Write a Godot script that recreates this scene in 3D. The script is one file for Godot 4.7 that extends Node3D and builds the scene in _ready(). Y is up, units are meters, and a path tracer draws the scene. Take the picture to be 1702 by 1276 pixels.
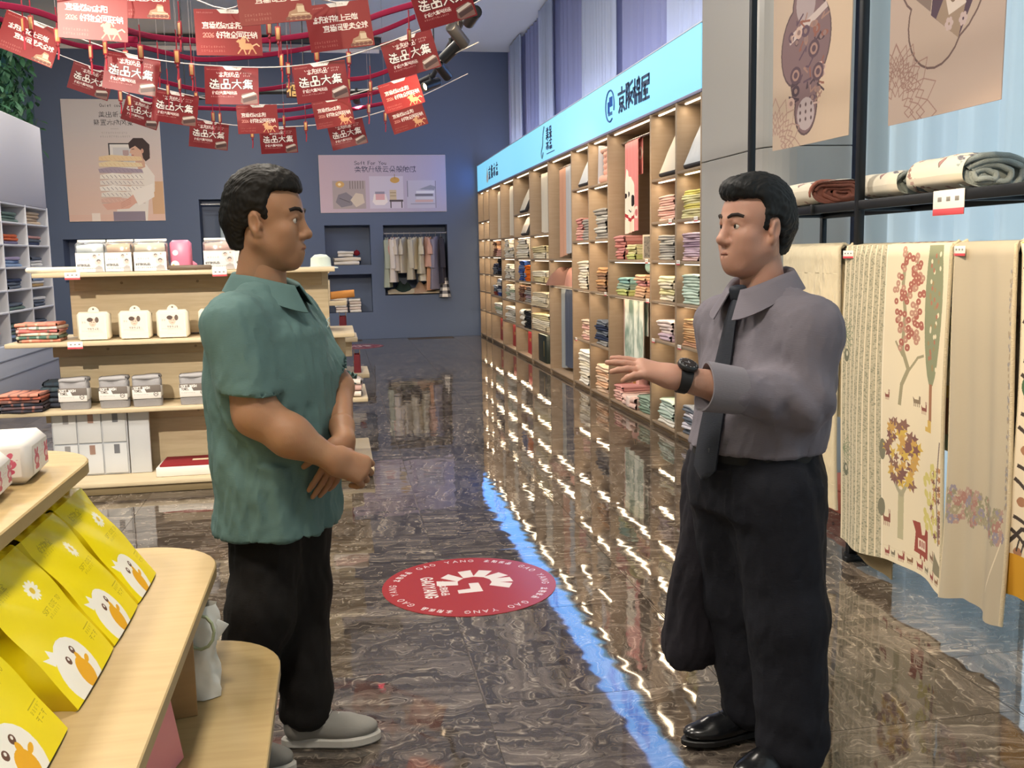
extends Node3D

var rng := RandomNumberGenerator.new()
var mcache := {}
var taken := {}
var noise_a := FastNoiseLite.new()
var noise_b := FastNoiseLite.new()
var tex_terry: Texture2D
var tex_wood: Texture2D
var tex_weave: Texture2D
var tex_fold: Texture2D
const ORD := ["first", "second", "third", "fourth", "fifth", "sixth", "seventh", "eighth", "ninth", "tenth", "eleventh", "twelfth", "thirteenth", "fourteenth", "fifteenth", "sixteenth", "seventeenth", "eighteenth", "nineteenth", "twentieth", "twenty-first", "twenty-second", "twenty-third", "twenty-fourth", "twenty-fifth", "twenty-sixth", "twenty-seventh", "twenty-eighth", "twenty-ninth", "thirtieth", "thirty-first", "thirty-second", "thirty-third"]

# ---------------------------------------------------------------- naming
func numbered(called: String) -> String:
	if not taken.has(called):
		taken[called] = 0
		return called
	taken[called] += 1
	return "%s_%03d" % [called, taken[called]]

func thing(called: String, label: String, category: String, at := Vector3.ZERO, turn := 0.0, group := "") -> Node3D:
	var o := Node3D.new()
	o.name = numbered(called)
	add_child(o, true)
	o.position = at
	o.rotation.y = turn
	meta(o, label, category, group)
	return o

func meta(o: Node, label: String, category: String, group := "") -> void:
	o.set_meta("label", label)
	o.set_meta("category", category)
	if group != "":
		o.set_meta("group", group)

func put(called: String, m: Mesh, material: Material, parent: Node = null, at := Vector3.ZERO, turn := Vector3.ZERO) -> MeshInstance3D:
	var o := MeshInstance3D.new()
	o.mesh = m
	if material:
		o.material_override = material
	if parent == null:
		o.name = numbered(called)
		add_child(o, true)
	else:
		o.name = called
		parent.add_child(o, true)
	o.position = at
	o.rotation = turn
	return o

func solo(called: String, label: String, category: String, m: Mesh, material: Material, at := Vector3.ZERO, turn := Vector3.ZERO, group := "") -> MeshInstance3D:
	var o := put(called, m, material, null, at, turn)
	meta(o, label, category, group)
	return o

func struct(called: String, m: Mesh, material: Material, at := Vector3.ZERO) -> MeshInstance3D:
	var o := put(called, m, material, null, at)
	o.set_meta("kind", "structure")
	return o

func copy_of(src: Node3D, base: String, label: String, at: Vector3, turn: float, group := "") -> Node3D:
	var r: Node3D = src.duplicate()
	r.name = numbered(base)
	add_child(r, true)
	r.position = at
	r.rotation.y = turn
	r.set_meta("label", label)
	if group != "":
		r.set_meta("group", group)
	return r

# ---------------------------------------------------------------- materials
func col(h: String) -> Color:
	return Color.html(h)

func mat(h: String, rough := 0.6, metal := 0.0, tex: Texture2D = null) -> StandardMaterial3D:
	var key := "%s|%.2f|%.2f|%s" % [h, rough, metal, tex]
	if mcache.has(key):
		return mcache[key]
	var m := StandardMaterial3D.new()
	m.albedo_color = col(h)
	m.roughness = rough
	m.metallic = metal
	if tex:
		m.albedo_texture = tex
	mcache[key] = m
	return m

func cloth(h: String, bump := tex_terry, scale := 9.0, depth := 0.25) -> StandardMaterial3D:
	var key := "cloth|%s|%s|%.1f" % [h, bump, scale]
	if mcache.has(key):
		return mcache[key]
	var m := StandardMaterial3D.new()
	m.albedo_color = col(h)
	m.roughness = 0.92
	m.metallic_specular = 0.25
	m.rim_enabled = true
	m.rim = 0.25
	m.rim_tint = 0.8
	m.heightmap_enabled = true
	m.heightmap_texture = bump
	m.heightmap_scale = depth
	m.uv1_triplanar = true
	m.uv1_scale = Vector3.ONE * scale
	mcache[key] = m
	return m

func wood(h := "c9ab7c", rough := 0.42) -> StandardMaterial3D:
	var key := "wood" + h
	if mcache.has(key):
		return mcache[key]
	var m := StandardMaterial3D.new()
	m.albedo_color = col(h)
	m.albedo_texture = tex_wood
	m.roughness = rough
	m.metallic_specular = 0.4
	m.uv1_triplanar = true
	m.uv1_scale = Vector3(1.3, 1.3, 1.3)
	mcache[key] = m
	return m

func glow(h: String, energy: float, base := "ffffff") -> StandardMaterial3D:
	var key := "glow%s%.2f" % [h, energy]
	if mcache.has(key):
		return mcache[key]
	var m := StandardMaterial3D.new()
	m.albedo_color = col(base)
	m.emission_enabled = true
	m.emission = col(h)
	m.emission_energy_multiplier = energy
	mcache[key] = m
	return m

func printed(t: Texture2D, rough := 0.55) -> StandardMaterial3D:
	var m := StandardMaterial3D.new()
	m.albedo_texture = t
	m.roughness = rough
	m.metallic_specular = 0.4
	m.texture_repeat = false
	return m

func noise_tex(size: int, seed_: int, freq: float, fract: int, lo: Color, hi: Color, sx := 1.0, sy := 1.0) -> Texture2D:
	var n := FastNoiseLite.new()
	n.seed = seed_
	n.frequency = freq
	n.fractal_octaves = fract
	n.noise_type = FastNoiseLite.TYPE_SIMPLEX_SMOOTH
	var im := Image.create_empty(size, size, false, Image.FORMAT_RGB8)
	# seamless in both directions: cross-faded copies
	for y in size:
		for x in size:
			var u := float(x) / size
			var a := n.get_noise_2d(x * sx, y * sy)
			var b := n.get_noise_2d((x - size) * sx, y * sy)
			var v: float = lerp(a, b, u)
			im.set_pixel(x, y, lo.lerp(hi, clampf(v * 0.9 + 0.5, 0, 1)))
	return ImageTexture.create_from_image(im)

# ---------------------------------------------------------------- meshes
class B:
	var v := PackedVector3Array()
	var n := PackedVector3Array()
	var t := PackedVector2Array()
	var i := PackedInt32Array()

	func vert(p: Vector3, nn: Vector3, uv := Vector2.ZERO) -> int:
		v.append(p)
		n.append(nn)
		t.append(uv)
		return v.size() - 1

	func tri(a: int, b: int, c: int) -> void:
		# clockwise seen from the side that the normals face
		var g := (v[b] - v[a]).cross(v[c] - v[a])
		if g.dot(n[a] + n[b] + n[c]) > 0:
			i.append(a); i.append(c); i.append(b)
		else:
			i.append(a); i.append(b); i.append(c)

	func quad(a: Vector3, b: Vector3, c: Vector3, d: Vector3, out: Vector3, uv := Rect2(0, 0, 1, 1)) -> void:
		var k := vert(a, out, uv.position + Vector2(0, uv.size.y))
		vert(b, out, uv.position + uv.size)
		vert(c, out, uv.position + Vector2(uv.size.x, 0))
		vert(d, out, uv.position)
		tri(k, k + 1, k + 2)
		tri(k, k + 2, k + 3)

	func box(c: Vector3, s: Vector3, bev := 0.004) -> void:
		var h := s * 0.5
		bev = minf(bev, minf(h.x, minf(h.y, h.z)) * 0.49)
		if bev <= 0.00001:
			for ax in 3:
				for sg in [-1.0, 1.0]:
					var o := Vector3.ZERO
					o[ax] = sg
					var p := Vector3.ZERO
					p[(ax + 1) % 3] = h[(ax + 1) % 3]
					var q := Vector3.ZERO
					q[(ax + 2) % 3] = h[(ax + 2) % 3]
					var m: Vector3 = c + o * h[ax]
					quad(m - p - q, m + p - q, m + p + q, m - p + q, o)
			return
		var inn := h - Vector3.ONE * bev
		var base := v.size()
		# three vertices per corner, one on each face
		for k in 8:
			var sgn := Vector3(1 if k & 1 else -1, 1 if k & 2 else -1, 1 if k & 4 else -1)
			for ax in 3:
				var p2 := inn
				p2[ax] = h[ax]
				var nn := Vector3.ONE * 0.25
				nn[ax] = 1.0
				vert(c + p2 * sgn, (nn * sgn).normalized(), Vector2(0.5 + 0.5 * sgn.x, 0.5 - 0.5 * sgn.y))
		for ax in 3:
			var b1 := 1 << ((ax + 1) % 3)
			var b2 := 1 << ((ax + 2) % 3)
			for sg in 2:
				var k0 := (1 << ax) * sg
				var f := [k0, k0 | b1, k0 | b1 | b2, k0 | b2]
				tri(base + f[0] * 3 + ax, base + f[1] * 3 + ax, base + f[2] * 3 + ax)
				tri(base + f[0] * 3 + ax, base + f[2] * 3 + ax, base + f[3] * 3 + ax)
			# edges along axis ax join faces of the two others
			var a1 := (ax + 1) % 3
			var a2 := (ax + 2) % 3
			for s1 in 2:
				for s2 in 2:
					var lo := (1 << a1) * s1 | (1 << a2) * s2
					var hi := lo | (1 << ax)
					tri(base + lo * 3 + a1, base + hi * 3 + a1, base + hi * 3 + a2)
					tri(base + lo * 3 + a1, base + hi * 3 + a2, base + lo * 3 + a2)
		for k in 8:
			tri(base + k * 3, base + k * 3 + 1, base + k * 3 + 2)

	func tube(path: PackedVector3Array, r: float, sides := 8, flat := 1.0, closed_ends := true) -> void:
		var m := path.size()
		var up := Vector3.UP
		var first := v.size()
		for k in m:
			var d := (path[mini(k + 1, m - 1)] - path[maxi(k - 1, 0)]).normalized()
			if absf(d.dot(up)) > 0.95:
				up = Vector3(0, 0, 1) if absf(d.z) < 0.9 else Vector3(1, 0, 0)
			var e := d.cross(up).normalized()
			var f := e.cross(d).normalized()
			for s in sides:
				var a := TAU * s / sides
				var o := e * cos(a) * flat + f * sin(a)
				vert(path[k] + o * r, (e * cos(a) + f * sin(a) * flat).normalized(), Vector2(float(s) / sides, float(k)))
		for k in m - 1:
			for s in sides:
				var p := first + k * sides + s
				var q := first + k * sides + (s + 1) % sides
				tri(p, q, q + sides)
				tri(p, q + sides, p + sides)
		if closed_ends:
			for e2 in [0, m - 1]:
				var dd: Vector3 = (path[0] - path[1]) if e2 == 0 else (path[m - 1] - path[m - 2])
				dd = dd.normalized()
				var cc := vert(path[e2], dd)
				var ring := []
				for s in sides:
					ring.append(vert(v[first + e2 * sides + s], dd))
				for s in sides:
					tri(cc, ring[s], ring[(s + 1) % sides])

	func lathe(profile: PackedVector2Array, sides := 20, at := Vector3.ZERO) -> void:
		var m := profile.size()
		var first := v.size()
		for k in m:
			var d := (profile[mini(k + 1, m - 1)] - profile[maxi(k - 1, 0)]).normalized()
			for s in sides + 1:
				var a := TAU * s / sides
				vert(at + Vector3(cos(a) * profile[k].x, profile[k].y, sin(a) * profile[k].x), Vector3(cos(a) * d.y, -d.x, sin(a) * d.y).normalized(), Vector2(float(s) / sides, float(k) / (m - 1)))
		for k in m - 1:
			for s in sides:
				var p := first + k * (sides + 1) + s
				tri(p, p + 1, p + sides + 2)
				tri(p, p + sides + 2, p + sides + 1)

	# a flat outline in the plane (x, z), raised from y0 to y1, with a small chamfer
	func slab(poly: PackedVector2Array, y0: float, y1: float, bev := 0.003) -> void:
		var m := poly.size()
		if Geometry2D.is_polygon_clockwise(poly):
			poly = poly.duplicate()
			poly.reverse()
		var inner := PackedVector2Array()
		for k in m:
			var a := poly[(k + m - 1) % m]
			var b := poly[k]
			var c := poly[(k + 1) % m]
			var n1 := Vector2((b - a).y, -(b - a).x).normalized()
			var n2 := Vector2((c - b).y, -(c - b).x).normalized()
			inner.append(b - (n1 + n2).normalized() * bev)
		var tris := Geometry2D.triangulate_polygon(inner)
		for cap in 2:
			var y := y1 if cap == 1 else y0
			var o := Vector3.UP if cap == 1 else Vector3.DOWN
			var f := v.size()
			for p in inner:
				vert(Vector3(p.x, y, p.y), o, p)
			for k in range(0, tris.size(), 3):
				tri(f + tris[k], f + tris[k + 1], f + tris[k + 2])
		for k in m:
			var k2 := (k + 1) % m
			var e := poly[k2] - poly[k]
			var o2 := Vector3(e.y, 0, -e.x).normalized()
			var up := (o2 + Vector3.UP).normalized()
			quad(_p(poly[k], y0 + bev), _p(poly[k2], y0 + bev), _p(poly[k2], y1 - bev), _p(poly[k], y1 - bev), o2)
			quad(_p(poly[k], y1 - bev), _p(poly[k2], y1 - bev), _p(inner[k2], y1), _p(inner[k], y1), up)
			quad(_p(poly[k], y0 + bev), _p(poly[k2], y0 + bev), _p(inner[k2], y0), _p(inner[k], y0), Vector3(up.x, -up.y, up.z))

	func _p(q: Vector2, y: float) -> Vector3:
		return Vector3(q.x, y, q.y)

	func add(o: B, x := Transform3D()) -> void:
		var f := v.size()
		for k in o.v.size():
			v.append(x * o.v[k])
			n.append((x.basis * o.n[k]).normalized())
		t.append_array(o.t)
		for k in o.i:
			i.append(f + k)

	func mesh(into: ArrayMesh = null, material: Material = null) -> ArrayMesh:
		var m := into if into else ArrayMesh.new()
		var arr := []
		arr.resize(Mesh.ARRAY_MAX)
		arr[Mesh.ARRAY_VERTEX] = v
		arr[Mesh.ARRAY_NORMAL] = n
		arr[Mesh.ARRAY_TEX_UV] = t
		arr[Mesh.ARRAY_INDEX] = i
		m.add_surface_from_arrays(Mesh.PRIMITIVE_TRIANGLES, arr)
		if material:
			m.surface_set_material(m.get_surface_count() - 1, material)
		return m

func boxm(s: Vector3, bev := 0.004) -> ArrayMesh:
	var b := B.new()
	b.box(Vector3.ZERO, s, bev)
	return b.mesh()

# a surface r(u, v); with thickness th it gets a back and rims
func surf(b: B, nu: int, nv: int, f: Callable, th := 0.0, uv := Rect2(0, 0, 1, 1)) -> void:
	var p := PackedVector3Array()
	for j in nv + 1:
		for i in nu + 1:
			p.append(f.call(float(i) / nu, float(j) / nv))
	var nr := PackedVector3Array()
	var w := nu + 1
	for j in nv + 1:
		for i in nu + 1:
			var du := p[j * w + mini(i + 1, nu)] - p[j * w + maxi(i - 1, 0)]
			var dv := p[mini(j + 1, nv) * w + i] - p[maxi(j - 1, 0) * w + i]
			nr.append(dv.cross(du).normalized())
	for side in (2 if th > 0 else 1):
		var first := b.v.size()
		var sg := 1.0 if side == 0 else -1.0
		for j in nv + 1:
			for i in nu + 1:
				var k := j * w + i
				b.vert(p[k] + nr[k] * (sg * th * 0.5), nr[k] * sg, uv.position + uv.size * Vector2(float(i) / nu, float(j) / nv))
		for j in nv:
			for i in nu:
				var k := first + j * w + i
				b.tri(k, k + 1, k + w + 1)
				b.tri(k, k + w + 1, k + w)
	if th > 0:
		var edge := []
		for i in nu:
			edge.append([i, i + 1, -1, w])
			edge.append([nv * w + i, nv * w + i + 1, 1, w])
		for j in nv:
			edge.append([j * w, (j + 1) * w, -1, 1])
			edge.append([j * w + nu, (j + 1) * w + nu, 1, 1])
		for e in edge:
			var a: int = e[0]
			var c: int = e[1]
			var back: int = e[2] * e[3]
			var out: Vector3 = (p[a] - p[a - back]).normalized()
			var h := nr[a] * th * 0.5
			var h2 := nr[c] * th * 0.5
			var f0 := b.vert(p[a] - h, out, uv.position + uv.size * Vector2(float(a % w) / nu, float(a / w) / nv))
			b.vert(p[c] - h2, out, uv.position + uv.size * Vector2(float(c % w) / nu, float(c / w) / nv))
			b.vert(p[c] + h2, out, b.t[f0 + 1])
			b.vert(p[a] + h, out, b.t[f0])
			b.tri(f0, f0 + 1, f0 + 2)
			b.tri(f0, f0 + 2, f0 + 3)

func tubem(pts: Array, r: float, sides := 8, flat := 1.0) -> ArrayMesh:
	var b := B.new()
	b.tube(PackedVector3Array(pts), r, sides, flat)
	return b.mesh()

func smooth_path(pts: Array, n := 8) -> Array:
	var c := Curve3D.new()
	for k in pts.size():
		var a: Vector3 = pts[maxi(k - 1, 0)]
		var z: Vector3 = pts[mini(k + 1, pts.size() - 1)]
		c.add_point(pts[k], -(z - a) / 6.0, (z - a) / 6.0)
	var out := []
	for k in pts.size() - 1:
		for s in n:
			out.append(c.sample(k, float(s) / n))
	out.append(pts[-1])
	return out

# ---------------------------------------------------------------- flat print
const GLYPH := {
	"高": "5051 0292 3464653534 19179799 3868693938", "阳": "1019 104023442617 5191995951 5595", "优": "2004 1319 3393 505339 63689896 7081",
	"品": "3070743430 0545490905 5595995955", "选": "1021 042407 072999 4132 3282 6055 3595 5538 65678797", "大": "0393 505409 5499",
	"集": "3003 2126 2191 2383 2484 5126 2696 0797 5059 5709 5799", "直": "0191 5012 2282 2228 8288 2484 2686 0999", "播": "0333 2029 0737 8040 3393 6064 6335 6395 4686894946 6669 4787",
	"燃": "0314 4233 202409 2439 5042 416135 7293 8083 8367 8397 9091 4948 6869 7879 9899", "动": "1242 0545 2508 0848 3649 5393 939989 7359", "好": "2006 0639 0343 4319 5191 9173 7379 7969 5595",
	"物": "1002 0242 2029 0636 6043 5292 9289 8979 7247 8259", "全": "5014 5094 2575 2777 5559 0999", "网": "0900 0090 9099 9989 2247 4227 5277 7257", "狂": "3014 1025 2528 2806 3519 4191 4595 4999 6169",
	"销": "2004 1333 0545 2328 2848 7073 4153 9183 5459 5494 9499 5696", "上": "5059 5494 0999", "云": "1181 0494 4418 1888 6799", "端": "2021 0242 1316 3335 0747 6063 4143 4393 9193 4595 4749 4797 9799 6769 7779",
	"间": "1011 0309 3090 9099 9989 3373 7378 7838 3833 3575", "里": "2080 8084 8424 2420 2282 5059 2676 0999", "卖": "2181 5053 0393 9384 3445 2637 0797 545609 5699", "球": "0131 0434 0838 2128 4292 6069 6959 4355 9374 6498 7081",
	"京": "5052 0292 2474 7476 7626 2624 5659 5949 3719 6799", "阪": "1019 104023452617 9051 5149 5494 9448 5598", "棉": "0333 2029 2306 2446 7061 5181 8184 8454 5451 5282 4696 4649 9699 7479", "屋": "1191 9193 9313 1109 2494 5436 3676 3777 5659 2999",
	"柔": "2171 7153 3243 0393 9384 0696 5359 5619 5699", "软": "0141 2003 0343 2329 0646 6043 5292 9283 7349 7399", "升": "4011 0494 311609 7079", "级": "2003 0323 2305 0525 0737 4080 8063 6393 9359 5039 5399",
	"朵": "3024 2404 3070 7073 7394 0696 5459 5619 5699", "般": "2011 1119 1141 4149 0545 2223 2627 6063 6354 6080 8083 8393 5595 9559 5599", "触": "2002 1030 0209 0242 4249 0444 0646 5292 9295 9555 5552 7079 5999",
	"感": "1191 1107 3343 3555 7077 7798 8372 0819 3839 3969 6967 8799", "美": "2031 7061 0292 1484 0696 5156 0898 5709 5799", "出": "5059 1115 1585 8185 0609 0999 9699", "新": "2021 0242 1314 3334 0545 2529 0737 8051 5149 5494 7479",
	"意": "5051 1181 3243 0393 2474 2477 7477 2777 0819 3839 3979 8899", "静": "0141 0343 2025 0545 1619 1646 4649 1747 6051 5181 8163 5383 4595 5777 7179", "置": "1090 9092 9212 1210 4042 6062 1484 5355 2529 2575 7579 2777 0999",
	"亦": "5051 0393 4318 6369 0608 8698", "成": "1292 1209 1555 5558 5098 9374 7072", "风": "1109 1181 8199 3277 7237", "景": "2070 7073 7323 2320 5354 0595 2676 7678 2678 5859 3819 6899",
	"福": "1011 0232 3206 2229 4191 5282 8284 8454 5452 4696 9699 9949 4946 7679 4797", "们": "2004 1319 4041 3339 3393 9399", "在": "4012 0292 3109 4595 6559 3999 2529", "等": "2012 2142 7062 7192 5356 1484 0696 6699",
	"A": "095099 2676", "C": "9160300306396998", "D": "0009 006093966909", "E": "90000999 0474", "F": "900009 0474", "G": "92603003063969979555", "H": "0009 9099 0595", "I": "5059", "L": "000999", "N": "09009990", "O": "306093966939060330", "P": "09006093946505", "Q": "306093966939060330 6799", "R": "09006093946505 5599", "S": "91603002039697693908", "T": "0090 5059", "U": "000739699790", "V": "005990", "W": "0029527990", "Y": "005490 5459", "0": "306093966939060330", "1": "325059", "2": "02306092930999", "6": "8032063969976506", "o": "34649669390634", "f": "806259 2484", "t": "515779 2484", "r": "2429 264484", "u": "24274987 8489", "i": "5459 5152", "e": "26868444264989", "n": "2429 26448489", "s": "844426878929", "c": "8444264989", "a": "8489 8444264989",
}

class Tex:
	var im: Image
	var w: int
	var h: int

	func _init(ww: int, hh: int, c: Color) -> void:
		w = ww
		h = hh
		im = Image.create_empty(w, h, false, Image.FORMAT_RGB8)
		im.fill(c)

	func rect(x: float, y: float, ww: float, hh: float, c: Color) -> void:
		im.fill_rect(Rect2i(int(x), int(y), int(ww), int(hh)), c)

	func poly(p: PackedVector2Array, c: Color) -> void:
		var lo := 1e9
		var hi := -1e9
		for q in p:
			lo = minf(lo, q.y)
			hi = maxf(hi, q.y)
		var m := p.size()
		for y in range(maxi(0, int(floor(lo))), mini(h - 1, int(ceil(hi))) + 1):
			var yy := y + 0.5
			var xs := []
			for k in m:
				var a := p[k]
				var b := p[(k + 1) % m]
				if (a.y <= yy) != (b.y <= yy):
					xs.append(a.x + (yy - a.y) / (b.y - a.y) * (b.x - a.x))
			xs.sort()
			for k in range(0, xs.size() - 1, 2):
				var x0 := int(round(xs[k]))
				var x1 := int(round(xs[k + 1]))
				if x1 > x0:
					im.fill_rect(Rect2i(x0, y, x1 - x0, 1), c)

	func ell(cx: float, cy: float, rx: float, ry: float, c: Color, rot := 0.0) -> void:
		var p := PackedVector2Array()
		for k in 24:
			p.append(Vector2(cx, cy) + Vector2(cos(TAU * k / 24) * rx, sin(TAU * k / 24) * ry).rotated(rot))
		poly(p, c)

	func line(a: Vector2, b: Vector2, th: float, c: Color) -> void:
		var d := (b - a).normalized() * th * 0.5
		if d == Vector2.ZERO:
			d = Vector2(th * 0.5, 0)
		var o := Vector2(-d.y, d.x)
		poly(PackedVector2Array([a - d * 0.7 + o, b + d * 0.7 + o, b + d * 0.7 - o, a - d * 0.7 - o]), c)

	func path(pts: Array, th: float, c: Color) -> void:
		for k in pts.size() - 1:
			line(pts[k], pts[k + 1], th, c)

	func glyph(strokes: String, x: float, y: float, sx: float, sy: float, th: float, c: Color, skew := 0.0, turn := 0.0) -> void:
		for s in strokes.split(" "):
			var pts := []
			for k in range(0, s.length() - 1, 2):
				var q := Vector2((s[k].to_int()) / 9.0 * sx, (s[k + 1].to_int()) / 9.0 * sy)
				q.x -= (q.y - sy) * skew
				pts.append(Vector2(x, y) + q.rotated(turn))
			path(pts, th, c)

	func text(g: Dictionary, s: String, x: float, y: float, size: float, c: Color, th := 0.0, adv := 1.12, aspect := 1.0, skew := 0.0) -> void:
		for k in s.length():
			var ch := s[k]
			var narrow := ch.unicode_at(0) < 256
			if g.has(ch):
				glyph(g[ch], x, y, size * aspect * (0.6 if narrow else 1.0), size, th if th > 0 else size * 0.1, c, skew)
			x += size * aspect * adv * (0.68 if narrow else 1.0)

	# small print too fine to read: rows of short dashes
	func fine(x: float, y: float, ww: float, hh: float, c: Color, seed_ := 1) -> void:
		var r := RandomNumberGenerator.new()
		r.seed = seed_
		var xx := x
		while xx < x + ww:
			var step := hh * 1.1
			for k in 3:
				if r.randf() < 0.8:
					rect(xx, y + k * hh / 3.0, hh * r.randf_range(0.5, 0.9), maxf(1, hh * 0.16), c)
			if r.randf() < 0.8:
				rect(xx + hh * r.randf_range(0.1, 0.5), y, maxf(1, hh * 0.16), hh, c)
			xx += step

	func tex() -> ImageTexture:
		im.generate_mipmaps()
		return ImageTexture.create_from_image(im)

# ---------------------------------------------------------------- bodies: smooth distance field, meshed as surface nets
class Sdf:
	const CAP := 0
	const ELL := 1
	const BOX := 2
	const LOFT := 3
	var kind := PackedInt32Array()
	var sub := PackedInt32Array()
	var kk := PackedFloat32Array()
	var a := PackedVector3Array()
	var b := PackedVector3Array()
	var ra := PackedFloat32Array()
	var rb := PackedFloat32Array()
	var inv: Array[Transform3D] = []
	var rings: Array = []
	var frame := Transform3D()

	func _push(k: int, s: int, sm: float) -> int:
		kind.append(k); sub.append(s); kk.append(sm)
		a.append(Vector3.ZERO); b.append(Vector3.ZERO)
		ra.append(0); rb.append(0)
		inv.append(Transform3D())
		rings.append(null)
		return kind.size() - 1

	func cap(p: Vector3, q: Vector3, r0: float, r1: float, sm := 0.02, s := 0) -> void:
		var i := _push(CAP, s, sm)
		var sc := frame.basis.x.length()
		a[i] = frame * p
		b[i] = frame * q - a[i]
		ra[i] = r0 * sc
		rb[i] = r1 * sc

	func ell(c: Vector3, r: Vector3, sm := 0.02, s := 0, rot := Vector3.ZERO) -> void:
		var i := _push(ELL, s, sm)
		var t := frame * Transform3D(Basis.from_euler(rot), c)
		var sc := t.basis.x.length()
		inv[i] = Transform3D(t.basis.orthonormalized(), t.origin).affine_inverse()
		a[i] = r * sc
		b[i] = t.origin
		ra[i] = maxf(r.x, maxf(r.y, r.z)) * sc

	func box(c: Vector3, hh: Vector3, round: float, sm := 0.01, s := 0, rot := Vector3.ZERO) -> void:
		var i := _push(BOX, s, sm)
		var t := frame * Transform3D(Basis.from_euler(rot), c)
		var sc := t.basis.x.length()
		inv[i] = Transform3D(t.basis.orthonormalized(), t.origin).affine_inverse()
		a[i] = (hh - Vector3.ONE * round) * sc
		ra[i] = round * sc

	# rings: [y, cx, cz, half along the facing, half across, facing turn]
	func loft(rr: Array, sm := 0.02, s := 0) -> void:
		var i := _push(LOFT, s, sm)
		rings[i] = rr

	func one(i: int, p: Vector3) -> float:
		match kind[i]:
			CAP:
				var q := p - a[i]
				var ba := b[i]
				var h := clampf(q.dot(ba) / maxf(ba.length_squared(), 1e-9), 0.0, 1.0)
				return (q - ba * h).length() - lerpf(ra[i], rb[i], h)
			ELL:
				var e := inv[i] * p
				var r := a[i]
				var e1 := e / r
				var k0 := e1.length()
				var k1 := (e1 / r).length()
				return k0 * (k0 - 1.0) / maxf(k1, 1e-6)
			BOX:
				var x := (inv[i] * p).abs() - a[i]
				return x.max(Vector3.ZERO).length() + minf(maxf(x.x, maxf(x.y, x.z)), 0.0) - ra[i]
		var rr: Array = rings[i]
		var n := rr.size() - 1
		var j := 0
		while j < n - 1 and p.y > rr[j + 1][0]:
			j += 1
		var lo: Array = rr[j]
		var hi: Array = rr[j + 1]
		var t := clampf((p.y - lo[0]) / (hi[0] - lo[0]), 0.0, 1.0)
		t = t * t * (3.0 - 2.0 * t) * 0.4 + t * 0.6
		var dx: float = p.x - lerpf(lo[1], hi[1], t)
		var dz: float = p.z - lerpf(lo[2], hi[2], t)
		var fa := lerpf(lo[3], hi[3], t)
		var fb := lerpf(lo[4], hi[4], t)
		var tu := lerpf(lo[5], hi[5], t)
		var c := cos(tu)
		var sn := sin(tu)
		var u := absf(dx * c - dz * sn) / fa
		var w := absf(dx * sn + dz * c) / fb
		var d := (pow(pow(u, 2.4) + pow(w, 2.4), 1.0 / 2.4) - 1.0) * minf(fa, fb)
		var dy := maxf(rr[0][0] - p.y, p.y - rr[n][0])
		if dy > 0:
			return Vector2(maxf(d, 0), dy).length() if d > 0 else dy
		return maxf(d, dy)

	func eval(p: Vector3, ids: PackedInt32Array) -> float:
		var d := 1e3
		for i in ids:
			var e := one(i, p)
			var k := kk[i]
			if sub[i] == 0:
				var h := maxf(k - absf(d - e), 0.0)
				d = minf(d, e) - h * h * 0.25 / k
			else:
				var h2 := maxf(k - absf(d + e), 0.0)
				d = maxf(d, -e) + h2 * h2 * 0.25 / k
		return d

	func bounds() -> AABB:
		var bb := AABB()
		var first := true
		for i in kind.size():
			if sub[i]:
				continue
			var x := AABB()
			match kind[i]:
				CAP:
					x = AABB(a[i], Vector3.ZERO).expand(a[i] + b[i]).grow(maxf(ra[i], rb[i]))
				ELL:
					x = AABB(b[i], Vector3.ZERO).grow(ra[i])
				BOX:
					x = AABB(inv[i].affine_inverse().origin, Vector3.ZERO).grow(a[i].length() + ra[i])
				LOFT:
					for k in rings[i].size():
						var g: Array = rings[i][k]
						var y := AABB(Vector3(g[1], g[0], g[2]), Vector3.ZERO).grow(maxf(g[3], g[4]))
						x = y if k == 0 else x.merge(y)
			bb = x if first else bb.merge(x)
			first = false
		return bb.grow(0.012)

	# adds the surface to out; fold(p, n) shifts a point along its normal
	func mesh_into(out: B, cell: float, fold = null) -> void:
		const N := 6
		var bb := bounds()
		var nb := Vector3i((bb.size / (cell * N)).ceil())
		var np := nb * N + Vector3i.ONE
		var total := np.x * np.y * np.z
		var val := PackedFloat32Array()
		val.resize(total)
		val.fill(1.0)
		var cellv := PackedInt32Array()
		cellv.resize(total)
		cellv.fill(-1)
		var all := PackedInt32Array(range(kind.size()))
		var half := cell * N * 0.5 * sqrt(3.0)
		var blocks: Array[Vector3i] = []
		for bz in nb.z:
			for by in nb.y:
				for bx in nb.x:
					var c := bb.position + (Vector3(bx, by, bz) + Vector3.ONE * 0.5) * (cell * N)
					var ids := PackedInt32Array()
					var near := 1e3
					for i in all:
						var e := one(i, c)
						if e < half * 1.35 + kk[i]:
							ids.append(i)
							if sub[i] == 0:
								near = minf(near, e - kk[i] * 0.3)
					if near > half * 1.35 or ids.is_empty():
						continue
					var dc := eval(c, ids)
					if absf(dc) > half * 1.5 + 0.01:
						continue
					blocks.append(Vector3i(bx, by, bz))
					for z in range(bz * N, bz * N + N + 1):
						for y in range(by * N, by * N + N + 1):
							var row := (z * np.y + y) * np.x
							for x in range(bx * N, bx * N + N + 1):
								if val[row + x] == 1.0:
									val[row + x] = eval(bb.position + Vector3(x, y, z) * cell, ids)
		var sx := 1
		var sy := np.x
		var sz := np.x * np.y
		var corner := [0, sx, sy, sx + sy, sz, sx + sz, sy + sz, sx + sy + sz]
		var edges := [[0, 1], [2, 3], [4, 5], [6, 7], [0, 2], [1, 3], [4, 6], [5, 7], [0, 4], [1, 5], [2, 6], [3, 7]]
		var pts := PackedVector3Array()
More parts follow.
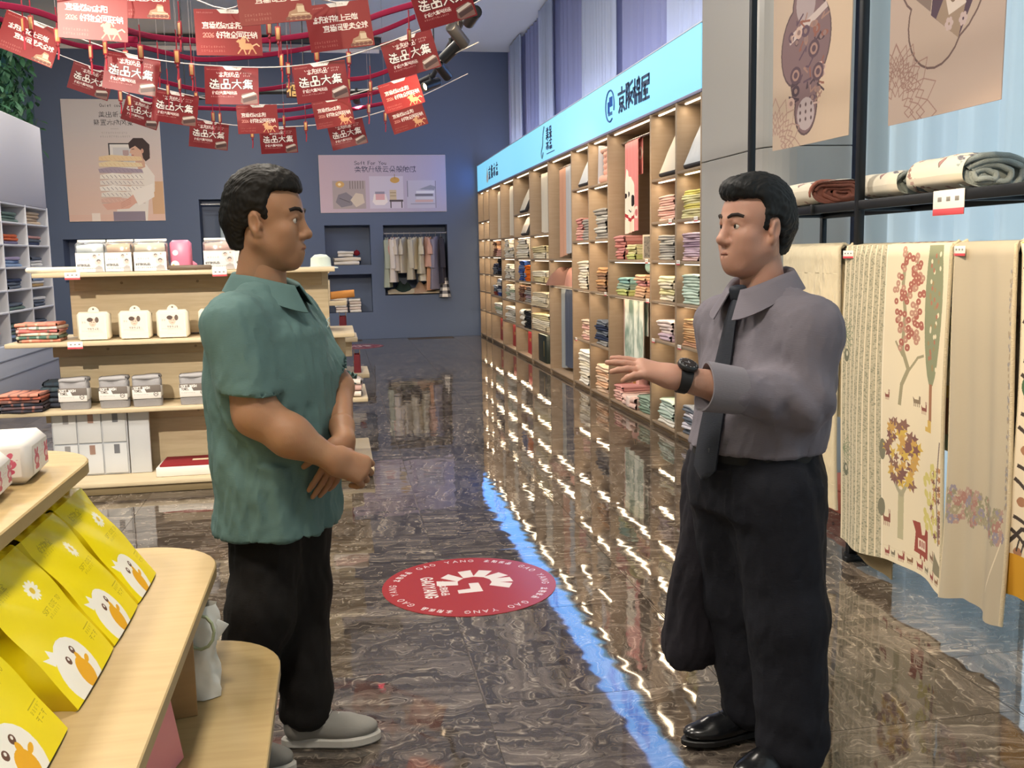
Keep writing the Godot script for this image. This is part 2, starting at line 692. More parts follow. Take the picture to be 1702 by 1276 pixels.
		var nrm := PackedVector3Array()
		for bk in blocks:
			for z in range(bk.z * N, bk.z * N + N):
				for y in range(bk.y * N, bk.y * N + N):
					for x in range(bk.x * N, bk.x * N + N):
						var at := (z * np.y + y) * np.x + x
						var mask := 0
						for k in 8:
							if val[at + corner[k]] < 0.0:
								mask |= 1 << k
						if mask == 0 or mask == 255:
							continue
						var sum := Vector3.ZERO
						var cnt := 0
						for e in edges:
							var va := val[at + corner[e[0]]]
							var vb := val[at + corner[e[1]]]
							if (va < 0.0) != (vb < 0.0):
								var t := va / (va - vb)
								var p0 := Vector3(e[0] & 1, (e[0] >> 1) & 1, e[0] >> 2)
								var p1 := Vector3(e[1] & 1, (e[1] >> 1) & 1, e[1] >> 2)
								sum += p0.lerp(p1, t)
								cnt += 1
						var g := Vector3(val[at + sx] - val[at] + val[at + sx + sy] - val[at + sy] + val[at + sx + sz] - val[at + sz] + val[at + sx + sy + sz] - val[at + sy + sz],
							val[at + sy] - val[at] + val[at + sx + sy] - val[at + sx] + val[at + sy + sz] - val[at + sz] + val[at + sx + sy + sz] - val[at + sx + sz],
							val[at + sz] - val[at] + val[at + sx + sz] - val[at + sx] + val[at + sy + sz] - val[at + sy] + val[at + sx + sy + sz] - val[at + sx + sy])
						cellv[at] = pts.size()
						pts.append(bb.position + (Vector3(x, y, z) + sum / cnt) * cell)
						nrm.append(g.normalized())
		if fold != null:
			for k in pts.size():
				pts[k] += nrm[k] * fold.call(pts[k], nrm[k])
		var f := out.v.size()
		var tri := PackedInt32Array()
		for bk in blocks:
			for z in range(maxi(1, bk.z * N), bk.z * N + N):
				for y in range(maxi(1, bk.y * N), bk.y * N + N):
					for x in range(maxi(1, bk.x * N), bk.x * N + N):
						var at := (z * np.y + y) * np.x + x
						var v0 := val[at] < 0.0
						for ax in 3:
							var st := sx if ax == 0 else (sy if ax == 1 else sz)
							if (val[at + st] < 0.0) == v0:
								continue
							var p := sy if ax == 0 else (sz if ax == 1 else sx)
							var q := sz if ax == 0 else (sx if ax == 1 else sy)
							var c0 := cellv[at]
							var c1 := cellv[at - p]
							var c2 := cellv[at - p - q]
							var c3 := cellv[at - q]
							if c0 < 0 or c1 < 0 or c2 < 0 or c3 < 0:
								continue
							if v0:
								tri.append_array([c0, c2, c1, c0, c3, c2])
							else:
								tri.append_array([c0, c1, c2, c0, c2, c3])
		# normals of the folded surface
		var acc := PackedVector3Array()
		acc.resize(pts.size())
		for k in range(0, tri.size(), 3):
			var g2 := (pts[tri[k + 2]] - pts[tri[k]]).cross(pts[tri[k + 1]] - pts[tri[k]])
			acc[tri[k]] += g2
			acc[tri[k + 1]] += g2
			acc[tri[k + 2]] += g2
		for k in pts.size():
			var nn := acc[k].normalized()
			if nn.dot(nrm[k]) < 0:
				nn = -nn
			out.vert(pts[k], nn, Vector2(pts[k].x, pts[k].y))
		for k in range(0, tri.size(), 3):
			out.tri(f + tri[k], f + tri[k + 1], f + tri[k + 2])

	func mesh(cell: float, fold = null) -> ArrayMesh:
		var o := B.new()
		mesh_into(o, cell, fold)
		return o.mesh()

# ================================================================ the shop
const BAYS := [-6.66, -7.18, -7.79, -9.06, -9.78, -10.51, -11.69, -12.84, -14.02, -15.15, -16.29, -16.9, -17.55]
const FRONT := 2.57
var env: Environment

func _ready() -> void:
	var cam := Camera3D.new()
	cam.name = "camera"
	add_child(cam)
	cam.position = Vector3(0, 1.45, 0)
	cam.rotation_order = EULER_ORDER_YXZ
	cam.rotation_degrees = Vector3(-7.56, -10.094, -1.155)
	cam.fov = 42.99
	cam.near = 0.05
	cam.far = 80.0
	cam.current = true

	var we := WorldEnvironment.new()
	we.name = "environment"
	env = Environment.new()
	env.background_mode = Environment.BG_SKY
	var sky := Sky.new()
	var sm := ProceduralSkyMaterial.new()
	sm.sky_top_color = Color(0.70, 0.80, 0.86)
	sm.sky_horizon_color = Color(0.8, 0.9, 0.97)
	sm.ground_horizon_color = Color(0.6, 0.66, 0.7)
	sm.ground_bottom_color = Color(0.35, 0.38, 0.4)
	sky.sky_material = sm
	env.sky = sky
	env.background_energy_multiplier = 4.0
	env.tonemap_mode = Environment.TONE_MAPPER_LINEAR
	env.tonemap_exposure = 1.0
	env.sdfgi_enabled = true
	env.ssao_enabled = true
	env.ssil_enabled = true
	we.environment = env
	add_child(we)

	# recessed ceiling panels over the sales floor
	var n := 0
	for p in [[-2.9, -1.2], [-0.4, -0.6], [-2.9, -5.0], [-0.4, -4.6], [-2.9, -9.2], [-0.4, -9.2], [-2.5, -13.2]]:
		ceiling_panel(Vector3(p[0], 4.985, p[1]), n)
		n += 1

	rng.seed = 77
	make_textures()
	room()
	floor_tiles()
	curtains()
	pillar()
	shelf_wall()
	light_box()
	back_wall_things()
	cubby_wall()
	gondola()
	counter()
	rack()
	stickers()
	hanging_cards()
	ribbons_and_charms()
	spot_track()
	person_left()
	person_right()

func ceiling_panel(at: Vector3, k: int) -> void:
	var where: String = ["over the entrance by the cubby side", "over the entrance", "over the tissue counter", "over the two men", "over the stepped display stand", "between stand and shelf wall", "nearest the blue wall"][k]
	var t := thing("ceiling_light", "square recessed white ceiling light panel " + where, "light", at, 0, "ceiling light panels")
	put("frame", boxm(Vector3(0.64, 0.03, 0.64), 0.006), mat("d8d8d8", 0.5), t)
	put("diffuser", boxm(Vector3(0.58, 0.012, 0.58), 0.002), glow("fff1dd", 2.0), t, Vector3(0, -0.017, 0))
	var l := AreaLight3D.new()
	l.name = "panel_light"
	l.area_size = Vector2(0.58, 0.58)
	l.light_color = Color(1.0, 0.96, 0.9)
	l.light_energy = 12.5
	l.area_range = 30.0
	l.shadow_enabled = true
	l.rotation.x = -PI / 2
	l.position = Vector3(0, -0.03, 0)
	t.add_child(l)

func make_textures() -> void:
	tex_terry = noise_tex(256, 5, 0.09, 3, Color.BLACK, Color.WHITE)
	tex_weave = noise_tex(256, 9, 0.05, 2, Color(0.3, 0.3, 0.3), Color.WHITE, 0.35, 2.4)
	tex_fold = noise_tex(256, 21, 0.012, 3, Color.BLACK, Color.WHITE, 2.2, 0.8)
	tex_wood = noise_tex(256, 3, 0.03, 4, Color(0.93, 0.915, 0.89), Color.WHITE, 0.3, 3.0)

func room() -> void:
	var paint := mat("566582", 0.75)
	var b := B.new()
	var holes := [Rect2(-0.15, 1.32, 0.79, 0.70), Rect2(-0.145, 0.48, 0.785, 0.68), Rect2(0.87, 0.77, 1.14, 1.24), Rect2(-2.24, 1.0, 1.1, 1.49), Rect2(-4.47, 1.13, 1.0, 0.72)]
	var xs := [-4.75, 3.4]
	var ys := [0.0, 5.0]
	for h in holes:
		xs.append_array([h.position.x, h.end.x])
		ys.append_array([h.position.y, h.end.y])
	xs.sort()
	ys.sort()
	var z := -17.6
	for i in xs.size() - 1:
		for j in ys.size() - 1:
			var c := Vector2((xs[i] + xs[i + 1]) * 0.5, (ys[j] + ys[j + 1]) * 0.5)
			if xs[i + 1] - xs[i] < 0.0001 or ys[j + 1] - ys[j] < 0.0001 or holes.any(func(h): return h.has_point(c)):
				continue
			b.quad(Vector3(xs[i], ys[j], z), Vector3(xs[i + 1], ys[j], z), Vector3(xs[i + 1], ys[j + 1], z), Vector3(xs[i], ys[j + 1], z), Vector3(0, 0, 1))
	for h in holes:
		var p: Vector2 = h.position
		var e: Vector2 = h.end
		var d := z - 0.38
		b.quad(Vector3(p.x, p.y, d), Vector3(e.x, p.y, d), Vector3(e.x, e.y, d), Vector3(p.x, e.y, d), Vector3(0, 0, 1))
		b.quad(Vector3(p.x, p.y, z), Vector3(e.x, p.y, z), Vector3(e.x, p.y, d), Vector3(p.x, p.y, d), Vector3(0, 1, 0))
		b.quad(Vector3(p.x, e.y, z), Vector3(e.x, e.y, z), Vector3(e.x, e.y, d), Vector3(p.x, e.y, d), Vector3(0, -1, 0))
		b.quad(Vector3(p.x, p.y, z), Vector3(p.x, p.y, d), Vector3(p.x, e.y, d), Vector3(p.x, e.y, z), Vector3(1, 0, 0))
		b.quad(Vector3(e.x, p.y, z), Vector3(e.x, p.y, d), Vector3(e.x, e.y, d), Vector3(e.x, e.y, z), Vector3(-1, 0, 0))
	b.box(Vector3(-0.67, 2.5, -18.1), Vector3(8.2, 5.0, 0.2), 0)
	struct("wall_back", b.mesh(), paint)
	struct("ceiling", boxm(Vector3(8.6, 0.2, 20.2), 0), mat("e8e4dc", 0.85), Vector3(-0.67, 5.1, -8.1))
	struct("wall_left", boxm(Vector3(0.2, 5.2, 20.2), 0), mat("56707a", 0.8), Vector3(-4.85, 2.5, -8.1))
	struct("wall_front", boxm(Vector3(8.6, 5.2, 0.2), 0), mat("b9b4ac", 0.8), Vector3(-0.67, 2.5, 1.9))
	# right wall with a tall shop window beside the entrance
	var r := B.new()
	r.box(Vector3(3.55, 2.5, -11.8), Vector3(0.3, 5.2, 12.8), 0)
	r.box(Vector3(3.55, 2.5, 1.4), Vector3(0.3, 5.2, 1.2), 0)
	r.box(Vector3(3.55, 4.85, -2.3), Vector3(0.3, 0.5, 6.4), 0)
	r.box(Vector3(3.55, 0.03, -2.3), Vector3(0.3, 0.14, 6.4), 0)
	struct("wall_right", r.mesh(), mat("9a9cb4", 0.8))
	var win := Node3D.new()
	win.name = "window_1"
	win.set_meta("kind", "structure")
	add_child(win)
	var glass := StandardMaterial3D.new()
	glass.transparency = BaseMaterial3D.TRANSPARENCY_ALPHA
	glass.albedo_color = Color(0.9, 0.96, 1.0, 0.08)
	glass.roughness = 0.02
	for k in 4:
		put("pane", boxm(Vector3(0.012, 4.5, 1.44), 0.001), glass, win, Vector3(3.55, 2.35, -4.6 + k * 1.52))
	for k in 5:
		put("mullion", boxm(Vector3(0.08, 4.5, 0.06), 0.004), mat("3b4048", 0.4, 0.6), win, Vector3(3.55, 2.35, -5.36 + k * 1.52))
	# white cove lip where the ceiling meets the blue wall, and its dark slot
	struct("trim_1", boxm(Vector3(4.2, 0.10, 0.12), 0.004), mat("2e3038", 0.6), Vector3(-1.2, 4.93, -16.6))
	struct("trim_2", boxm(Vector3(5.6, 0.07, 0.05), 0.004), mat("d9d8de", 0.6), Vector3(-1.9, 4.92, -17.3))

func floor_tiles() -> void:
	var size := 1024
	var im := Image.create_empty(size, size, false, Image.FORMAT_RGB8)
	noise_a.seed = 4
	noise_a.frequency = 0.0042
	noise_a.fractal_octaves = 4
	noise_b.seed = 8
	noise_b.frequency = 0.006
	noise_b.fractal_octaves = 3
	var dark := Color("3d3631")
	var mid := Color("6b6159")
	var light := Color("c6baa6")
	for y in size:
		for x in size:
			var wx := noise_b.get_noise_2d(x, y) * 130.0
			var a := noise_a.get_noise_2d(x * 0.42 + wx, y * 1.25 + wx * 0.7)
			var s := noise_b.get_noise_2d(x * 0.5 + wx * 1.6 + 300.0, y * 4.5 + wx * 1.2)
			var f := absf(fposmod(a * 4.6 + s * 0.25, 1.0) - 0.5) * 2.0
			var c := dark.lerp(mid, clampf(a * 0.9 + s * 0.7 + 0.45, 0, 1))
			c = c.lerp(light, pow(f, 5.0) * clampf(0.45 + s * 0.8, 0.05, 0.8))
			var g := absf(fposmod(a * 2.9 + s * 0.4 + 0.3, 1.0) - 0.5) * 2.0
			c = c.lerp(dark * 0.6, pow(g, 9.0) * 0.6)
			var h := absf(fposmod(s * 5.0 + a * 6.0, 1.0) - 0.5) * 2.0
			c = c.lerp(light, pow(h, 12.0) * 0.28)
			im.set_pixel(x, y, c)
	im.generate_mipmaps()
	var tone := ImageTexture.create_from_image(im)
	var wave := noise_tex(256, 14, 0.03, 2, Color.BLACK, Color.WHITE)
	var nim: Image = wave.get_image()
	nim.bump_map_to_normal_map(3.0)
	var m := StandardMaterial3D.new()
	m.albedo_texture = tone
	m.roughness = 0.035
	m.metallic_specular = 0.7
	m.normal_enabled = true
	m.normal_texture = ImageTexture.create_from_image(nim)
	m.normal_scale = 0.017
	struct("floor", boxm(Vector3(8.6, 0.2, 20.2), 0), mat("4d453f", 0.6), Vector3(-0.67, -0.1045, -8.1))
	var fl: Node = get_node("floor")
	var T := 0.81
	var kinds: Array[ArrayMesh] = []
	for k in 10:
		var b := B.new()
		var o := Vector2(rng.randf(), rng.randf())
		var s := 0.52
		var g := T * 0.5 - 0.0012
		var c := [Vector2(0, 0), Vector2(s, 0), Vector2(s, s), Vector2(0, s)]
		if k % 2:
			c = [Vector2(0, s), Vector2(0, 0), Vector2(s, 0), Vector2(s, s)]
		var q := [Vector3(-g, 0, -g), Vector3(g, 0, -g), Vector3(g, 0, g), Vector3(-g, 0, g)]
		for j in 4:
			b.vert(q[j], Vector3.UP, o + c[j])
		b.tri(0, 1, 2)
		b.tri(0, 2, 3)
		for j in 4:
			var p: Vector3 = q[j]
			var p2: Vector3 = q[(j + 1) % 4]
			b.quad(p, p2, p2 + Vector3.DOWN * 0.004, p + Vector3.DOWN * 0.004, (p + p2).normalized(), Rect2(o, Vector2(0.01, 0.01)))
		kinds.append(b.mesh())
	for ix in range(-6, 5):
		var x := 0.42 + ix * T + T * 0.5
		var off := 0.0 if ix % 2 == 0 else T * 0.5
		for iz in range(0, 25):
			var z := -2.576 + off + 1.5 * T * 2 - iz * T
			if z < -17.4 or z > 0.6 or x < -4.5 or x > 3.5:
				continue
			var t := put("tile", kinds[rng.randi() % 10], m, fl, Vector3(x + 0.67, 0.1045, z + 8.1))
			if rng.randf() < 0.5:
				t.rotation.y = PI

func curtain_panel(called: String, label: String, x: float, z0: float, z1: float, y0: float, y1: float, material: Material, folds: float, amp: float, group: String) -> void:
	var b := B.new()
	var steps := int((z1 - z0) * 34)
	var ph := rng.randf() * TAU
	surf(b, steps, 6, func(u: float, v: float) -> Vector3:
		var z := lerpf(z0, z1, u)
		var w := sin(z * folds * TAU + ph) + 0.45 * sin(z * folds * 2.3 * TAU + ph * 2.0)
		return Vector3(x + w * amp * (0.75 + 0.35 * v), lerpf(y1, y0, v), z + 0.012 * sin(v * 5.0 + z * 3.0)), 0.0)
	solo(called, label, "curtain", b.mesh(), material, Vector3.ZERO, Vector3.ZERO, group)

func sheer(h: String, back: Color, alpha := 1.0) -> StandardMaterial3D:
	var m := StandardMaterial3D.new()
	m.albedo_color = col(h)
	m.roughness = 0.9
	m.backlight_enabled = true
	m.backlight = back
	m.metallic_specular = 0.2
	return m

func curtains() -> void:
	var lav := sheer("a0a5ca", Color(0.2, 0.2, 0.25))
	var white := sheer("ccd6ec", Color(0.6, 0.6, 0.6))
	curtain_panel("curtain", "long lavender grey curtain on the wall above the shelf wall", 3.2, -17.5, -6.4, 0.02, 4.98, lav, 4.0, 0.04, "")
	var lab := ["white sheer curtain nearest the blue back wall", "second white sheer curtain from the blue wall, above the lit sign", "third white sheer curtain from the blue wall", "white sheer curtain above the sign, closest to grey pillar"]
	var k := 0
	for z in [[-16.95, -16.0], [-14.5, -13.65], [-12.0, -10.6], [-8.9, -8.0]]:
		curtain_panel("sheer_curtain", lab[k], 3.1, z[0], z[1], 2.7, 4.97, white, 8.0, 0.022, "white sheers above the sign")
		k += 1
	var day := sheer("c8dadd", Color(1.0, 1.0, 1.0))
	curtain_panel("sheer_curtain", "pale blue sheer curtain over the window beside the grey pillar", 3.15, -5.5, -3.9, 0.02, 4.97, day, 3.2, 0.045, "window sheers")
	curtain_panel("sheer_curtain", "pale blue sheer window curtain behind the tree print quilt and folded blankets", 3.29, -3.98, -2.0, 0.02, 4.97, day, 2.6, 0.05, "window sheers")
	curtain_panel("sheer_curtain", "pale blue sheer window curtain nearest the entrance", 3.15, -2.05, 1.0, 0.02, 4.97, day, 2.9, 0.045, "window sheers")

func pillar() -> void:
	var p := Node3D.new()
	p.name = "pillar"
	p.set_meta("kind", "structure")
	add_child(p)
	var poly := PackedVector2Array()
	var c := Vector2(2.57 + 0.22, -5.55 - 0.22)
	poly.append(Vector2(2.57, -6.65))
	for k in 9:
		var a := PI + (PI / 2) * -k / 8.0
		poly.append(c + Vector2(cos(a), sin(a)) * 0.22 * Vector2(1, 1))
	poly.append(Vector2(3.1, -5.55))
	poly.append(Vector2(3.1, -6.65))
	var skin := mat("aeaca9", 0.28)
	for y in [[0.0, 0.963], [0.968, 2.058], [2.063, 5.0]]:
		var b := B.new()
		b.slab(poly, y[0], y[1], 0.004)
		put("cladding_panel", b.mesh(), skin, p)
	var core := B.new()
	var inner := PackedVector2Array()
	for q in poly:
		inner.append(q.lerp(Vector2(2.85, -6.1), 0.03))
	core.slab(inner, 0.0, 5.0, 0.0)
	put("core", core.mesh(), mat("25262b", 0.8), p)

# ---------------------------------------------------------------- folded goods
var towel_kinds := {}

func towel_mesh(w: float, d: float, h: float, layers: int, seed_: int) -> ArrayMesh:
	var key := "%.2f %.2f %.3f %d %d" % [w, d, h, layers, seed_]
	if towel_kinds.has(key):
		return towel_kinds[key]
	var r := RandomNumberGenerator.new()
	r.seed = seed_ * 131 + 7
	var rad := h / (2.0 * layers)
	var prof := PackedVector2Array()
	for k in 4:
		prof.append(Vector2(lerpf(-d * 0.5, d * 0.5 - rad, k / 4.0), 0.0))
	for l in layers:
		var c := Vector2(d * 0.5 - rad + r.randf_range(-0.012, 0.004), (l + 0.5) * h / layers)
		for k in 5:
			var a := -PI / 2 + PI * k / 4.0
			prof.append(c + Vector2(cos(a) * rad * 1.25, sin(a) * rad * 0.98))
	for k in range(1, 5):
		prof.append(Vector2(lerpf(d * 0.5 - rad, -d * 0.5, k / 4.0), h * (1.0 - 0.06 * sin(PI * k / 4.0))))
	var m := prof.size()
	var st := 7
	var ph := r.randf() * 6.0
	var b := B.new()
	var pts := []
	for s in st:
		var u := float(s) / (st - 1)
		var ring := PackedVector3Array()
		for k in m:
			var q := prof[k]
			var sag := 0.10 * h * sin(u * 5.0 + ph) * (q.y / h)
			var pinch := 1.0 - 0.05 * pow(absf(u - 0.5) * 2.0, 6.0)
			ring.append(Vector3((u - 0.5) * w + 0.006 * sin(q.x * 30.0 + ph), maxf(0, q.y * pinch + sag), q.x + 0.008 * sin(u * 7.0 + ph + q.y * 40.0)))
		pts.append(ring)
	for s in st:
		for k in m:
			var du: Vector3 = pts[mini(s + 1, st - 1)][k] - pts[maxi(s - 1, 0)][k]
			var dv: Vector3 = pts[s][(k + 1) % m] - pts[s][(k + m - 1) % m]
			b.vert(pts[s][k], dv.cross(du).normalized(), Vector2(float(s) / (st - 1), prof[k].x / d + 0.5))
	for s in st - 1:
		for k in m:
			var p := s * m + k
			var q2 := s * m + (k + 1) % m
			b.tri(p, q2, q2 + m)
			b.tri(p, q2 + m, p + m)
	for e in [0, st - 1]:
		var o := Vector3(-1 if e == 0 else 1, 0, 0)
		# folded layers show on the cut side: one bulging strip per layer
		for l in layers:
			var y0 := h * l / layers
			var y1 := h * (l + 1) / layers
			var base := b.v.size()
			for k in 5:
				var z := lerpf(-d * 0.5, d * 0.5 - rad, k / 4.0)
				var x := (w * 0.5) * o.x
				b.vert(Vector3(x, y0, z), (o + Vector3.DOWN * 0.8).normalized())
				b.vert(Vector3(x + o.x * 0.008, (y0 + y1) * 0.5, z), o)
				b.vert(Vector3(x, y1 * 0.99, z), (o + Vector3.UP * 0.8).normalized())
			for k in 4:
				for j in 2:
					var q3 := base + k * 3 + j
					b.tri(q3, q3 + 1, q3 + 4)
					b.tri(q3, q3 + 4, q3 + 3)
	towel_kinds[key] = b.mesh()
	return towel_kinds[key]

func from_top(k: int, n: int) -> String:
	if n == 1:
		return "alone"
	if k == n - 1:
		return "topmost"
	if k == 0:
		return "undermost"
	return ORD[n - 1 - k] + " from top"

# towels[] = [colour word, hex], from the bottom up; front faces the direction turn (0 = +z)
func stack(at: Vector3, turn: float, towels: Array, size: Vector3, where: String, group: String, layers := 2, what := "folded towel", flat_bump := false) -> void:
	var n := towels.size()
	var y := at.y
	for k in n:
		var h := size.y * rng.randf_range(0.92, 1.08)
		var grow := rng.randf_range(0.95, 1.04)
		var m := towel_mesh(snappedf(size.x * grow, 0.02), snappedf(size.z, 0.02), snappedf(size.y, 0.005), layers, rng.randi() % 4)
		var label := "%s %s %s on %s" % [towels[k][0], what, from_top(k, n), where]
		var o := solo("folded_towel", label, "towel", m, cloth(towels[k][1]), Vector3(at.x + rng.randf_range(-0.008, 0.008), y, at.z + rng.randf_range(-0.01, 0.01)), Vector3(0, turn + rng.randf_range(-0.06, 0.06), 0), group)
		o.set_meta("category", "towel")
		y += snappedf(size.y, 0.005) * 0.985

func rep(c: Array, n: int) -> Array:
	var o := []
	for k in n:
		o.append(c[k % c.size()])
	return o

const SHELVES := [
	[0.41, 0.733, 1.053, 1.374, 1.688, 2.046], [0.41, 0.733, 1.053, 1.38, 1.69, 2.03], [1.054, 1.383], [0.528, 1.065, 1.583, 2.12], [0.531, 1.067, 1.58, 2.135],
	[1.074, 1.388], [0.473, 0.78, 1.093, 1.388, 1.70], [0.43, 0.79, 1.08, 1.394, 1.70, 2.015], [0.443, 0.774, 1.086, 1.402, 1.705], [0.488, 0.79, 1.128, 1.427, 1.71],
	[0.48, 0.823, 1.128, 1.429, 1.727, 2.04], [0.48, 0.823, 1.128, 1.429, 1.727, 2.04]]

func bay_word(k: int) -> String:
	return "bay by grey pillar" if k == 0 else ("last bay" if k == 11 else ORD[k] + " bay from pillar")

func shelf_word(k: int) -> String:
	return "base shelf" if k == 0 else ORD[k] + " shelf"

func shelf_wall() -> void:
	var oak := wood("a6937f")
	var oak_in := wood("9b8877")
	var depth := 0.44
	for k in 12:
		var z0: float = BAYS[k]
		var z1: float = BAYS[k + 1]
		var zc := (z0 + z1) * 0.5
		var w := z0 - z1
		var t := thing("shelf_bay", "lit oak wall shelf bay, " + ("last bay, against the blue wall" if k == 11 else bay_word(k)) + ["", "", ", with hanging dog print towel", "", "", ", with long hanging scarves", "", "", "", "", "", ""][k], "shelf", Vector3(FRONT, 0, zc), 0, "bays of the lit oak shelf wall")
		put("side_panel", boxm(Vector3(depth, 2.56, 0.018), 0.002), oak, t, Vector3(depth * 0.5, 1.28, w * 0.5 - 0.009))
		put("side_panel", boxm(Vector3(depth, 2.56, 0.018), 0.002), oak, t, Vector3(depth * 0.5, 1.28, -w * 0.5 + 0.010))
		put("back_panel", boxm(Vector3(0.016, 2.56, w - 0.036), 0.001), oak_in, t, Vector3(depth - 0.008, 1.28, 0))
		put("plinth", boxm(Vector3(depth - 0.02, 0.03, w), 0.002), wood("8c7457"), t, Vector3(depth * 0.5 + 0.01, 0.015, 0))
		put("base_shelf", boxm(Vector3(depth - 0.018, 0.02, w - 0.038), 0.002), oak, t, Vector3(depth * 0.5 - 0.005, 0.041, 0))
		put("top_panel", boxm(Vector3(depth - 0.018, 0.02, w - 0.038), 0.002), oak, t, Vector3(depth * 0.5 - 0.005, 2.55, 0))
		var ys: Array = SHELVES[k].duplicate()
		for y in ys:
			put("shelf_board", boxm(Vector3(depth - 0.018, 0.022, w - 0.038), 0.002), oak, t, Vector3(depth * 0.5 - 0.006, y - 0.011, 0))
		ys.append(2.562)
		for y in ys:
			var ln := w - 0.1
			var under: float = y - 0.0265
			put("led_strip", boxm(Vector3(0.018, 0.008, ln), 0.001), glow("ffe9c8", 4.0), t, Vector3(0.06, under, 0))
			var l := AreaLight3D.new()
			l.name = "shelf_light"
			l.area_size = Vector2(ln, 0.02)
			l.light_color = Color(1.0, 0.89, 0.73)
			l.light_energy = 0.1 * sqrt(w)
			l.area_range = 4.0
			l.shadow_enabled = true
			l.rotation = Vector3(-PI / 2, 0, 0)
			l.rotation_order = EULER_ORDER_YXZ
			l.rotation.y = PI / 2
			l.position = Vector3(0.06, under - 0.006, 0)
			t.add_child(l)
	bay_contents()

func on(k: int, s: int, f: float, x := 0.0) -> Vector3:
	var y: float = 0.052 if s == 0 else SHELVES[k][s - 1] + 0.001
	return Vector3(FRONT + 0.17 + x, y, lerpf(BAYS[k] - 0.03, BAYS[k + 1] + 0.03, f))

func st(k: int, s: int, f: float, towels: Array, w := 0.34, h := 0.045, d := 0.28, layers := 2, x := 0.0) -> void:
	stack(on(k, s, f, x), -PI / 2, towels, Vector3(w, h, d), "%s%s, %s" % [shelf_word(s), "" if absf(f - 0.5) < 0.06 else (", near pile" if f < 0.5 else ", far pile"), bay_word(k)], "towels on the shelf wall", layers)

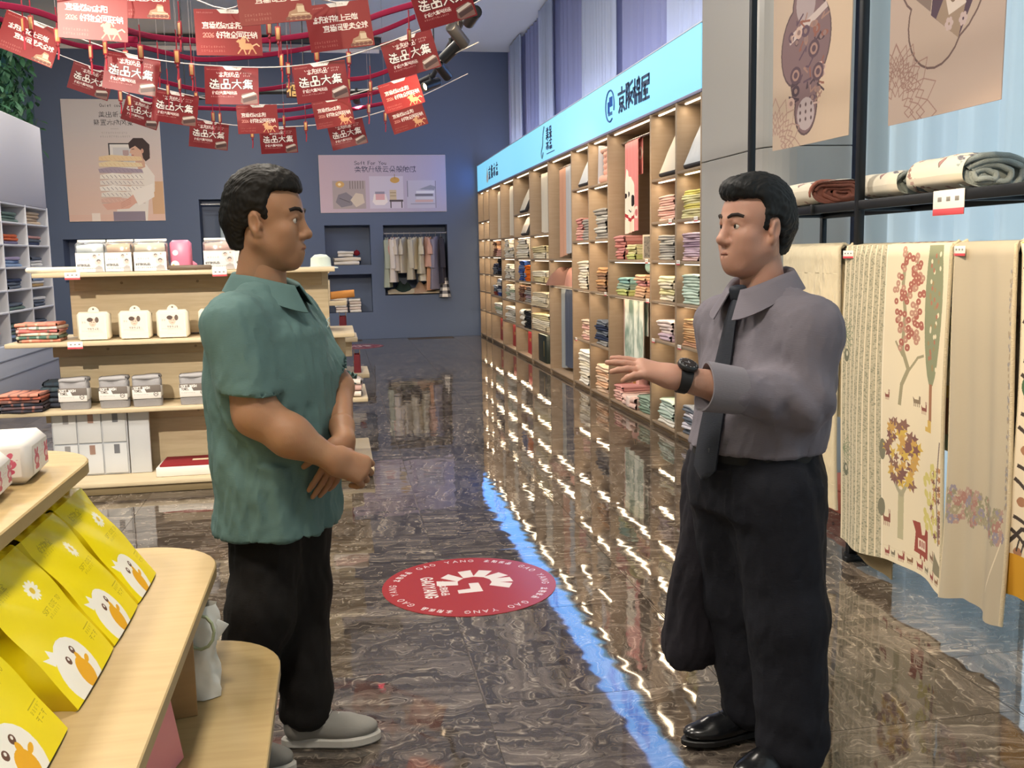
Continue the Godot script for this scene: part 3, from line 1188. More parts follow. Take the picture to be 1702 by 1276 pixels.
func bay_contents() -> void:
	var cream := ["cream", "efe6d2"]
	var ivory := ["ivory white", "f1ece2"]
	var yellow := ["pale yellow", "e6dfb0"]
	var pink := ["blush pink", "e3b7ae"]
	var rose := ["rose pink", "d99b98"]
	var lilac := ["lilac", "d3bccc"]
	var mauve := ["mauve grey", "ab98a4"]
	var mint := ["mint", "c3d5ca"]
	var sage := ["sage green", "9fb4a4"]
	var tan := ["tan", "d2a478"]
	var grey := ["grey", "9c9a98"]
	var slate := ["slate grey", "6d7480"]
	var navy := ["navy", "39415a"]
	var peach := ["peach", "e8bd9a"]
	var brown := ["brown", "8a6a58"]
	var black := ["black", "222328"]
	var orange := ["orange", "e87420"]
	var blue := ["royal blue", "3e5b9c"]
	var lime := ["lime green", "c4cb86"]
	var sky := ["sky blue", "a5ccd6"]
	st(0, 5, 0.5, rep([yellow, yellow, ["lemon", "e3d77e"]], 6), 0.36, 0.036)
	st(0, 4, 0.5, [["pale pink", "e6c8c8"], lilac, lilac, ["plum grey", "a78fa3"], lilac, lilac], 0.36, 0.036)
	st(0, 3, 0.5, [mint, ["pale mint", "d4e6da"], mint, ["pale mint", "d4e6da"], mint], 0.34, 0.045)
	st(0, 2, 0.5, [["dusty tan", "c79b7e"], tan, tan, ["light tan", "deb78b"], tan, ["light tan", "deb78b"]], 0.33, 0.036)
	st(0, 1, 0.5, [ivory, grey], 0.33, 0.045)
	st(0, 0, 0.5, [slate, ["lilac white", "dcd8e2"], slate, ["lilac white", "dcd8e2"], slate], 0.34, 0.045)
	st(1, 5, 0.5, rep([["pale pink", "ecc9bd"], pink], 5), 0.36, 0.042)
	st(1, 4, 0.5, [["light grey", "b9b8b4"], grey, grey, ["light grey", "b9b8b4"], grey], 0.36, 0.04)
	st(1, 3, 0.5, [cream, yellow, cream, ["butter yellow", "efe7c1"]], 0.36, 0.05)
	st(1, 2, 0.55, [lilac, ["pink white", "ecd9d4"], ["pink white", "ecd9d4"]], 0.34, 0.056)
	st(1, 1, 0.5, [yellow, cream], 0.34, 0.045)
	st(1, 0, 0.5, [ivory, mint, ["mint white", "dbe7df"], mint], 0.38, 0.05)
	st(2, 2, 0.5, [lime, yellow, yellow], 0.26, 0.045)
	st(2, 2, 0.8, [["coral", "cf8c84"], rose, ["coral", "cf8c84"], rose], 0.28, 0.055)
	st(2, 1, 0.28, [["peach print", "d9b596"], peach, rose, peach], 0.32, 0.05)
	st(2, 1, 0.72, [lime, sage, ["aqua", "9cc7c4"]], 0.36, 0.055)
	st(2, 0, 0.2, [["grey green", "89a08f"], sage, sage], 0.34, 0.05)
	st(2, 0, 0.86, [pink, pink, rose], 0.26, 0.05)
	st(3, 3, 0.5, [grey, ["pale grey", "c3c4c2"], grey, ["pale grey", "c3c4c2"], grey], 0.4, 0.06)
	st(3, 2, 0.5, [["cocoa", "9b7a63"], tan, ["cocoa", "9b7a63"], tan], 0.4, 0.06)
	st(3, 1, 0.5, [grey, navy, slate, navy, slate], 0.4, 0.05)
	st(3, 0, 0.5, [["pale peach", "ecd0b6"], peach, ["pale peach", "ecd0b6"], peach, ["pale peach", "ecd0b6"]], 0.42, 0.055)
	st(4, 3, 0.25, [grey, grey, grey, grey], 0.26, 0.055)
	st(4, 3, 0.72, [rose, pink, rose, rose], 0.28, 0.06)
	st(4, 2, 0.5, [cream, ivory, cream, ivory, cream], 0.42, 0.06)
	st(4, 1, 0.35, [pink, ["apricot white", "e8d0bb"], pink, ["apricot white", "e8d0bb"]], 0.32, 0.055)
	st(4, 0, 0.5, [ivory, cream, ivory, cream, ivory, ivory], 0.42, 0.06)
	st(6, 4, 0.5, [cream, ["straw", "dfd2a9"]], 0.85, 0.08, 0.36, 3)
	st(6, 3, 0.5, [["straw", "dfd2a9"], cream], 0.8, 0.07, 0.36, 3)
	st(6, 2, 0.5, [["beige", "cfc3ab"], cream, ["beige", "cfc3ab"]], 0.8, 0.06, 0.36, 3)
	st(6, 1, 0.5, [["beige", "cfc3ab"], cream, ["straw", "dfd2a9"]], 0.85, 0.07, 0.36, 3)
	st(7, 4, 0.5, [cream, ivory, cream, ivory], 0.7, 0.065, 0.34)
	st(7, 3, 0.28, [orange, orange, ["bright orange", "f08a35"], orange], 0.4, 0.055)
	st(7, 3, 0.72, [blue, ["light blue", "6f86b8"], blue, ["light blue", "6f86b8"], blue], 0.36, 0.055)
	st(7, 2, 0.28, [grey, mauve, grey, ["brown grey", "86766f"]], 0.42, 0.055)
	st(7, 2, 0.74, [brown, ["wine brown", "6f4a46"], brown, brown], 0.36, 0.055)
	st(7, 1, 0.3, [black, black, ["charcoal", "33353c"], black], 0.42, 0.06)
	st(7, 1, 0.76, [ivory, ivory, ivory], 0.3, 0.08, 0.26, 1)
	st(8, 4, 0.35, [ivory, cream, ivory], 0.42, 0.055)
	st(8, 4, 0.72, [ivory, ivory, cream, ivory, ivory], 0.36, 0.055)
	st(8, 3, 0.35, [ivory, cream, ivory], 0.42, 0.055)
	st(8, 3, 0.72, [ivory, ivory, cream, ivory], 0.36, 0.055)
	st(8, 2, 0.35, [["grey white", "d8d6cf"], ivory, ["celadon", "b8c4ae"]], 0.42, 0.055)
	st(8, 2, 0.72, [ivory, ["celadon", "b8c4ae"], ivory, ivory], 0.36, 0.055)
	st(8, 1, 0.5, [["lace grey", "c9c3b6"], ivory, ["lace grey", "c9c3b6"], ivory], 0.8, 0.055)
	st(9, 4, 0.35, [pink, ["tea rose", "d9a79c"]], 0.36, 0.06)
	st(9, 4, 0.72, [brown, ["wine brown", "6f4a46"], peach, brown], 0.32, 0.06)
	st(9, 3, 0.3, [black, navy, black, black, black], 0.42, 0.06)
	st(9, 3, 0.76, [slate, slate, navy], 0.34, 0.06)
	st(9, 2, 0.35, [blue, ["blue white", "c6cedc"], navy, ivory, ["blue white", "c6cedc"]], 0.46, 0.055)
	st(9, 2, 0.78, [["brick red", "9a4a40"], slate, ["blue white", "c6cedc"]], 0.36, 0.055)
	st(9, 1, 0.5, [ivory, ["celadon", "b8c4ae"], ivory], 0.7, 0.06)
	# standing quilt packs with dark piping
	quilt_pack(on(0, 6, 0.5, -0.12), 0.44, "d4dae3", "pale blue quilt pack with dark piping leaning on " + shelf_word(6) + ", " + bay_word(0))
	quilt_pack(on(1, 6, 0.5, -0.12), 0.44, "e6dfd2", "cream quilt pack with dark piping leaning on " + shelf_word(6) + ", " + bay_word(1))
	quilt_pack(on(4, 4, 0.5, -0.12), 0.4, "cfd6e0", "pale blue quilt pack leaning on top shelf of " + bay_word(4))
	quilt_pack(on(7, 6, 0.6, -0.12), 0.4, "e9e4da", "white quilt pack leaning on top shelf of " + bay_word(7))
	quilt_pack(on(7, 5, 0.55, -0.12), 0.29, "e6ddd2", "off white quilt pack leaning on fifth shelf of " + bay_word(7))
	# knitted set in an open frame box
	var kn := thing("knit_set", "pink knitted bundle propped beside a grey roll on top shelf, fourth bay from pillar", "bundle", on(3, 4, 0.5))
	for j in 5:
		for i in 2:
			var b := B.new()
			b.lathe(PackedVector2Array([Vector2(0.001, -0.03), Vector2(0.03, -0.018), Vector2(0.034, 0), Vector2(0.03, 0.018), Vector2(0.001, 0.03)]), 10)
			put("knit_loop", b.mesh(), cloth("d7a89c"), kn, Vector3(-0.09, 0.05 + j * 0.055, 0.10 - i * 0.075), Vector3(0, 0, PI / 2))
	put("knit_roll", tubem([Vector3(-0.08, 0.045, 0.16), Vector3(-0.08, 0.05, -0.14)], 0.042, 12), cloth("dcb2a6"), kn)
	put("knit_roll", tubem([Vector3(-0.08, 0.32, 0.16), Vector3(-0.08, 0.325, -0.12)], 0.03, 12), cloth("dcb2a6"), kn)
	put("grey_roll", tubem([Vector3(-0.06, 0.005, -0.2), Vector3(-0.05, 0.38, -0.2)], 0.055, 12), cloth("b9b9c4"), kn)
	# things hung on rods
	rod(2, 2.46)
	hanging(2, 0.72, 0.42, 2.46, 1.63, "pink", "pink hanging towel with a white dog face, third bay from pillar", dog_tex())
	rod(2, 1.02)
	hanging(2, 0.68, 0.62, 1.02, 0.42, "ink", "grey green ink wash scarf hanging under the shelves, third bay from pillar", ink_tex())
	rod(5, 2.46)
	hanging(5, 0.5, 0.34, 2.46, 1.46, "b7bcc6", "pale grey lace scarf with tie hanging in sixth bay from pillar")
	hanging(5, 0.78, 0.26, 2.46, 1.42, "c79c88", "dusty pink scarf hanging beside the grey scarf, sixth bay from pillar")
	rod(5, 1.03)
	hanging(5, 0.55, 0.5, 1.03, 0.12, "4c5468", "long navy grey scarf reaching the base, sixth bay from pillar")
	hanging(5, 0.8, 0.22, 1.03, 0.08, "8d949a", "light grey striped scarf beside the navy scarf, sixth bay from pillar")
	rod(6, 2.46)
	hanging(6, 0.62, 0.5, 2.46, 1.73, "d8d3c9", "off white long towel hanging in seventh bay from pillar")
	rod(8, 2.46)
	hanging(8, 0.62, 0.42, 2.46, 1.73, "e0dad0", "cream long towel hanging in ninth bay from pillar")
	rod(9, 2.46)
	hanging(9, 0.66, 0.34, 2.46, 1.73, "dcd6cb", "narrow cream towel hanging in tenth bay from pillar")
	# pink heap and hanger in the middle niche of the scarf bay
	var hp := B.new()
	surf(hp, 14, 8, func(u: float, v: float) -> Vector3:
		var a := u * TAU
		var rr := 0.22 * sqrt(v) * (1.0 + 0.18 * sin(a * 3.0 + 1.0))
		return Vector3(cos(a) * rr * 0.6, 0.19 * (1.0 - v * v) * (1.0 + 0.15 * sin(a * 5.0)), sin(a) * rr))
	solo("cloth_heap", "crumpled dusty pink cloth heaped on the lower shelf of sixth bay from pillar", "cloth", hp.mesh(), cloth("b98a7f"), on(5, 1, 0.45))
	solo("cloth_heap", "small brown cloth heap beside the pink heap, sixth bay from pillar", "cloth", hp.mesh(), cloth("8f6d63"), on(5, 1, 0.85), Vector3(0, 1.3, 0))
	# gift bags and boxes on the base shelves
	gift_bag(on(9, 0, 0.62), "8c2a2c", "dark red gift bag on base shelf of tenth bay from pillar")
	gift_bag(on(8, 0, 0.6), "94242a", "red gift bag on base shelf of ninth bay from pillar")
	gift_bag(on(7, 0, 0.55), "a3212b", "bright red gift bag on base shelf of eighth bay from pillar")
	var gb := thing("gift_box", "tall dark green gift box on base shelf of seventh bay from pillar", "box", on(6, 0, 0.62))
	put("box_body", boxm(Vector3(0.24, 0.36, 0.5), 0.006), mat("1f2a24", 0.5), gb, Vector3(0, 0.18, 0))
	put("gold_line", boxm(Vector3(0.004, 0.2, 0.012), 0.001), mat("b59a58", 0.35, 0.7), gb, Vector3(-0.122, 0.18, 0.1))
	put("lid_seam", boxm(Vector3(0.246, 0.006, 0.506), 0.002), mat("121815", 0.5), gb, Vector3(0, 0.3, 0))
	gift_bag(on(1, 0, 0.45, 0.13), "d98aa0", "pink gift bag standing behind towels on base shelf of second bay from pillar", 0.62)
	gift_bag(on(0, 0, 0.6, 0.13), "e0a0a4", "pale pink gift bag on base shelf of bay beside pillar", 0.62)
	gift_bag(on(2, 0, 0.93, 0.1), "e5b5ae", "tall pale pink bag at the end of base shelf, third bay from pillar", 0.8)
	# the boxed set and the pillow pack of the wide bay
	var bx := thing("boxed_set", "flat white box with dark pattern standing on second shelf of third bay", "box", on(2, 2, 0.12, -0.1), 0.5)
	put("carton", boxm(Vector3(0.05, 0.21, 0.17), 0.004), mat("d3c4ac", 0.5), bx, Vector3(0, 0.105, 0))
	put("pattern_front", boxm(Vector3(0.002, 0.18, 0.13), 0.0), mat("8d8880", 0.6, 0, scribble_tex()), bx, Vector3(-0.0265, 0.105, 0))
	var pk := thing("towel_pack", "clear pack of pale pink towels lying on base shelf, third bay from pillar", "pack", on(2, 0, 0.52, -0.04))
	put("pack_body", towel_mesh(0.4, 0.26, 0.1, 2, 9), cloth("e4c3ba"), pk, Vector3.ZERO, Vector3(0, -PI / 2, 0))
	put("paper_band", boxm(Vector3(0.27, 0.103, 0.1), 0.01), mat("ead6cf", 0.4), pk, Vector3(0, 0.052, 0))
	var rb := B.new()
	rb.tube(PackedVector3Array([Vector3(0, 0.07, -0.14), Vector3(0, 0.072, -0.1), Vector3(0, 0.072, 0.1), Vector3(0, 0.07, 0.14)]), 0.065, 14)
	solo("rolled_blanket", "pale blue rolled blanket lying on the towels of the wide third bay", "blanket", rb.mesh(), cloth("9cc8cc"), on(2, 1, 0.3) + Vector3(0.02, 0.195, 0))
	# shelf-edge price cards
	var spots := [[0, 5, 0.12], [1, 5, 0.15], [0, 4, 0.92], [2, 2, 0.05], [2, 1, 0.03], [3, 2, 0.1], [4, 1, 0.8], [0, 2, 0.85], [1, 2, 0.9]]
	for s in spots:
		var q := on(s[0], s[1], s[2])
		price_tag(Vector3(FRONT - 0.004, q.y - 0.012, q.z), -PI / 2, "small white price card on %s edge, %s" % [shelf_word(s[1]), bay_word(s[0])], 0.075)

func price_tag(at: Vector3, turn: float, label: String, w := 0.1) -> void:
	var t := thing("price_tag", label, "price tag", at, turn, "price cards")
	put("card", boxm(Vector3(w, w * 0.5, 0.003), 0.0005), mat("f3efea", 0.5), t)
	put("red_band", boxm(Vector3(w, w * 0.13, 0.0034), 0.0005), mat("d5525c", 0.5), t, Vector3(0, -w * 0.18, 0.0004))
	for k in 3:
		put("price_print", boxm(Vector3(w * 0.13, w * 0.09, 0.0034), 0.0004), mat("8d8a86", 0.6), t, Vector3((k - 1) * w * 0.28, w * 0.07, 0.0004))

func quilt_pack(at: Vector3, h: float, hex: String, label: String) -> void:
	var t := thing("quilt_pack", label, "pack", at, 0, "quilt packs leaning on upper shelves")
	var tilt := 0.42
	var b := Basis(Vector3(0, 0, 1), -tilt)
	var p := put("piping", boxm(Vector3(0.05, h, 0.4), 0.02), mat("2f3038", 0.6), t, b * Vector3(0.0, h * 0.5, 0) + Vector3(0, 0.012, 0))
	p.basis = b
	var m := B.new()
	surf(m, 12, 12, func(u: float, v: float) -> Vector3:
		var e := 1.0 - pow(absf(u * 2 - 1), 6) * pow(absf(v * 2 - 1), 0.01)
		var q := sin(u * PI) * sin(v * PI)
		return Vector3(-0.026 - 0.022 * sqrt(maxf(q, 0.0)) - 0.004 * sin(v * 14.0) * q, 0.02 + (h - 0.04) * (1.0 - v), 0.185 - u * 0.37), 0.0)
	var f := put("quilt_front", m.mesh(), cloth(hex), t, Vector3(0, 0.012, 0))
	f.basis = b

func rod(k: int, y: float) -> void:
	var w: float = BAYS[k] - BAYS[k + 1] - 0.04
	var bays: Array = get_children().filter(func(c): return c.name.begins_with("shelf_bay"))
	put("hanging_rod", tubem([Vector3(0, 0, -w * 0.5), Vector3(0, 0, w * 0.5)], 0.011, 10), mat("b9b9bd", 0.25, 0.9), bays[k], Vector3(0.14, y, 0))

func hanging(k: int, f: float, w: float, y0: float, y1: float, hex: String, label: String, tex: Texture2D = null) -> void:
	var at := on(k, 0, f)
	var b := B.new()
	var ph := rng.randf() * 6.0
	var h := y0 - y1
	surf(b, 18, 22, func(u: float, v: float) -> Vector3:
		# over the rod: front drop, then a short back drop
		var z := (0.5 - u) * w
		var s := v * (h + 0.35)
		var x := 0.0
		var y := 0.0
		if s < h:
			y = y1 + s - y0
			x = -0.02
		else:
			var a := minf((s - h) / 0.03, 1.0) * PI
			x = -0.02 * cos(a)
			y = 0.02 * sin(a) - maxf(0, s - h - 0.03)
		var wv := (sin(z * 55.0 / maxf(w, 0.3) * 0.5 + ph) + 0.5 * sin(z * 60.0 + ph * 2)) * 0.012 * (1.0 - 0.6 * v)
		return Vector3(x + wv * (1 if s < h else 0.3), y - 0.012 * sin(z * 9 + ph) * (1.0 - v), z * (1.0 + 0.05 * (1.0 - v))), 0.006, Rect2(0, 1, 1, -(h + 0.35) / h))
	var m: StandardMaterial3D
	if tex:
		m = printed(tex, 0.9)
		m.texture_repeat = true
	else:
		m = cloth(hex)
	solo("hanging_towel", label, "towel", b.mesh(), m, Vector3(FRONT + 0.14, y0, at.z), Vector3.ZERO, "")

func gift_bag(at: Vector3, hex: String, label: String, s := 1.0) -> void:
	var t := thing("gift_bag", label, "bag", at, 0, "")
	var b := B.new()
	var w := 0.34 * s
	var h := 0.36 * s
	var d := 0.13 * s
	surf(b, 16, 6, func(u: float, v: float) -> Vector3:
		var a := u * 4.0
		var side := int(a) % 4
		var f := a - int(a)
		var c := [Vector2(-d, w), Vector2(-d, -w), Vector2(d, -w), Vector2(d, w)]
		var q: Vector2 = (c[side] as Vector2).lerp(c[(side + 1) % 4], f) * 0.5
		return Vector3(q.x * (1.0 - 0.12 * v), h * v, q.y), 0.003)
	put("bag_body", b.mesh(), mat(hex, 0.45), t)
	put("bag_base", boxm(Vector3(d * 0.96, 0.006, w * 0.98), 0.001), mat(hex, 0.45), t, Vector3(0, 0.004, 0))
	for sx in [-1, 1]:
		put("handle", tubem(smooth_path([Vector3(sx * d * 0.42, h * 0.96, -w * 0.18), Vector3(sx * d * 0.44, h * 1.14, -w * 0.13), Vector3(sx * d * 0.44, h * 1.2, 0), Vector3(sx * d * 0.44, h * 1.14, w * 0.13), Vector3(sx * d * 0.42, h * 0.96, w * 0.18)], 4), 0.004 * s, 6), mat("c9a35c", 0.6), t)
	put("gold_mark", boxm(Vector3(0.002, h * 0.12, w * 0.3), 0.0), mat("cfa45a", 0.35, 0.6), t, Vector3(-d * 0.5 * 0.935 - 0.002, h * 0.55, 0))

func dog_tex() -> ImageTexture:
	var t := Tex.new(256, 512, col("dd8f90"))
	for k in 9:
		t.rect(10 + k * 28, 0, 8, 300, col("d68487"))
	t.ell(160, 330, 92, 130, col("f2e9dd"))
	t.poly(PackedVector2Array([Vector2(120, 240), Vector2(215, 150), Vector2(240, 300)]), col("f2e9dd"))
	t.ell(40, 410, 40, 34, col("f2dcd2"))
	t.ell(44, 412, 12, 20, col("c8757a"))
	t.rect(90, 430, 140, 82, col("f0e4d2"))
	t.rect(110, 440, 6, 72, col("d9bfa6"))
	t.rect(150, 440, 6, 72, col("d9bfa6"))
	t.ell(105, 340, 25, 32, col("221d22"))
	t.ell(172, 296, 14, 16, col("2c2428"))
	t.ell(222, 300, 12, 14, col("2c2428"))
	t.path([Vector2(130, 385), Vector2(148, 398), Vector2(165, 384)], 6, col("4a3a3c"))
	t.path([Vector2(95, 432), Vector2(150, 442), Vector2(232, 405)], 18, col("b3343c"))
	return t.tex()

func ink_tex() -> ImageTexture:
	var n := FastNoiseLite.new()
	n.seed = 31
	n.frequency = 0.014
	var im := Image.create_empty(160, 160, false, Image.FORMAT_RGB8)
	for y in 160:
		for x in 160:
			var v := n.get_noise_2d(x * 1.9, y * 0.55)
			var c := col("dfe6dd").lerp(col("7f958b"), clampf(v * 1.8 + 0.45, 0, 1))
			if x > 146:
				c = c.lerp(col("d9a3a0"), 0.7)
			im.set_pixel(x, y, c)
	return ImageTexture.create_from_image(im)

func scribble_tex() -> ImageTexture:
	var t := Tex.new(128, 160, col("efe9e2"))
	var r := RandomNumberGenerator.new()
	r.seed = 12
	for k in 26:
		var a := Vector2(r.randf_range(8, 120), r.randf_range(8, 150))
		t.path([a, a + Vector2(r.randf_range(-14, 14), r.randf_range(-14, 14)), a + Vector2(r.randf_range(-20, 20), r.randf_range(-20, 20))], 3, col("6f6a68"))
	return t.tex()

# ---------------------------------------------------------------- the lit sign over the shelves
func strokes_mesh(g: String, size: float, th: float, aspect := 1.0) -> B:
	# lettering that stands 4 mm proud; x right, y up, facing +z
	var b := B.new()
	for s in g.split(" "):
		for k in range(0, s.length() - 3, 2):
			var p := Vector2(s[k].to_int() / 9.0 * size * aspect, (9 - s[k + 1].to_int()) / 9.0 * size)
			var q := Vector2(s[k + 2].to_int() / 9.0 * size * aspect, (9 - s[k + 3].to_int()) / 9.0 * size)
			var d := (q - p)
			var c := B.new()
			c.box(Vector3.ZERO, Vector3(d.length() + th * 0.8, th, 0.008), 0.0)
			b.add(c, Transform3D(Basis(Vector3(0, 0, 1), d.angle()), Vector3((p.x + q.x) * 0.5, (p.y + q.y) * 0.5, 0)))
	return b

func light_box() -> void:
	var t := thing("light_box_sign", "long glowing pale cyan sign box with dark lettering above the oak shelf wall", "sign", Vector3(FRONT, 2.565, -12.1))
	put("housing", boxm(Vector3(0.36, 0.455, 10.88), 0.004), mat("b9c2d4", 0.5), t, Vector3(0.2, 0.2275, 0))
	put("lit_panel", boxm(Vector3(0.02, 0.445, 10.86), 0.003), glow("78cdf0", 0.95, "8fbacd"), t, Vector3(0.008, 0.2275, 0))
	put("edge_strip", boxm(Vector3(0.024, 0.012, 10.9), 0.002), mat("dfe9f4", 0.35), t, Vector3(0.006, 0.456, 0))
	put("edge_strip", boxm(Vector3(0.024, 0.022, 10.9), 0.002), mat("8e8fb0", 0.4), t, Vector3(0.006, -0.004, 0))
	var l := AreaLight3D.new()
	l.name = "sign_light"
	l.area_size = Vector2(10.8, 0.42)
	l.light_color = Color(0.36, 0.6, 1.0)
	l.light_energy = 4.5
	l.area_range = 25
	l.shadow_enabled = true
	l.rotation = Vector3(0, PI / 2, 0)
	l.position = Vector3(-0.03, 0.2275, 0)
	t.add_child(l)
	# blue tube lying on top, washing the curtains
	put("top_tube_lamp", boxm(Vector3(0.05, 0.03, 10.6), 0.01), glow("b9c8ff", 1.2), t, Vector3(0.3, 0.47, 0))
	var u := AreaLight3D.new()
	u.name = "wash_light"
	u.area_size = Vector2(0.05, 10.6)
	u.light_color = Color(0.82, 0.86, 1.0)
	u.light_energy = 3.4
	u.area_range = 25
	u.shadow_enabled = true
	u.rotation = Vector3(PI / 2, 0, 0)
	u.position = Vector3(0.3, 0.50, 0)
	t.add_child(u)
	# lettering faces -x: x right of the letters runs along +z
	var face := Basis(Vector3.UP, -PI / 2)
	var dark := mat("46597c", 0.6)
	var zz := -8.68
	for ch in "京阪棉屋":
		var b := strokes_mesh(GLYPH[ch], 0.2, 0.022, 1.0)
		var o := put("sign_letter", b.mesh(), dark, t, Vector3(-0.005, 0.13, zz + 12.1))
		o.basis = face
		zz += 0.225
	# round house mark
	var ring := B.new()
	var pts := []
	for k in 27:
		var a := -0.4 + TAU * 0.9 * k / 26.0
		pts.append(Vector3(cos(a) * 0.14, sin(a) * 0.14, 0))
	ring.tube(PackedVector3Array(pts), 0.008, 6)
	var m := put("sign_ring", ring.mesh(), mat("4a78b4", 0.5), t, Vector3(-0.005, 0.225, -8.95 + 12.1))
	m.basis = face
	var hs := B.new()
	hs.box(Vector3(0.03, 0.035, 0), Vector3(0.09, 0.085, 0.008), 0.0)
	hs.box(Vector3(-0.045, -0.01, 0), Vector3(0.05, 0.1, 0.008), 0.0)
	var hm := put("sign_house", hs.mesh(), mat("2f66c4", 0.5), t, Vector3(-0.005, 0.225, -8.95 + 12.1))
	hm.basis = face
	var hb := B.new()
	for k in 3:
		hb.box(Vector3(-0.04 + k * 0.045, -0.07, 0), Vector3(0.03, 0.028, 0.008), 0.0)
	var h2 := put("sign_house_base", hb.mesh(), mat("5a86b8", 0.5), t, Vector3(-0.005, 0.225, -8.95 + 12.1))
	h2.basis = face
	# second mark: a tall brush swoosh with small upright characters and a line beneath
	var sw := B.new()
	sw.tube(PackedVector3Array(smooth_path([Vector3(0.12, 0.33, 0), Vector3(0.05, 0.24, 0), Vector3(0.02, 0.12, 0), Vector3(-0.06, 0.04, 0), Vector3(-0.02, -0.03, 0), Vector3(0.05, 0.03, 0)], 5)), 0.009, 6)
	var s1 := put("sign_swoosh", sw.mesh(), mat("7aa4b8", 0.5), t, Vector3(-0.005, 0.08, -11.95 + 12.1))
	s1.basis = face
	for k in 2:
		for j in 2:
			var b2 := strokes_mesh(GLYPH[["美", "景", "亦", "高"][k * 2 + j]], 0.12, 0.014)
			var o2 := put("sign_letter", b2.mesh(), dark, t, Vector3(-0.005, 0.25 - k * 0.13, -11.72 + j * 0.17 + 12.1))
			o2.basis = face
	var ul := put("sign_line", boxm(Vector3(0.42, 0.008, 0.006), 0.0), dark, t, Vector3(-0.005, 0.075, -11.5 + 12.1))
	ul.basis = face
	# third mark, at the far end: pale flame and four upright characters
	var fl := B.new()
	fl.lathe(PackedVector2Array([Vector2(0.0, -0.13), Vector2(0.075, -0.09), Vector2(0.085, -0.03), Vector2(0.04, 0.05), Vector2(0.0, 0.14)]), 14)
	var f1 := put("sign_flame", fl.mesh(), mat("f2fbff", 0.5), t, Vector3(-0.004, 0.2, -16.35 + 12.1))
	f1.scale = Vector3(0.08, 1.0, 1.3)
	zz = -16.2
	for ch in "京集亦高":
		var b3 := strokes_mesh(GLYPH[ch], 0.19, 0.02, 0.8)
		var o3 := put("sign_letter", b3.mesh(), dark, t, Vector3(-0.005, 0.13, zz + 12.1))
		o3.basis = face
		zz += 0.25

# ---------------------------------------------------------------- blue wall
func poster(called: String, label: String, at: Vector3, w: float, h: float, t: Texture2D, turn := 0.0) -> Node3D:
	var p := thing(called, label, "poster", at, turn)
	put("board", boxm(Vector3(w, h, 0.018), 0.003), mat("e9e4e4", 0.5), p, Vector3(0, h * 0.5, 0.01))
	var b := B.new()
	b.quad(Vector3(-w * 0.5 + 0.004, 0.004, 0), Vector3(w * 0.5 - 0.004, 0.004, 0), Vector3(w * 0.5 - 0.004, h - 0.004, 0), Vector3(-w * 0.5 + 0.004, h - 0.004, 0), Vector3(0, 0, 1))
	put("print", b.mesh(), printed(t, 0.5), p, Vector3(0, 0, 0.0205))
	return p

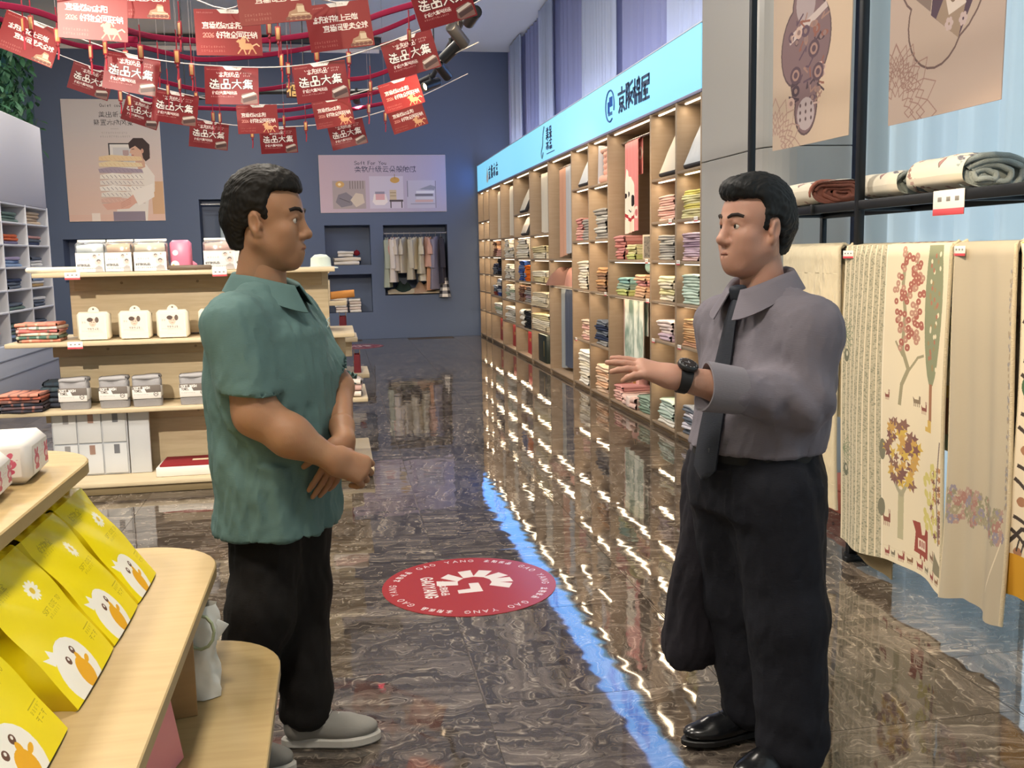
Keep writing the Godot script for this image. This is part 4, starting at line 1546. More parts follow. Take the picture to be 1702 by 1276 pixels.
func poster_lady() -> ImageTexture:
	var t := Tex.new(480, 624, col("d8d2d2"))
	for y in 624:
		t.rect(0, y, 480, 1, col("cdc9cd").lerp(col("dfc3b8"), clampf((y - 120) / 420.0, 0, 1)))
	var ink := col("3f3d44")
	t.text(GLYPH, "Quiet course", 190, 22, 15, col("55535a"), 2.0, 1.15)
	t.text(GLYPH, "美出新意", 183, 62, 27, ink, 2.6, 1.28)
	t.text(GLYPH, "静置亦成风景", 155, 103, 27, ink, 2.6, 1.22)
	t.rect(235, 148, 40, 2, col("a7a2a4"))
	t.fine(190, 166, 130, 10, col("a39da0"), 3)
	t.fine(182, 184, 145, 10, col("a39da0"), 4)
	# picture in a black frame on the painted room wall
	t.rect(218, 222, 146, 142, col("34343a"))
	t.rect(224, 228, 134, 130, col("e6e4e4"))
	t.rect(240, 244, 102, 98, col("cfd0d6"))
	t.poly(PackedVector2Array([Vector2(288, 258), Vector2(318, 258), Vector2(318, 282), Vector2(303, 292), Vector2(288, 282)]), col("b7a0a2"))
	t.rect(258, 296, 30, 32, col("a18e92"))
	t.ell(314, 306, 10, 10, col("8d8793"))
	# window ledge and boxes
	t.rect(420, 420, 60, 204, col("d2ad8c"))
	t.rect(0, 590, 480, 34, col("e0bfb3"))
	t.rect(112, 582, 42, 42, col("efe3dc"))
	# woman in profile: blouse, neck, face, bob of dark hair
	t.poly(PackedVector2Array([Vector2(322, 340), Vector2(400, 330), Vector2(440, 390), Vector2(436, 470), Vector2(402, 520), Vector2(390, 624), Vector2(228, 624), Vector2(250, 520), Vector2(330, 430)]), col("e7e2de"))
	t.rect(220, 575, 160, 49, col("8d8496"))
	t.poly(PackedVector2Array([Vector2(342, 290), Vector2(392, 280), Vector2(396, 345), Vector2(362, 360), Vector2(350, 330)]), col("d3ab98"))
	t.ell(358, 258, 31, 44, col("dab3a0"))
	t.poly(PackedVector2Array([Vector2(330, 250), Vector2(321, 272), Vector2(332, 276)]), col("dab3a0"))
	t.poly(PackedVector2Array([Vector2(322, 252), Vector2(318, 222), Vector2(345, 196), Vector2(392, 196), Vector2(424, 230), Vector2(422, 300), Vector2(400, 316), Vector2(388, 300), Vector2(382, 262), Vector2(352, 236)]), col("3d2f33"))
	t.ell(386, 262, 7, 12, col("cf9f8e"))
	t.line(Vector2(334, 254), Vector2(346, 252), 3, col("3a2a2c"))
	t.line(Vector2(331, 284), Vector2(341, 284), 4, col("b5625e"))
	# the tower of folded blankets she carries, sleeves and hands beneath
	var sh := [["e8cfa8", "dfbe93"], ["e9d8b4", "d9bb8f"], ["a99cae", "8f829b"], ["f0ece6", "6f6670"], ["e6e0dc", "847a86"], ["f1edea", "75707a"], ["e9e4df", "8f8890"], ["d8b3a8", "e6c6bb"]]
	for k in 8:
		var y := 286 + k * 31
		t.poly(PackedVector2Array([Vector2(168 - (k % 3) * 4, y + 6), Vector2(228, y - 4), Vector2(378, y + 6 + k), Vector2(384, y + 26), Vector2(232, y + 30), Vector2(166, y + 26)]), col(sh[k][0]))
		for j in 10:
			t.line(Vector2(176 + j * 21, y + 8), Vector2(188 + j * 21, y + 22), 2.2, col(sh[k][1]))
		t.line(Vector2(166, y + 27), Vector2(384, y + 29), 2.0, col("b9a7a0"))
	t.poly(PackedVector2Array([Vector2(168, 536), Vector2(280, 520), Vector2(336, 480), Vector2(352, 520), Vector2(300, 560), Vector2(190, 566)]), col("dcaea0"))
	for j in 4:
		t.line(Vector2(262, 532 + j * 8), Vector2(312, 506 + j * 9), 2.0, col("c48f82"))
	t.poly(PackedVector2Array([Vector2(318, 470), Vector2(430, 430), Vector2(432, 500), Vector2(350, 545)]), col("efeae6"))
	return t.tex()

func poster_soft() -> ImageTexture:
	var t := Tex.new(640, 288, col("b5abc2"))
	for x in 640:
		t.rect(x, 0, 1, 288, col("c3aebd").lerp(col("a9a8c6"), x / 640.0))
	t.text(GLYPH, "Soft For You", 178, 30, 18, col("4d4a5c"), 2.4, 1.1)
	t.text(GLYPH, "柔软升级", 178, 56, 29, col("4a4860"), 2.6, 1.2)
	t.text(GLYPH, "云朵般触感", 318, 56, 29, col("4a4860"), 2.6, 1.2)
	# three little rooms: armchairs and lamp, sofa with lamp, towels on a shelf
	t.rect(62, 128, 166, 142, col("a89da0"))
	t.ell(100, 146, 22, 16, col("cfa667"))
	t.ell(98, 146, 8, 7, col("f6e6bc"))
	for k in 6:
		t.line(Vector2(150 + k * 13, 130), Vector2(150 + k * 13, 168), 3, col("6d6266"))
	t.poly(PackedVector2Array([Vector2(76, 236), Vector2(90, 198), Vector2(130, 186), Vector2(166, 214), Vector2(158, 252), Vector2(104, 262)]), col("7e7a86"))
	t.poly(PackedVector2Array([Vector2(150, 226), Vector2(178, 190), Vector2(214, 196), Vector2(222, 240), Vector2(178, 262)]), col("cfc3b4"))
	t.line(Vector2(96, 216), Vector2(146, 236), 4, col("5f5b66"))
	t.rect(248, 106, 172, 164, col("c6c1d4"))
	t.ell(378, 126, 24, 15, col("c79b53"))
	t.rect(376, 96, 3, 22, col("8d7a55"))
	t.poly(PackedVector2Array([Vector2(262, 236), Vector2(270, 196), Vector2(330, 196), Vector2(340, 236), Vector2(322, 252), Vector2(276, 252)]), col("e8e1e2"))
	t.rect(278, 190, 46, 36, col("d7a8ae"))
	t.rect(276, 184, 48, 12, col("8e8ba0"))
	t.rect(348, 226, 70, 10, col("4d4750"))
	t.rect(352, 236, 5, 32, col("3c3840"))
	t.rect(408, 236, 5, 32, col("3c3840"))
	t.rect(350, 176, 34, 50, col("c8b79c"))
	t.rect(352, 188, 30, 4, col("9b8a70"))
	t.rect(352, 204, 30, 4, col("9b8a70"))
	t.rect(438, 128, 152, 142, col("b8b7cc"))
	t.rect(440, 130, 3, 82, col("55536a"))
	t.rect(584, 130, 4, 140, col("7d7c92"))
	t.poly(PackedVector2Array([Vector2(500, 174), Vector2(560, 152), Vector2(586, 160), Vector2(580, 178)]), col("8f92a4"))
	for k in 4:
		t.rect(486 - (k % 2) * 6, 182 + k * 15, 92, 12, col(["d8dae4", "70707e", "c8cad6", "c9a9a8"][k]))
	t.rect(456, 246, 126, 4, col("8e8da2"))
	return t.tex()

func back_wall_things() -> void:
	poster("poster", "tall poster of woman carrying folded blankets on the blue wall", Vector3(-3.565, 2.14, -17.6), 1.54, 2.0, poster_lady())
	poster("poster", "wide lilac poster with three room pictures above the wall niches", Vector3(0.905, 2.235, -17.6), 2.21, 0.99, poster_soft())
	var white := ["white", "e6e2dc"]
	stack(Vector3(0.21, 1.321, -17.72), 0, [white, ["warm white", "e2dbd0"]], Vector3(0.44, 0.07, 0.24), "upper blue wall niche", "niche towels", 1)
	stack(Vector3(0.2, 1.47, -17.72), 0, [white, white], Vector3(0.28, 0.05, 0.22), "pair in upper blue wall niche", "niche towels", 1)
	var bow := B.new()
	bow.lathe(PackedVector2Array([Vector2(0.001, -0.05), Vector2(0.06, -0.02), Vector2(0.05, 0.03), Vector2(0.001, 0.06)]), 10)
	solo("ribbon_rosette", "dark red rosette beside white towels in upper wall niche", "ribbon", bow.mesh(), cloth("7c2430"), Vector3(0.395, 1.53, -17.68))
	stack(Vector3(0.09, 0.481, -17.74), 0, rep([white, ["pinkish", "dccfc8"]], 6), Vector3(0.2, 0.05, 0.2), "pile nearer the stand, lower wall niche", "niche towels", 1)
	stack(Vector3(0.33, 0.481, -17.74), 0, rep([white, ["pinkish", "dccfc8"]], 5), Vector3(0.2, 0.05, 0.2), "pile nearer the clothes, lower wall niche", "niche towels", 1)
	# clothes rail
	var rail := thing("clothes_rail", "thin steel clothes rail across the large wall niche", "rail", Vector3(1.44, 1.865, -17.68))
	put("bar", tubem([Vector3(-0.565, 0, 0), Vector3(0.565, 0, 0)], 0.011, 8), mat("b4b7bf", 0.3, 0.9), rail)
	for sx in [-1, 1]:
		put("end_bracket", boxm(Vector3(0.014, 0.05, 0.05), 0.003), mat("70737c", 0.4, 0.7), rail, Vector3(sx * 0.56, 0, 0))
	var g := [[0.93, 0.95, "a9b3a8", "pale sage long robe at the far end of the rail", 0], [1.03, 0.86, "d9d3cf", "long white nightdress, second on the clothes rail", 0], [1.05, 0.62, "c99b9b", "dusty pink pyjama top beside the nightdress on the rail", 1],
		[1.12, 0.66, "cfc6ba", "beige pyjama top beside the pink one on the rail", 1], [1.24, 0.7, "c4bfb4", "stone coloured pyjama top, fifth on the clothes rail", 1], [1.34, 0.82, "bdb9ab", "greenish beige long pyjama set on the rail", 0],
		[1.44, 0.64, "d5cbb2", "cream short sleeved top in the middle of the rail", 1], [1.53, 0.72, "c9c5b4", "light olive top hanging next to the cream top", 1], [1.56, 0.85, "d9d5c6", "off white trousers hanging below the olive top", 2],
		[1.64, 0.6, "c7a196", "rose beige top beside the peach trousers on the rail", 1], [1.70, 1.02, "d2a182", "peach long trousers on the clothes rail", 2], [1.80, 1.0, "86859a", "grey lavender robe on the clothes rail", 0], [1.90, 0.9, "3d3d4a", "dark long garment closest to the checked bag", 0]]
	var k := 0
	for q in g:
		garment(Vector3(q[0], 1.865, -17.68 + (0.03 if k % 2 else -0.03)), q[1], q[2], q[3], q[4])
		k += 1
	var hb := B.new()
	surf(hb, 16, 6, func(u: float, v: float) -> Vector3:
		return Vector3((u - 0.5) * 1.0, 0.03 + 0.07 * (1 - v) * (0.6 + 0.4 * sin(u * 17.0)), 0.13 * (v - 0.3)), 0.02)
	solo("folded_cloth", "pale folded cloths spread along the sill of the large niche", "cloth", hb.mesh(), cloth("c6beaa"), Vector3(1.42, 0.77, -17.68))
	var db := B.new()
	surf(db, 12, 6, func(u: float, v: float) -> Vector3:
		return Vector3((u - 0.5) * 0.5, 0.24 * sin(PI * u) * (1 - v * v) * (0.8 + 0.2 * sin(u * 20.0)), -0.12 + 0.22 * v), 0.0)
	solo("folded_cloth", "dark green heap of cloth behind the pale folded cloths", "cloth", db.mesh(), cloth("30403f"), Vector3(1.2, 0.8, -17.75))
	solo("folded_cloth", "beige rolled heap under the peach trousers in the large niche", "cloth", db.mesh(), cloth("b59a86"), Vector3(1.58, 0.79, -17.7), Vector3(0, 0.3, 0))
	# checked bag hanging out of the niche
	var t := Tex.new(96, 96, col("e4e2de"))
	for a in 6:
		for c in 6:
			if a % 2 == 0 and c % 2 == 0:
				t.rect(a * 16, c * 16, 16, 16, col("20222a"))
			elif a % 2 == 0 or c % 2 == 0:
				t.rect(a * 16, c * 16, 16, 16, col("7d7e84"))
	var bag := thing("checked_bag", "black and white checked cloth bag hanging at the corner of the large niche", "bag", Vector3(1.93, 0.72, -17.55))
	var bb := B.new()
	surf(bb, 10, 8, func(u: float, v: float) -> Vector3:
		var a := u * TAU
		var w := lerpf(0.055, 0.11, v)
		return Vector3(cos(a) * w, 0.34 - 0.34 * v, sin(a) * w * 0.45), 0.0)
	put("bag_body", bb.mesh(), printed(t.tex(), 0.9), bag)
	put("strap", tubem([Vector3(-0.03, 0.33, 0), Vector3(-0.04, 0.55, -0.03), Vector3(-0.03, 0.62, -0.1)], 0.008, 6), cloth("3a3b42"), bag)
	# the niche behind the stand: pale robe on a hanger, and the low one
	var r2 := thing("clothes_rail", "short steel rail in the narrow niche behind the man in green", "rail", Vector3(-1.7, 2.41, -17.68))
	put("bar", tubem([Vector3(-0.52, 0, 0), Vector3(0.52, 0, 0)], 0.011, 8), mat("b4b7bf", 0.3, 0.9), r2)
	garment(Vector3(-1.86, 2.41, -17.66), 1.0, "9fb2c2", "pale blue robe hanging in the narrow niche behind the man in green", 0)
	garment(Vector3(-1.72, 2.41, -17.64), 1.1, "c3ccd6", "whitish blue robe beside the pale blue robe in the narrow niche", 0)
	stack(Vector3(-4.1, 1.131, -17.72), 0, [["slate blue", "4c5d74"], ["slate blue", "4c5d74"]], Vector3(0.4, 0.08, 0.22), "low niche left of the stand", "niche towels", 1)

func garment(at: Vector3, len: float, hex: String, label: String, kind: int) -> void:
	var t := thing("garment", label, "clothes", at, PI / 2 + rng.randf_range(-0.5, 0.1), "clothes on the niche rails")
	put("hanger_hook", tubem(smooth_path([Vector3(0, -0.07, 0), Vector3(0, -0.02, 0), Vector3(0.018, 0.008, 0), Vector3(0, 0.018, 0), Vector3(-0.014, 0.004, 0)], 3), 0.004, 5), mat("9a9aa0", 0.4, 0.6), t)
	put("hanger_arm", tubem([Vector3(-0.17, -0.12, 0), Vector3(0, -0.065, 0), Vector3(0.17, -0.12, 0)], 0.007, 6), mat("6b5a48", 0.6), t)
	var b := B.new()
	var ph := rng.randf() * 6.0
	var top := 0.2 if kind < 2 else 0.16
	surf(b, 24, 12, func(u: float, v: float) -> Vector3:
		var a := u * TAU
		var w := lerpf(top, top * (1.15 if kind == 1 else 1.25), v)
		if v < 0.08:
			w *= lerpf(0.35, 1.0, v / 0.08)
		var f := 1.0 + 0.12 * sin(a * 5.0 + ph) * v
		return Vector3(cos(a) * w * f, -0.06 - v * (len - 0.06) - 0.02 * cos(a) * cos(a) * (1 - v), sin(a) * 0.05 * (0.6 + v) * f), 0.0)
	put("cloth_body", b.mesh(), cloth(hex), t)
	if kind < 2:
		for sx in [-1, 1]:
			var s := B.new()
			var sl := 0.26 if kind == 1 else 0.5
			s.tube(PackedVector3Array([Vector3(sx * 0.15, -0.12, 0), Vector3(sx * 0.21, -0.12 - sl * 0.5, 0.01), Vector3(sx * 0.225, -0.12 - sl, 0.015)]), 0.05, 8, 0.6)
			put("sleeve", s.mesh(), cloth(hex), t)

# ---------------------------------------------------------------- white pigeon-hole shelf on the cubby side
func cubby_wall() -> void:
	var white := mat("c6c7cc", 0.55)
	var t := thing("cubby_shelf", "white pigeonhole wall shelf with tall plain fascia panel, full of towels", "shelf", Vector3(-3.2, 0, -9.6))
	# runs along z from -12.05 to -7.2; front faces +x
	var L := 4.85
	put("fascia", boxm(Vector3(0.36, 0.9, L), 0.006), mat("c3c2c8", 0.5), t, Vector3(-0.18, 2.52, 0))
	put("back_panel", boxm(Vector3(0.02, 2.07, L), 0.002), white, t, Vector3(-0.35, 1.035, 0))
	put("base_cabinet", boxm(Vector3(0.36, 0.66, L), 0.004), mat("a9adb6", 0.5), t, Vector3(-0.18, 0.33, 0))
	for k in 7:
		var z := -12.05 + 9.6 + 0.01 + k * 0.805
		put("upright", boxm(Vector3(0.36, 1.42, 0.022), 0.002), white, t, Vector3(-0.18, 1.37, z))
	var rows := [0.70, 0.985, 1.2, 1.425, 1.655, 1.88, 2.07]
	for y in rows.slice(1):
		put("shelf_board", boxm(Vector3(0.345, 0.02, L - 0.02), 0.002), white, t, Vector3(-0.175, y - 0.01, 0))
	for k in 2:
		put("groove_line", boxm(Vector3(0.004, 0.02, L), 0.001), mat("7f848e", 0.5), t, Vector3(0.002, 0.36 + k * 0.16, 0))
	var c := [["green grey", "6f8279"], ["sand", "cdb79b"], ["violet grey", "75718c"], ["coral orange", "dd7550"], ["powder blue", "8fa6c4"], ["lavender", "b0a5c2"], ["white", "e6e3dd"], ["slate", "69727e"], ["pink", "d9a49b"], ["camel", "b99a6a"], ["navy", "3f4860"], ["teal", "4f7475"]]
	var pick := [[[1, 1, 1, 1], [0, 0, 0], [9, 8, 9]], [[10, 7, 8], [2, 3, 3], [2, 2, 2]], [[6, 6, 7], [4, 4, 5], [8, 8]], [[9, 6, 4], [7, 7, 10], [1, 8, 1]], [[7, 7, 6], [0, 7], [5, 7]], [[0, 6, 5, 7], [4, 0, 7, 0], [8, 5, 8]]]
	for r in 6:
		for cc in 3:
			var y: float = rows[5 - r] + 0.002
			var z := -12.05 + 0.41 + cc * 0.805
			var l := []
			for q in pick[r][cc]:
				l.append(c[q])
			stack(Vector3(-3.37, y, z), PI / 2, l, Vector3(0.46, 0.034, 0.24), "%s cubby row, %s column from blue wall" % [ORD[r], ORD[cc]], "towels in the white cubbies", 1)
	# leafy artificial foliage on the wall above
	var leaf := B.new()
	surf(leaf, 4, 4, func(u: float, v: float) -> Vector3:
		return Vector3((u - 0.5) * 0.07 * sin(PI * clampf(v, 0.04, 1.0)), 0.015 * sin(v * 3.0), v * 0.16), 0.0)
	var lm := mat("2f5a41", 0.6)
	var mm := MultiMesh.new()
	mm.transform_format = MultiMesh.TRANSFORM_3D
	mm.mesh = leaf.mesh()
	mm.instance_count = 1500
	for k in 1500:
		var p := Vector3(-4.5 + rng.randf() * 0.42, 3.1 + rng.randf() * 1.6, -15.6 + rng.randf() * 4.8)
		if rng.randf() < 0.25:
			p.y -= rng.randf() * 0.6
		mm.set_instance_transform(k, Transform3D(Basis.from_euler(Vector3(rng.randf_range(0.2, 1.4), rng.randf() * TAU, rng.randf_range(-0.5, 0.5))), p))
	var fo := MultiMeshInstance3D.new()
	fo.name = "foliage"
	fo.multimesh = mm
	fo.material_override = lm
	add_child(fo, true)
	meta(fo, "dark green artificial foliage high on the wall behind the cubbies", "foliage")
	fo.set_meta("kind", "stuff")
	struct("trim_3", boxm(Vector3(0.1, 1.6, 0.5), 0.004), mat("2f6f68", 0.7), Vector3(-4.7, 3.9, -15.75))

# ---------------------------------------------------------------- stepped wooden stand in the middle
func gondola() -> void:
	var w := wood("d2c2a4")
	var dim := wood("b9a88a")
	var t := thing("display_stand", "long stepped beech display stand with three shelves of towel packs behind man in green", "display stand", Vector3(-0.9, 0, -6.9))
	# own axes: centre (-0.9, -6.9); front faces +z
	put("plinth", boxm(Vector3(2.1, 0.055, 1.0), 0.004), wood("8a7a5c"), t, Vector3(0.0, 0.028, 0.05))
	put("base_board", boxm(Vector3(2.2, 0.03, 1.1), 0.004), w, t, Vector3(0.0, 0.068, 0.02))
	var centre := [[1.86, 0.08, 0.52], [1.86, 0.535, 0.96], [1.66, 0.975, 1.37]]
	for p in centre:
		put("back_board", boxm(Vector3(p[0], p[2] - p[1], 0.03), 0.003), w, t, Vector3(0.02, (p[1] + p[2]) * 0.5, 0.08))
		put("back_board", boxm(Vector3(p[0], p[2] - p[1], 0.03), 0.003), w, t, Vector3(0.02, (p[1] + p[2]) * 0.5, -0.1))
	var sh := [[0.53, 2.3, -1.22], [0.962, 2.14, -1.13], [1.392, 1.84, -0.94]]
	for s in sh:
		put("shelf_board", boxm(Vector3(s[1], 0.028, 0.74), 0.004), w, t, Vector3(s[2] + s[1] * 0.5, s[0] - 0.014, 0.07))
		put("shelf_rail", boxm(Vector3(s[1] * 0.86, 0.09, 0.022), 0.003), dim, t, Vector3(s[2] + s[1] * 0.52, s[0] - 0.075, 0.11))
		for k in 3:
			put("cam_cap", tubem([Vector3(0, 0, 0), Vector3(0, 0, 0.004)], 0.009, 10), mat("8b7a60", 0.5), t, Vector3(s[2] + s[1] * (0.25 + 0.26 * k), s[0] - 0.075, 0.122))
	var X := -0.9
	var Z := -6.9
	# top shelf: clear bags of towels with a printed label
	var lab := pack_label_tex()
	var cols := [["c9d3d6", "pale blue grey"], ["d6b596", "tan"], ["d9cdb6", "cream"]]
	for k in 3:
		zip_pack(Vector3([-1.497, -1.327, -1.143][k], 1.394, -6.56), cols[k][0], lab, "clear pack of %s towels with printed family label on top shelf" % cols[k][1], [0.172, 0.164, 0.198][k])
	zip_pack(Vector3(-0.72, 1.394, -6.56), "d3a99f", lab, "clear pack of dusty pink towels on top shelf by the man's head", 0.2)
	zip_pack(Vector3(-0.53, 1.394, -6.57), "dfa38c", lab, "clear pack of peach towels half hidden behind the man's neck", 0.2)
	var bx := B.new()
	bx.box(Vector3(0, 0.09, 0), Vector3(0.4, 0.18, 0.12), 0.01)
	solo("long_box", "long white box lying behind the printed packs on top shelf", "box", bx.mesh(), mat("e8e6de", 0.5), Vector3(-1.36, 1.393, -6.78))
	tissue_bag(Vector3(-0.965, 1.394, -6.58))
	price_tag(Vector3(-1.60, 1.372, -6.452), 0, "small price card on the top shelf edge, under the printed packs", 0.09)
	price_tag(Vector3(-0.72, 1.372, -6.452), 0, "small price card on the top shelf edge, near the man's shoulder", 0.09)
	price_tag(Vector3(-1.615, 0.942, -6.452), 0, "small price card on the middle shelf edge of the stand", 0.09)
	var bd := B.new()
	bd.slab(PackedVector2Array([Vector2(-0.17, -0.06), Vector2(0.17, -0.06), Vector2(0.17, 0.06), Vector2(-0.17, 0.06)]), 0.0, 0.035, 0.012)
	solo("folded_cloth", "thin folded white cloth lying at the outer end of top shelf", "cloth", bd.mesh(), cloth("dedacb"), Vector3(-1.73, 1.394, -6.62))
	solo("flat_case", "flat brown case lying beside the pink bag on top shelf", "case", boxm(Vector3(0.26, 0.03, 0.1), 0.006), mat("6b5a4a", 0.5), Vector3(-0.9, 1.41, -6.52), Vector3.ZERO)
	# middle shelf: hanging packs
	var face := face_pack_tex()
	for k in 3:
		hang_pack(Vector3([-1.52, -1.27, -1.04][k], 0.964, -6.57), face, "cream towel pack with hanging tab on middle shelf, %s" % ["beside the striped towels", "in the middle of three", "closest to the man"][k])
	hang_pack(Vector3(-0.78, 0.964, -6.57), face, "cream towel pack with hanging tab on middle shelf behind the man")
	striped_towels(Vector3(-1.85, 0.964, -6.62), ["d98b76", "4c6f64", "e4d8c4", "c96f6c", "e0e3dc", "d98b76"], "striped towel, ", "on middle shelf end")
	# lower shelf: grey packs
	var wash := wash_label_tex()
	for k in 4:
		grey_pack(Vector3([-1.66, -1.42, -1.22, -0.93][k], 0.532, -6.54), wash, "folded grey towel pack with black and white band, %s" % ["beside dark towels on lower shelf", "second on lower shelf", "third on lower shelf", "partly behind the man"][k])
	striped_towels(Vector3(-1.96, 0.532, -6.55), ["3b3a45", "56474d", "2f3440", "6d4c46", "c06a55", "cf8a76"], "dark striped towel, ", "outer pile on lower shelf")
	striped_towels(Vector3(-1.78, 0.532, -6.72), ["343845", "3e4350", "2b3442", "4b5c66", "3a4a58"], "dark blue towel, ", "inner pile on lower shelf")
	# base: white door samples, a white board and the red lidded box
	var dt := thing("panel_display", "stack of white panelled sample boards leaning under the lower shelf", "board", Vector3(-1.6, 0.084, -6.6))
	put("backing", boxm(Vector3(0.46, 0.42, 0.03), 0.003), mat("b9bdc4", 0.5), dt, Vector3(0, 0.21, 0))
	for i in 3:
		for j in 2:
			put("panel", boxm(Vector3(0.142, 0.196, 0.012), 0.003), mat("cfd2d6", 0.45), dt, Vector3(-0.15 + i * 0.15, 0.108 + j * 0.205, 0.02))
			put("panel_label", boxm(Vector3(0.034, 0.06, 0.002), 0), mat(["8f8f92", "9a7c70", "6d7078"][i], 0.6), dt, Vector3(-0.14 + i * 0.15, 0.17 + j * 0.205, 0.0275))
	solo("white_board", "plain white board standing beside the panelled sample boards", "board", boxm(Vector3(0.13, 0.42, 0.02), 0.003), mat("c9ccd0", 0.5), Vector3(-1.3, 0.294, -6.6), Vector3(-0.03, 0, 0))
	var rb := thing("gift_box", "flat white box with clear lid over dark red towels on the stand's base", "box", Vector3(-0.97, 0.084, -6.56))
	put("tray", boxm(Vector3(0.42, 0.06, 0.3), 0.004), mat("e3ded6", 0.5), rb, Vector3(0, 0.03, 0))
	put("red_towels", boxm(Vector3(0.38, 0.03, 0.26), 0.01), cloth("8c2e32"), rb, Vector3(0, 0.062, 0))
	put("paper_fan", boxm(Vector3(0.1, 0.004, 0.04), 0.002), mat("d8c5a4", 0.6), rb, Vector3(0.05, 0.079, 0.02))
	# a second stand behind: only its stepped end shows past the man
	var g2 := thing("display_stand", "second stepped beech stand, its shelf ends showing behind the man in green", "display stand", Vector3(-0.55, 0, -8.9))
	put("plinth", boxm(Vector3(1.2, 0.05, 0.9), 0.004), wood("8a7a5c"), g2, Vector3(0.0, 0.025, 0))
	put("core", boxm(Vector3(0.9, 1.3, 0.05), 0.004), w, g2, Vector3(0, 0.68, 0))
	for s in [[0.42, 1.62, 0.6], [0.74, 1.44, 0.58], [1.06, 1.28, 0.56], [1.34, 1.0, 0.5]]:
		put("shelf_board", boxm(Vector3(s[1], 0.04, s[2]), 0.004), w, g2, Vector3(0, s[0], 0))
	put("end_box", boxm(Vector3(0.12, 0.18, 0.4), 0.004), w, g2, Vector3(0.44, 1.17, 0))
	put("end_box", boxm(Vector3(0.1, 0.15, 0.4), 0.004), w, g2, Vector3(0.62, 0.66, 0))
	gift_bag(Vector3(0.05, 0.76, -8.78), "7d2a35", "wine red bag on the second stand behind the man's elbow", 0.5)
	gift_bag(Vector3(0.16, 0.44, -8.75), "86303a", "wine red bag on the lower shelf of the second stand", 0.45)
	solo("rolled_blanket", "camel brown rolled cloth on the shelf end behind the man in green", "blanket", tubem([Vector3(-0.12, 0, 0), Vector3(0, 0.012, 0), Vector3(0.14, 0.02, 0)], 0.035, 10), cloth("bf8448"), Vector3(0.02, 1.118, -8.75))
	solo("folded_cloth", "small blue and coral cloth beside the camel roll", "cloth", tubem([Vector3(-0.06, 0, 0), Vector3(0.05, -0.01, 0.03)], 0.04, 10), cloth("7fa3bd"), Vector3(-0.15, 1.12, -8.72))
	var hat := B.new()
	hat.lathe(PackedVector2Array([Vector2(0.15, 0.0), Vector2(0.148, 0.01), Vector2(0.09, 0.02), Vector2(0.085, 0.09), Vector2(0.05, 0.12), Vector2(0.001, 0.125)]), 16)
	solo("bath_cap", "pale green gathered bath cap on the second stand behind the man", "cap", hat.mesh(), cloth("c9d3c6"), Vector3(-0.12, 1.362, -8.78))
	# goods on the near stand's right shelf ends
	stack(Vector3(0.03, 0.533, -6.6), 0, [["printed white", "e1d6cc"], ["printed pink", "ddb7ae"], ["printed white", "e1d6cc"]], Vector3(0.22, 0.04, 0.2), "stand's shelf end by the clasped hands", "towels on the stand", 1)

func pack_label_tex() -> ImageTexture:
	var t := Tex.new(256, 200, col("efede9"))
	t.rect(0, 0, 256, 14, col("e3e0da"))
	t.fine(30, 62, 90, 18, col("8a8684"), 4)
	t.text(GLYPH, "好物优品", 14, 118, 24, col("4b4a4c"), 4.5, 1.2)
	t.fine(14, 160, 210, 14, col("7d7976"), 6)
	for p in [[172, 40, 26], [214, 24, 10], [206, 96, 34]]:
		t.ell(p[0], p[1], p[2], p[2] * 1.1, col("d7d3d0"))
		t.ell(p[0], p[1] - p[2] * 0.25, p[2] * 0.5, p[2] * 0.52, col("4a4346"))
		t.ell(p[0] + 1, p[1] + p[2] * 0.1, p[2] * 0.42, p[2] * 0.5, col("d9b7a6"))
	t.poly(PackedVector2Array([Vector2(170, 200), Vector2(180, 150), Vector2(206, 134), Vector2(236, 150), Vector2(246, 200)]), col("b9b3b1"))
	return t.tex()

func face_pack_tex() -> ImageTexture:
	var t := Tex.new(200, 200, col("ece6d8"))
	t.rect(14, 20, 172, 130, col("e4ded2"))
	t.poly(PackedVector2Array([Vector2(60, 150), Vector2(74, 110), Vector2(104, 100), Vector2(150, 112), Vector2(176, 150)]), col("d8d2ca"))
	t.ell(100, 70, 27, 34, col("d9bfae"))
	t.ell(82, 48, 22, 16, col("5a4b46"))
	t.ell(132, 50, 14, 22, col("6a5a52"))
	t.line(Vector2(88, 68), Vector2(96, 68), 3, col("54423e"))
	t.line(Vector2(106, 68), Vector2(114, 67), 3, col("54423e"))
	t.line(Vector2(94, 88), Vector2(108, 88), 3, col("b06a60"))
	t.fine(22, 60, 34, 16, col("b5ada2"), 2)
	t.fine(60, 112, 80, 16, col("7d7268"), 5)
	t.fine(20, 130, 120, 9, col("b5ada2"), 8)
	t.rect(0, 152, 200, 48, col("ebe3cf"))
	t.fine(62, 170, 70, 10, col("c2b8a6"), 9)
	return t.tex()

func wash_label_tex() -> ImageTexture:
	var t := Tex.new(256, 120, col("e8e4df"))
	t.rect(0, 0, 256, 66, col("6f6660"))
	t.poly(PackedVector2Array([Vector2(0, 66), Vector2(0, 36), Vector2(110, 30), Vector2(126, 66)]), col("e8e4df"))
	t.text(GLYPH, "SOFT WASH", 12, 10, 22, col("f2efe9"), 4, 1.1)
	t.text(GLYPH, "TOWEL", 14, 38, 20, col("5d544e"), 4, 1.1)
	t.fine(12, 78, 120, 12, col("8b8078"), 3)
	t.ell(212, 82, 22, 22, col("4a4542"))
	t.ell(212, 82, 18, 18, col("dcd7d1"))
	t.path([Vector2(196, 86), Vector2(212, 74), Vector2(228, 88)], 4, col("4a4542"))
	return t.tex()

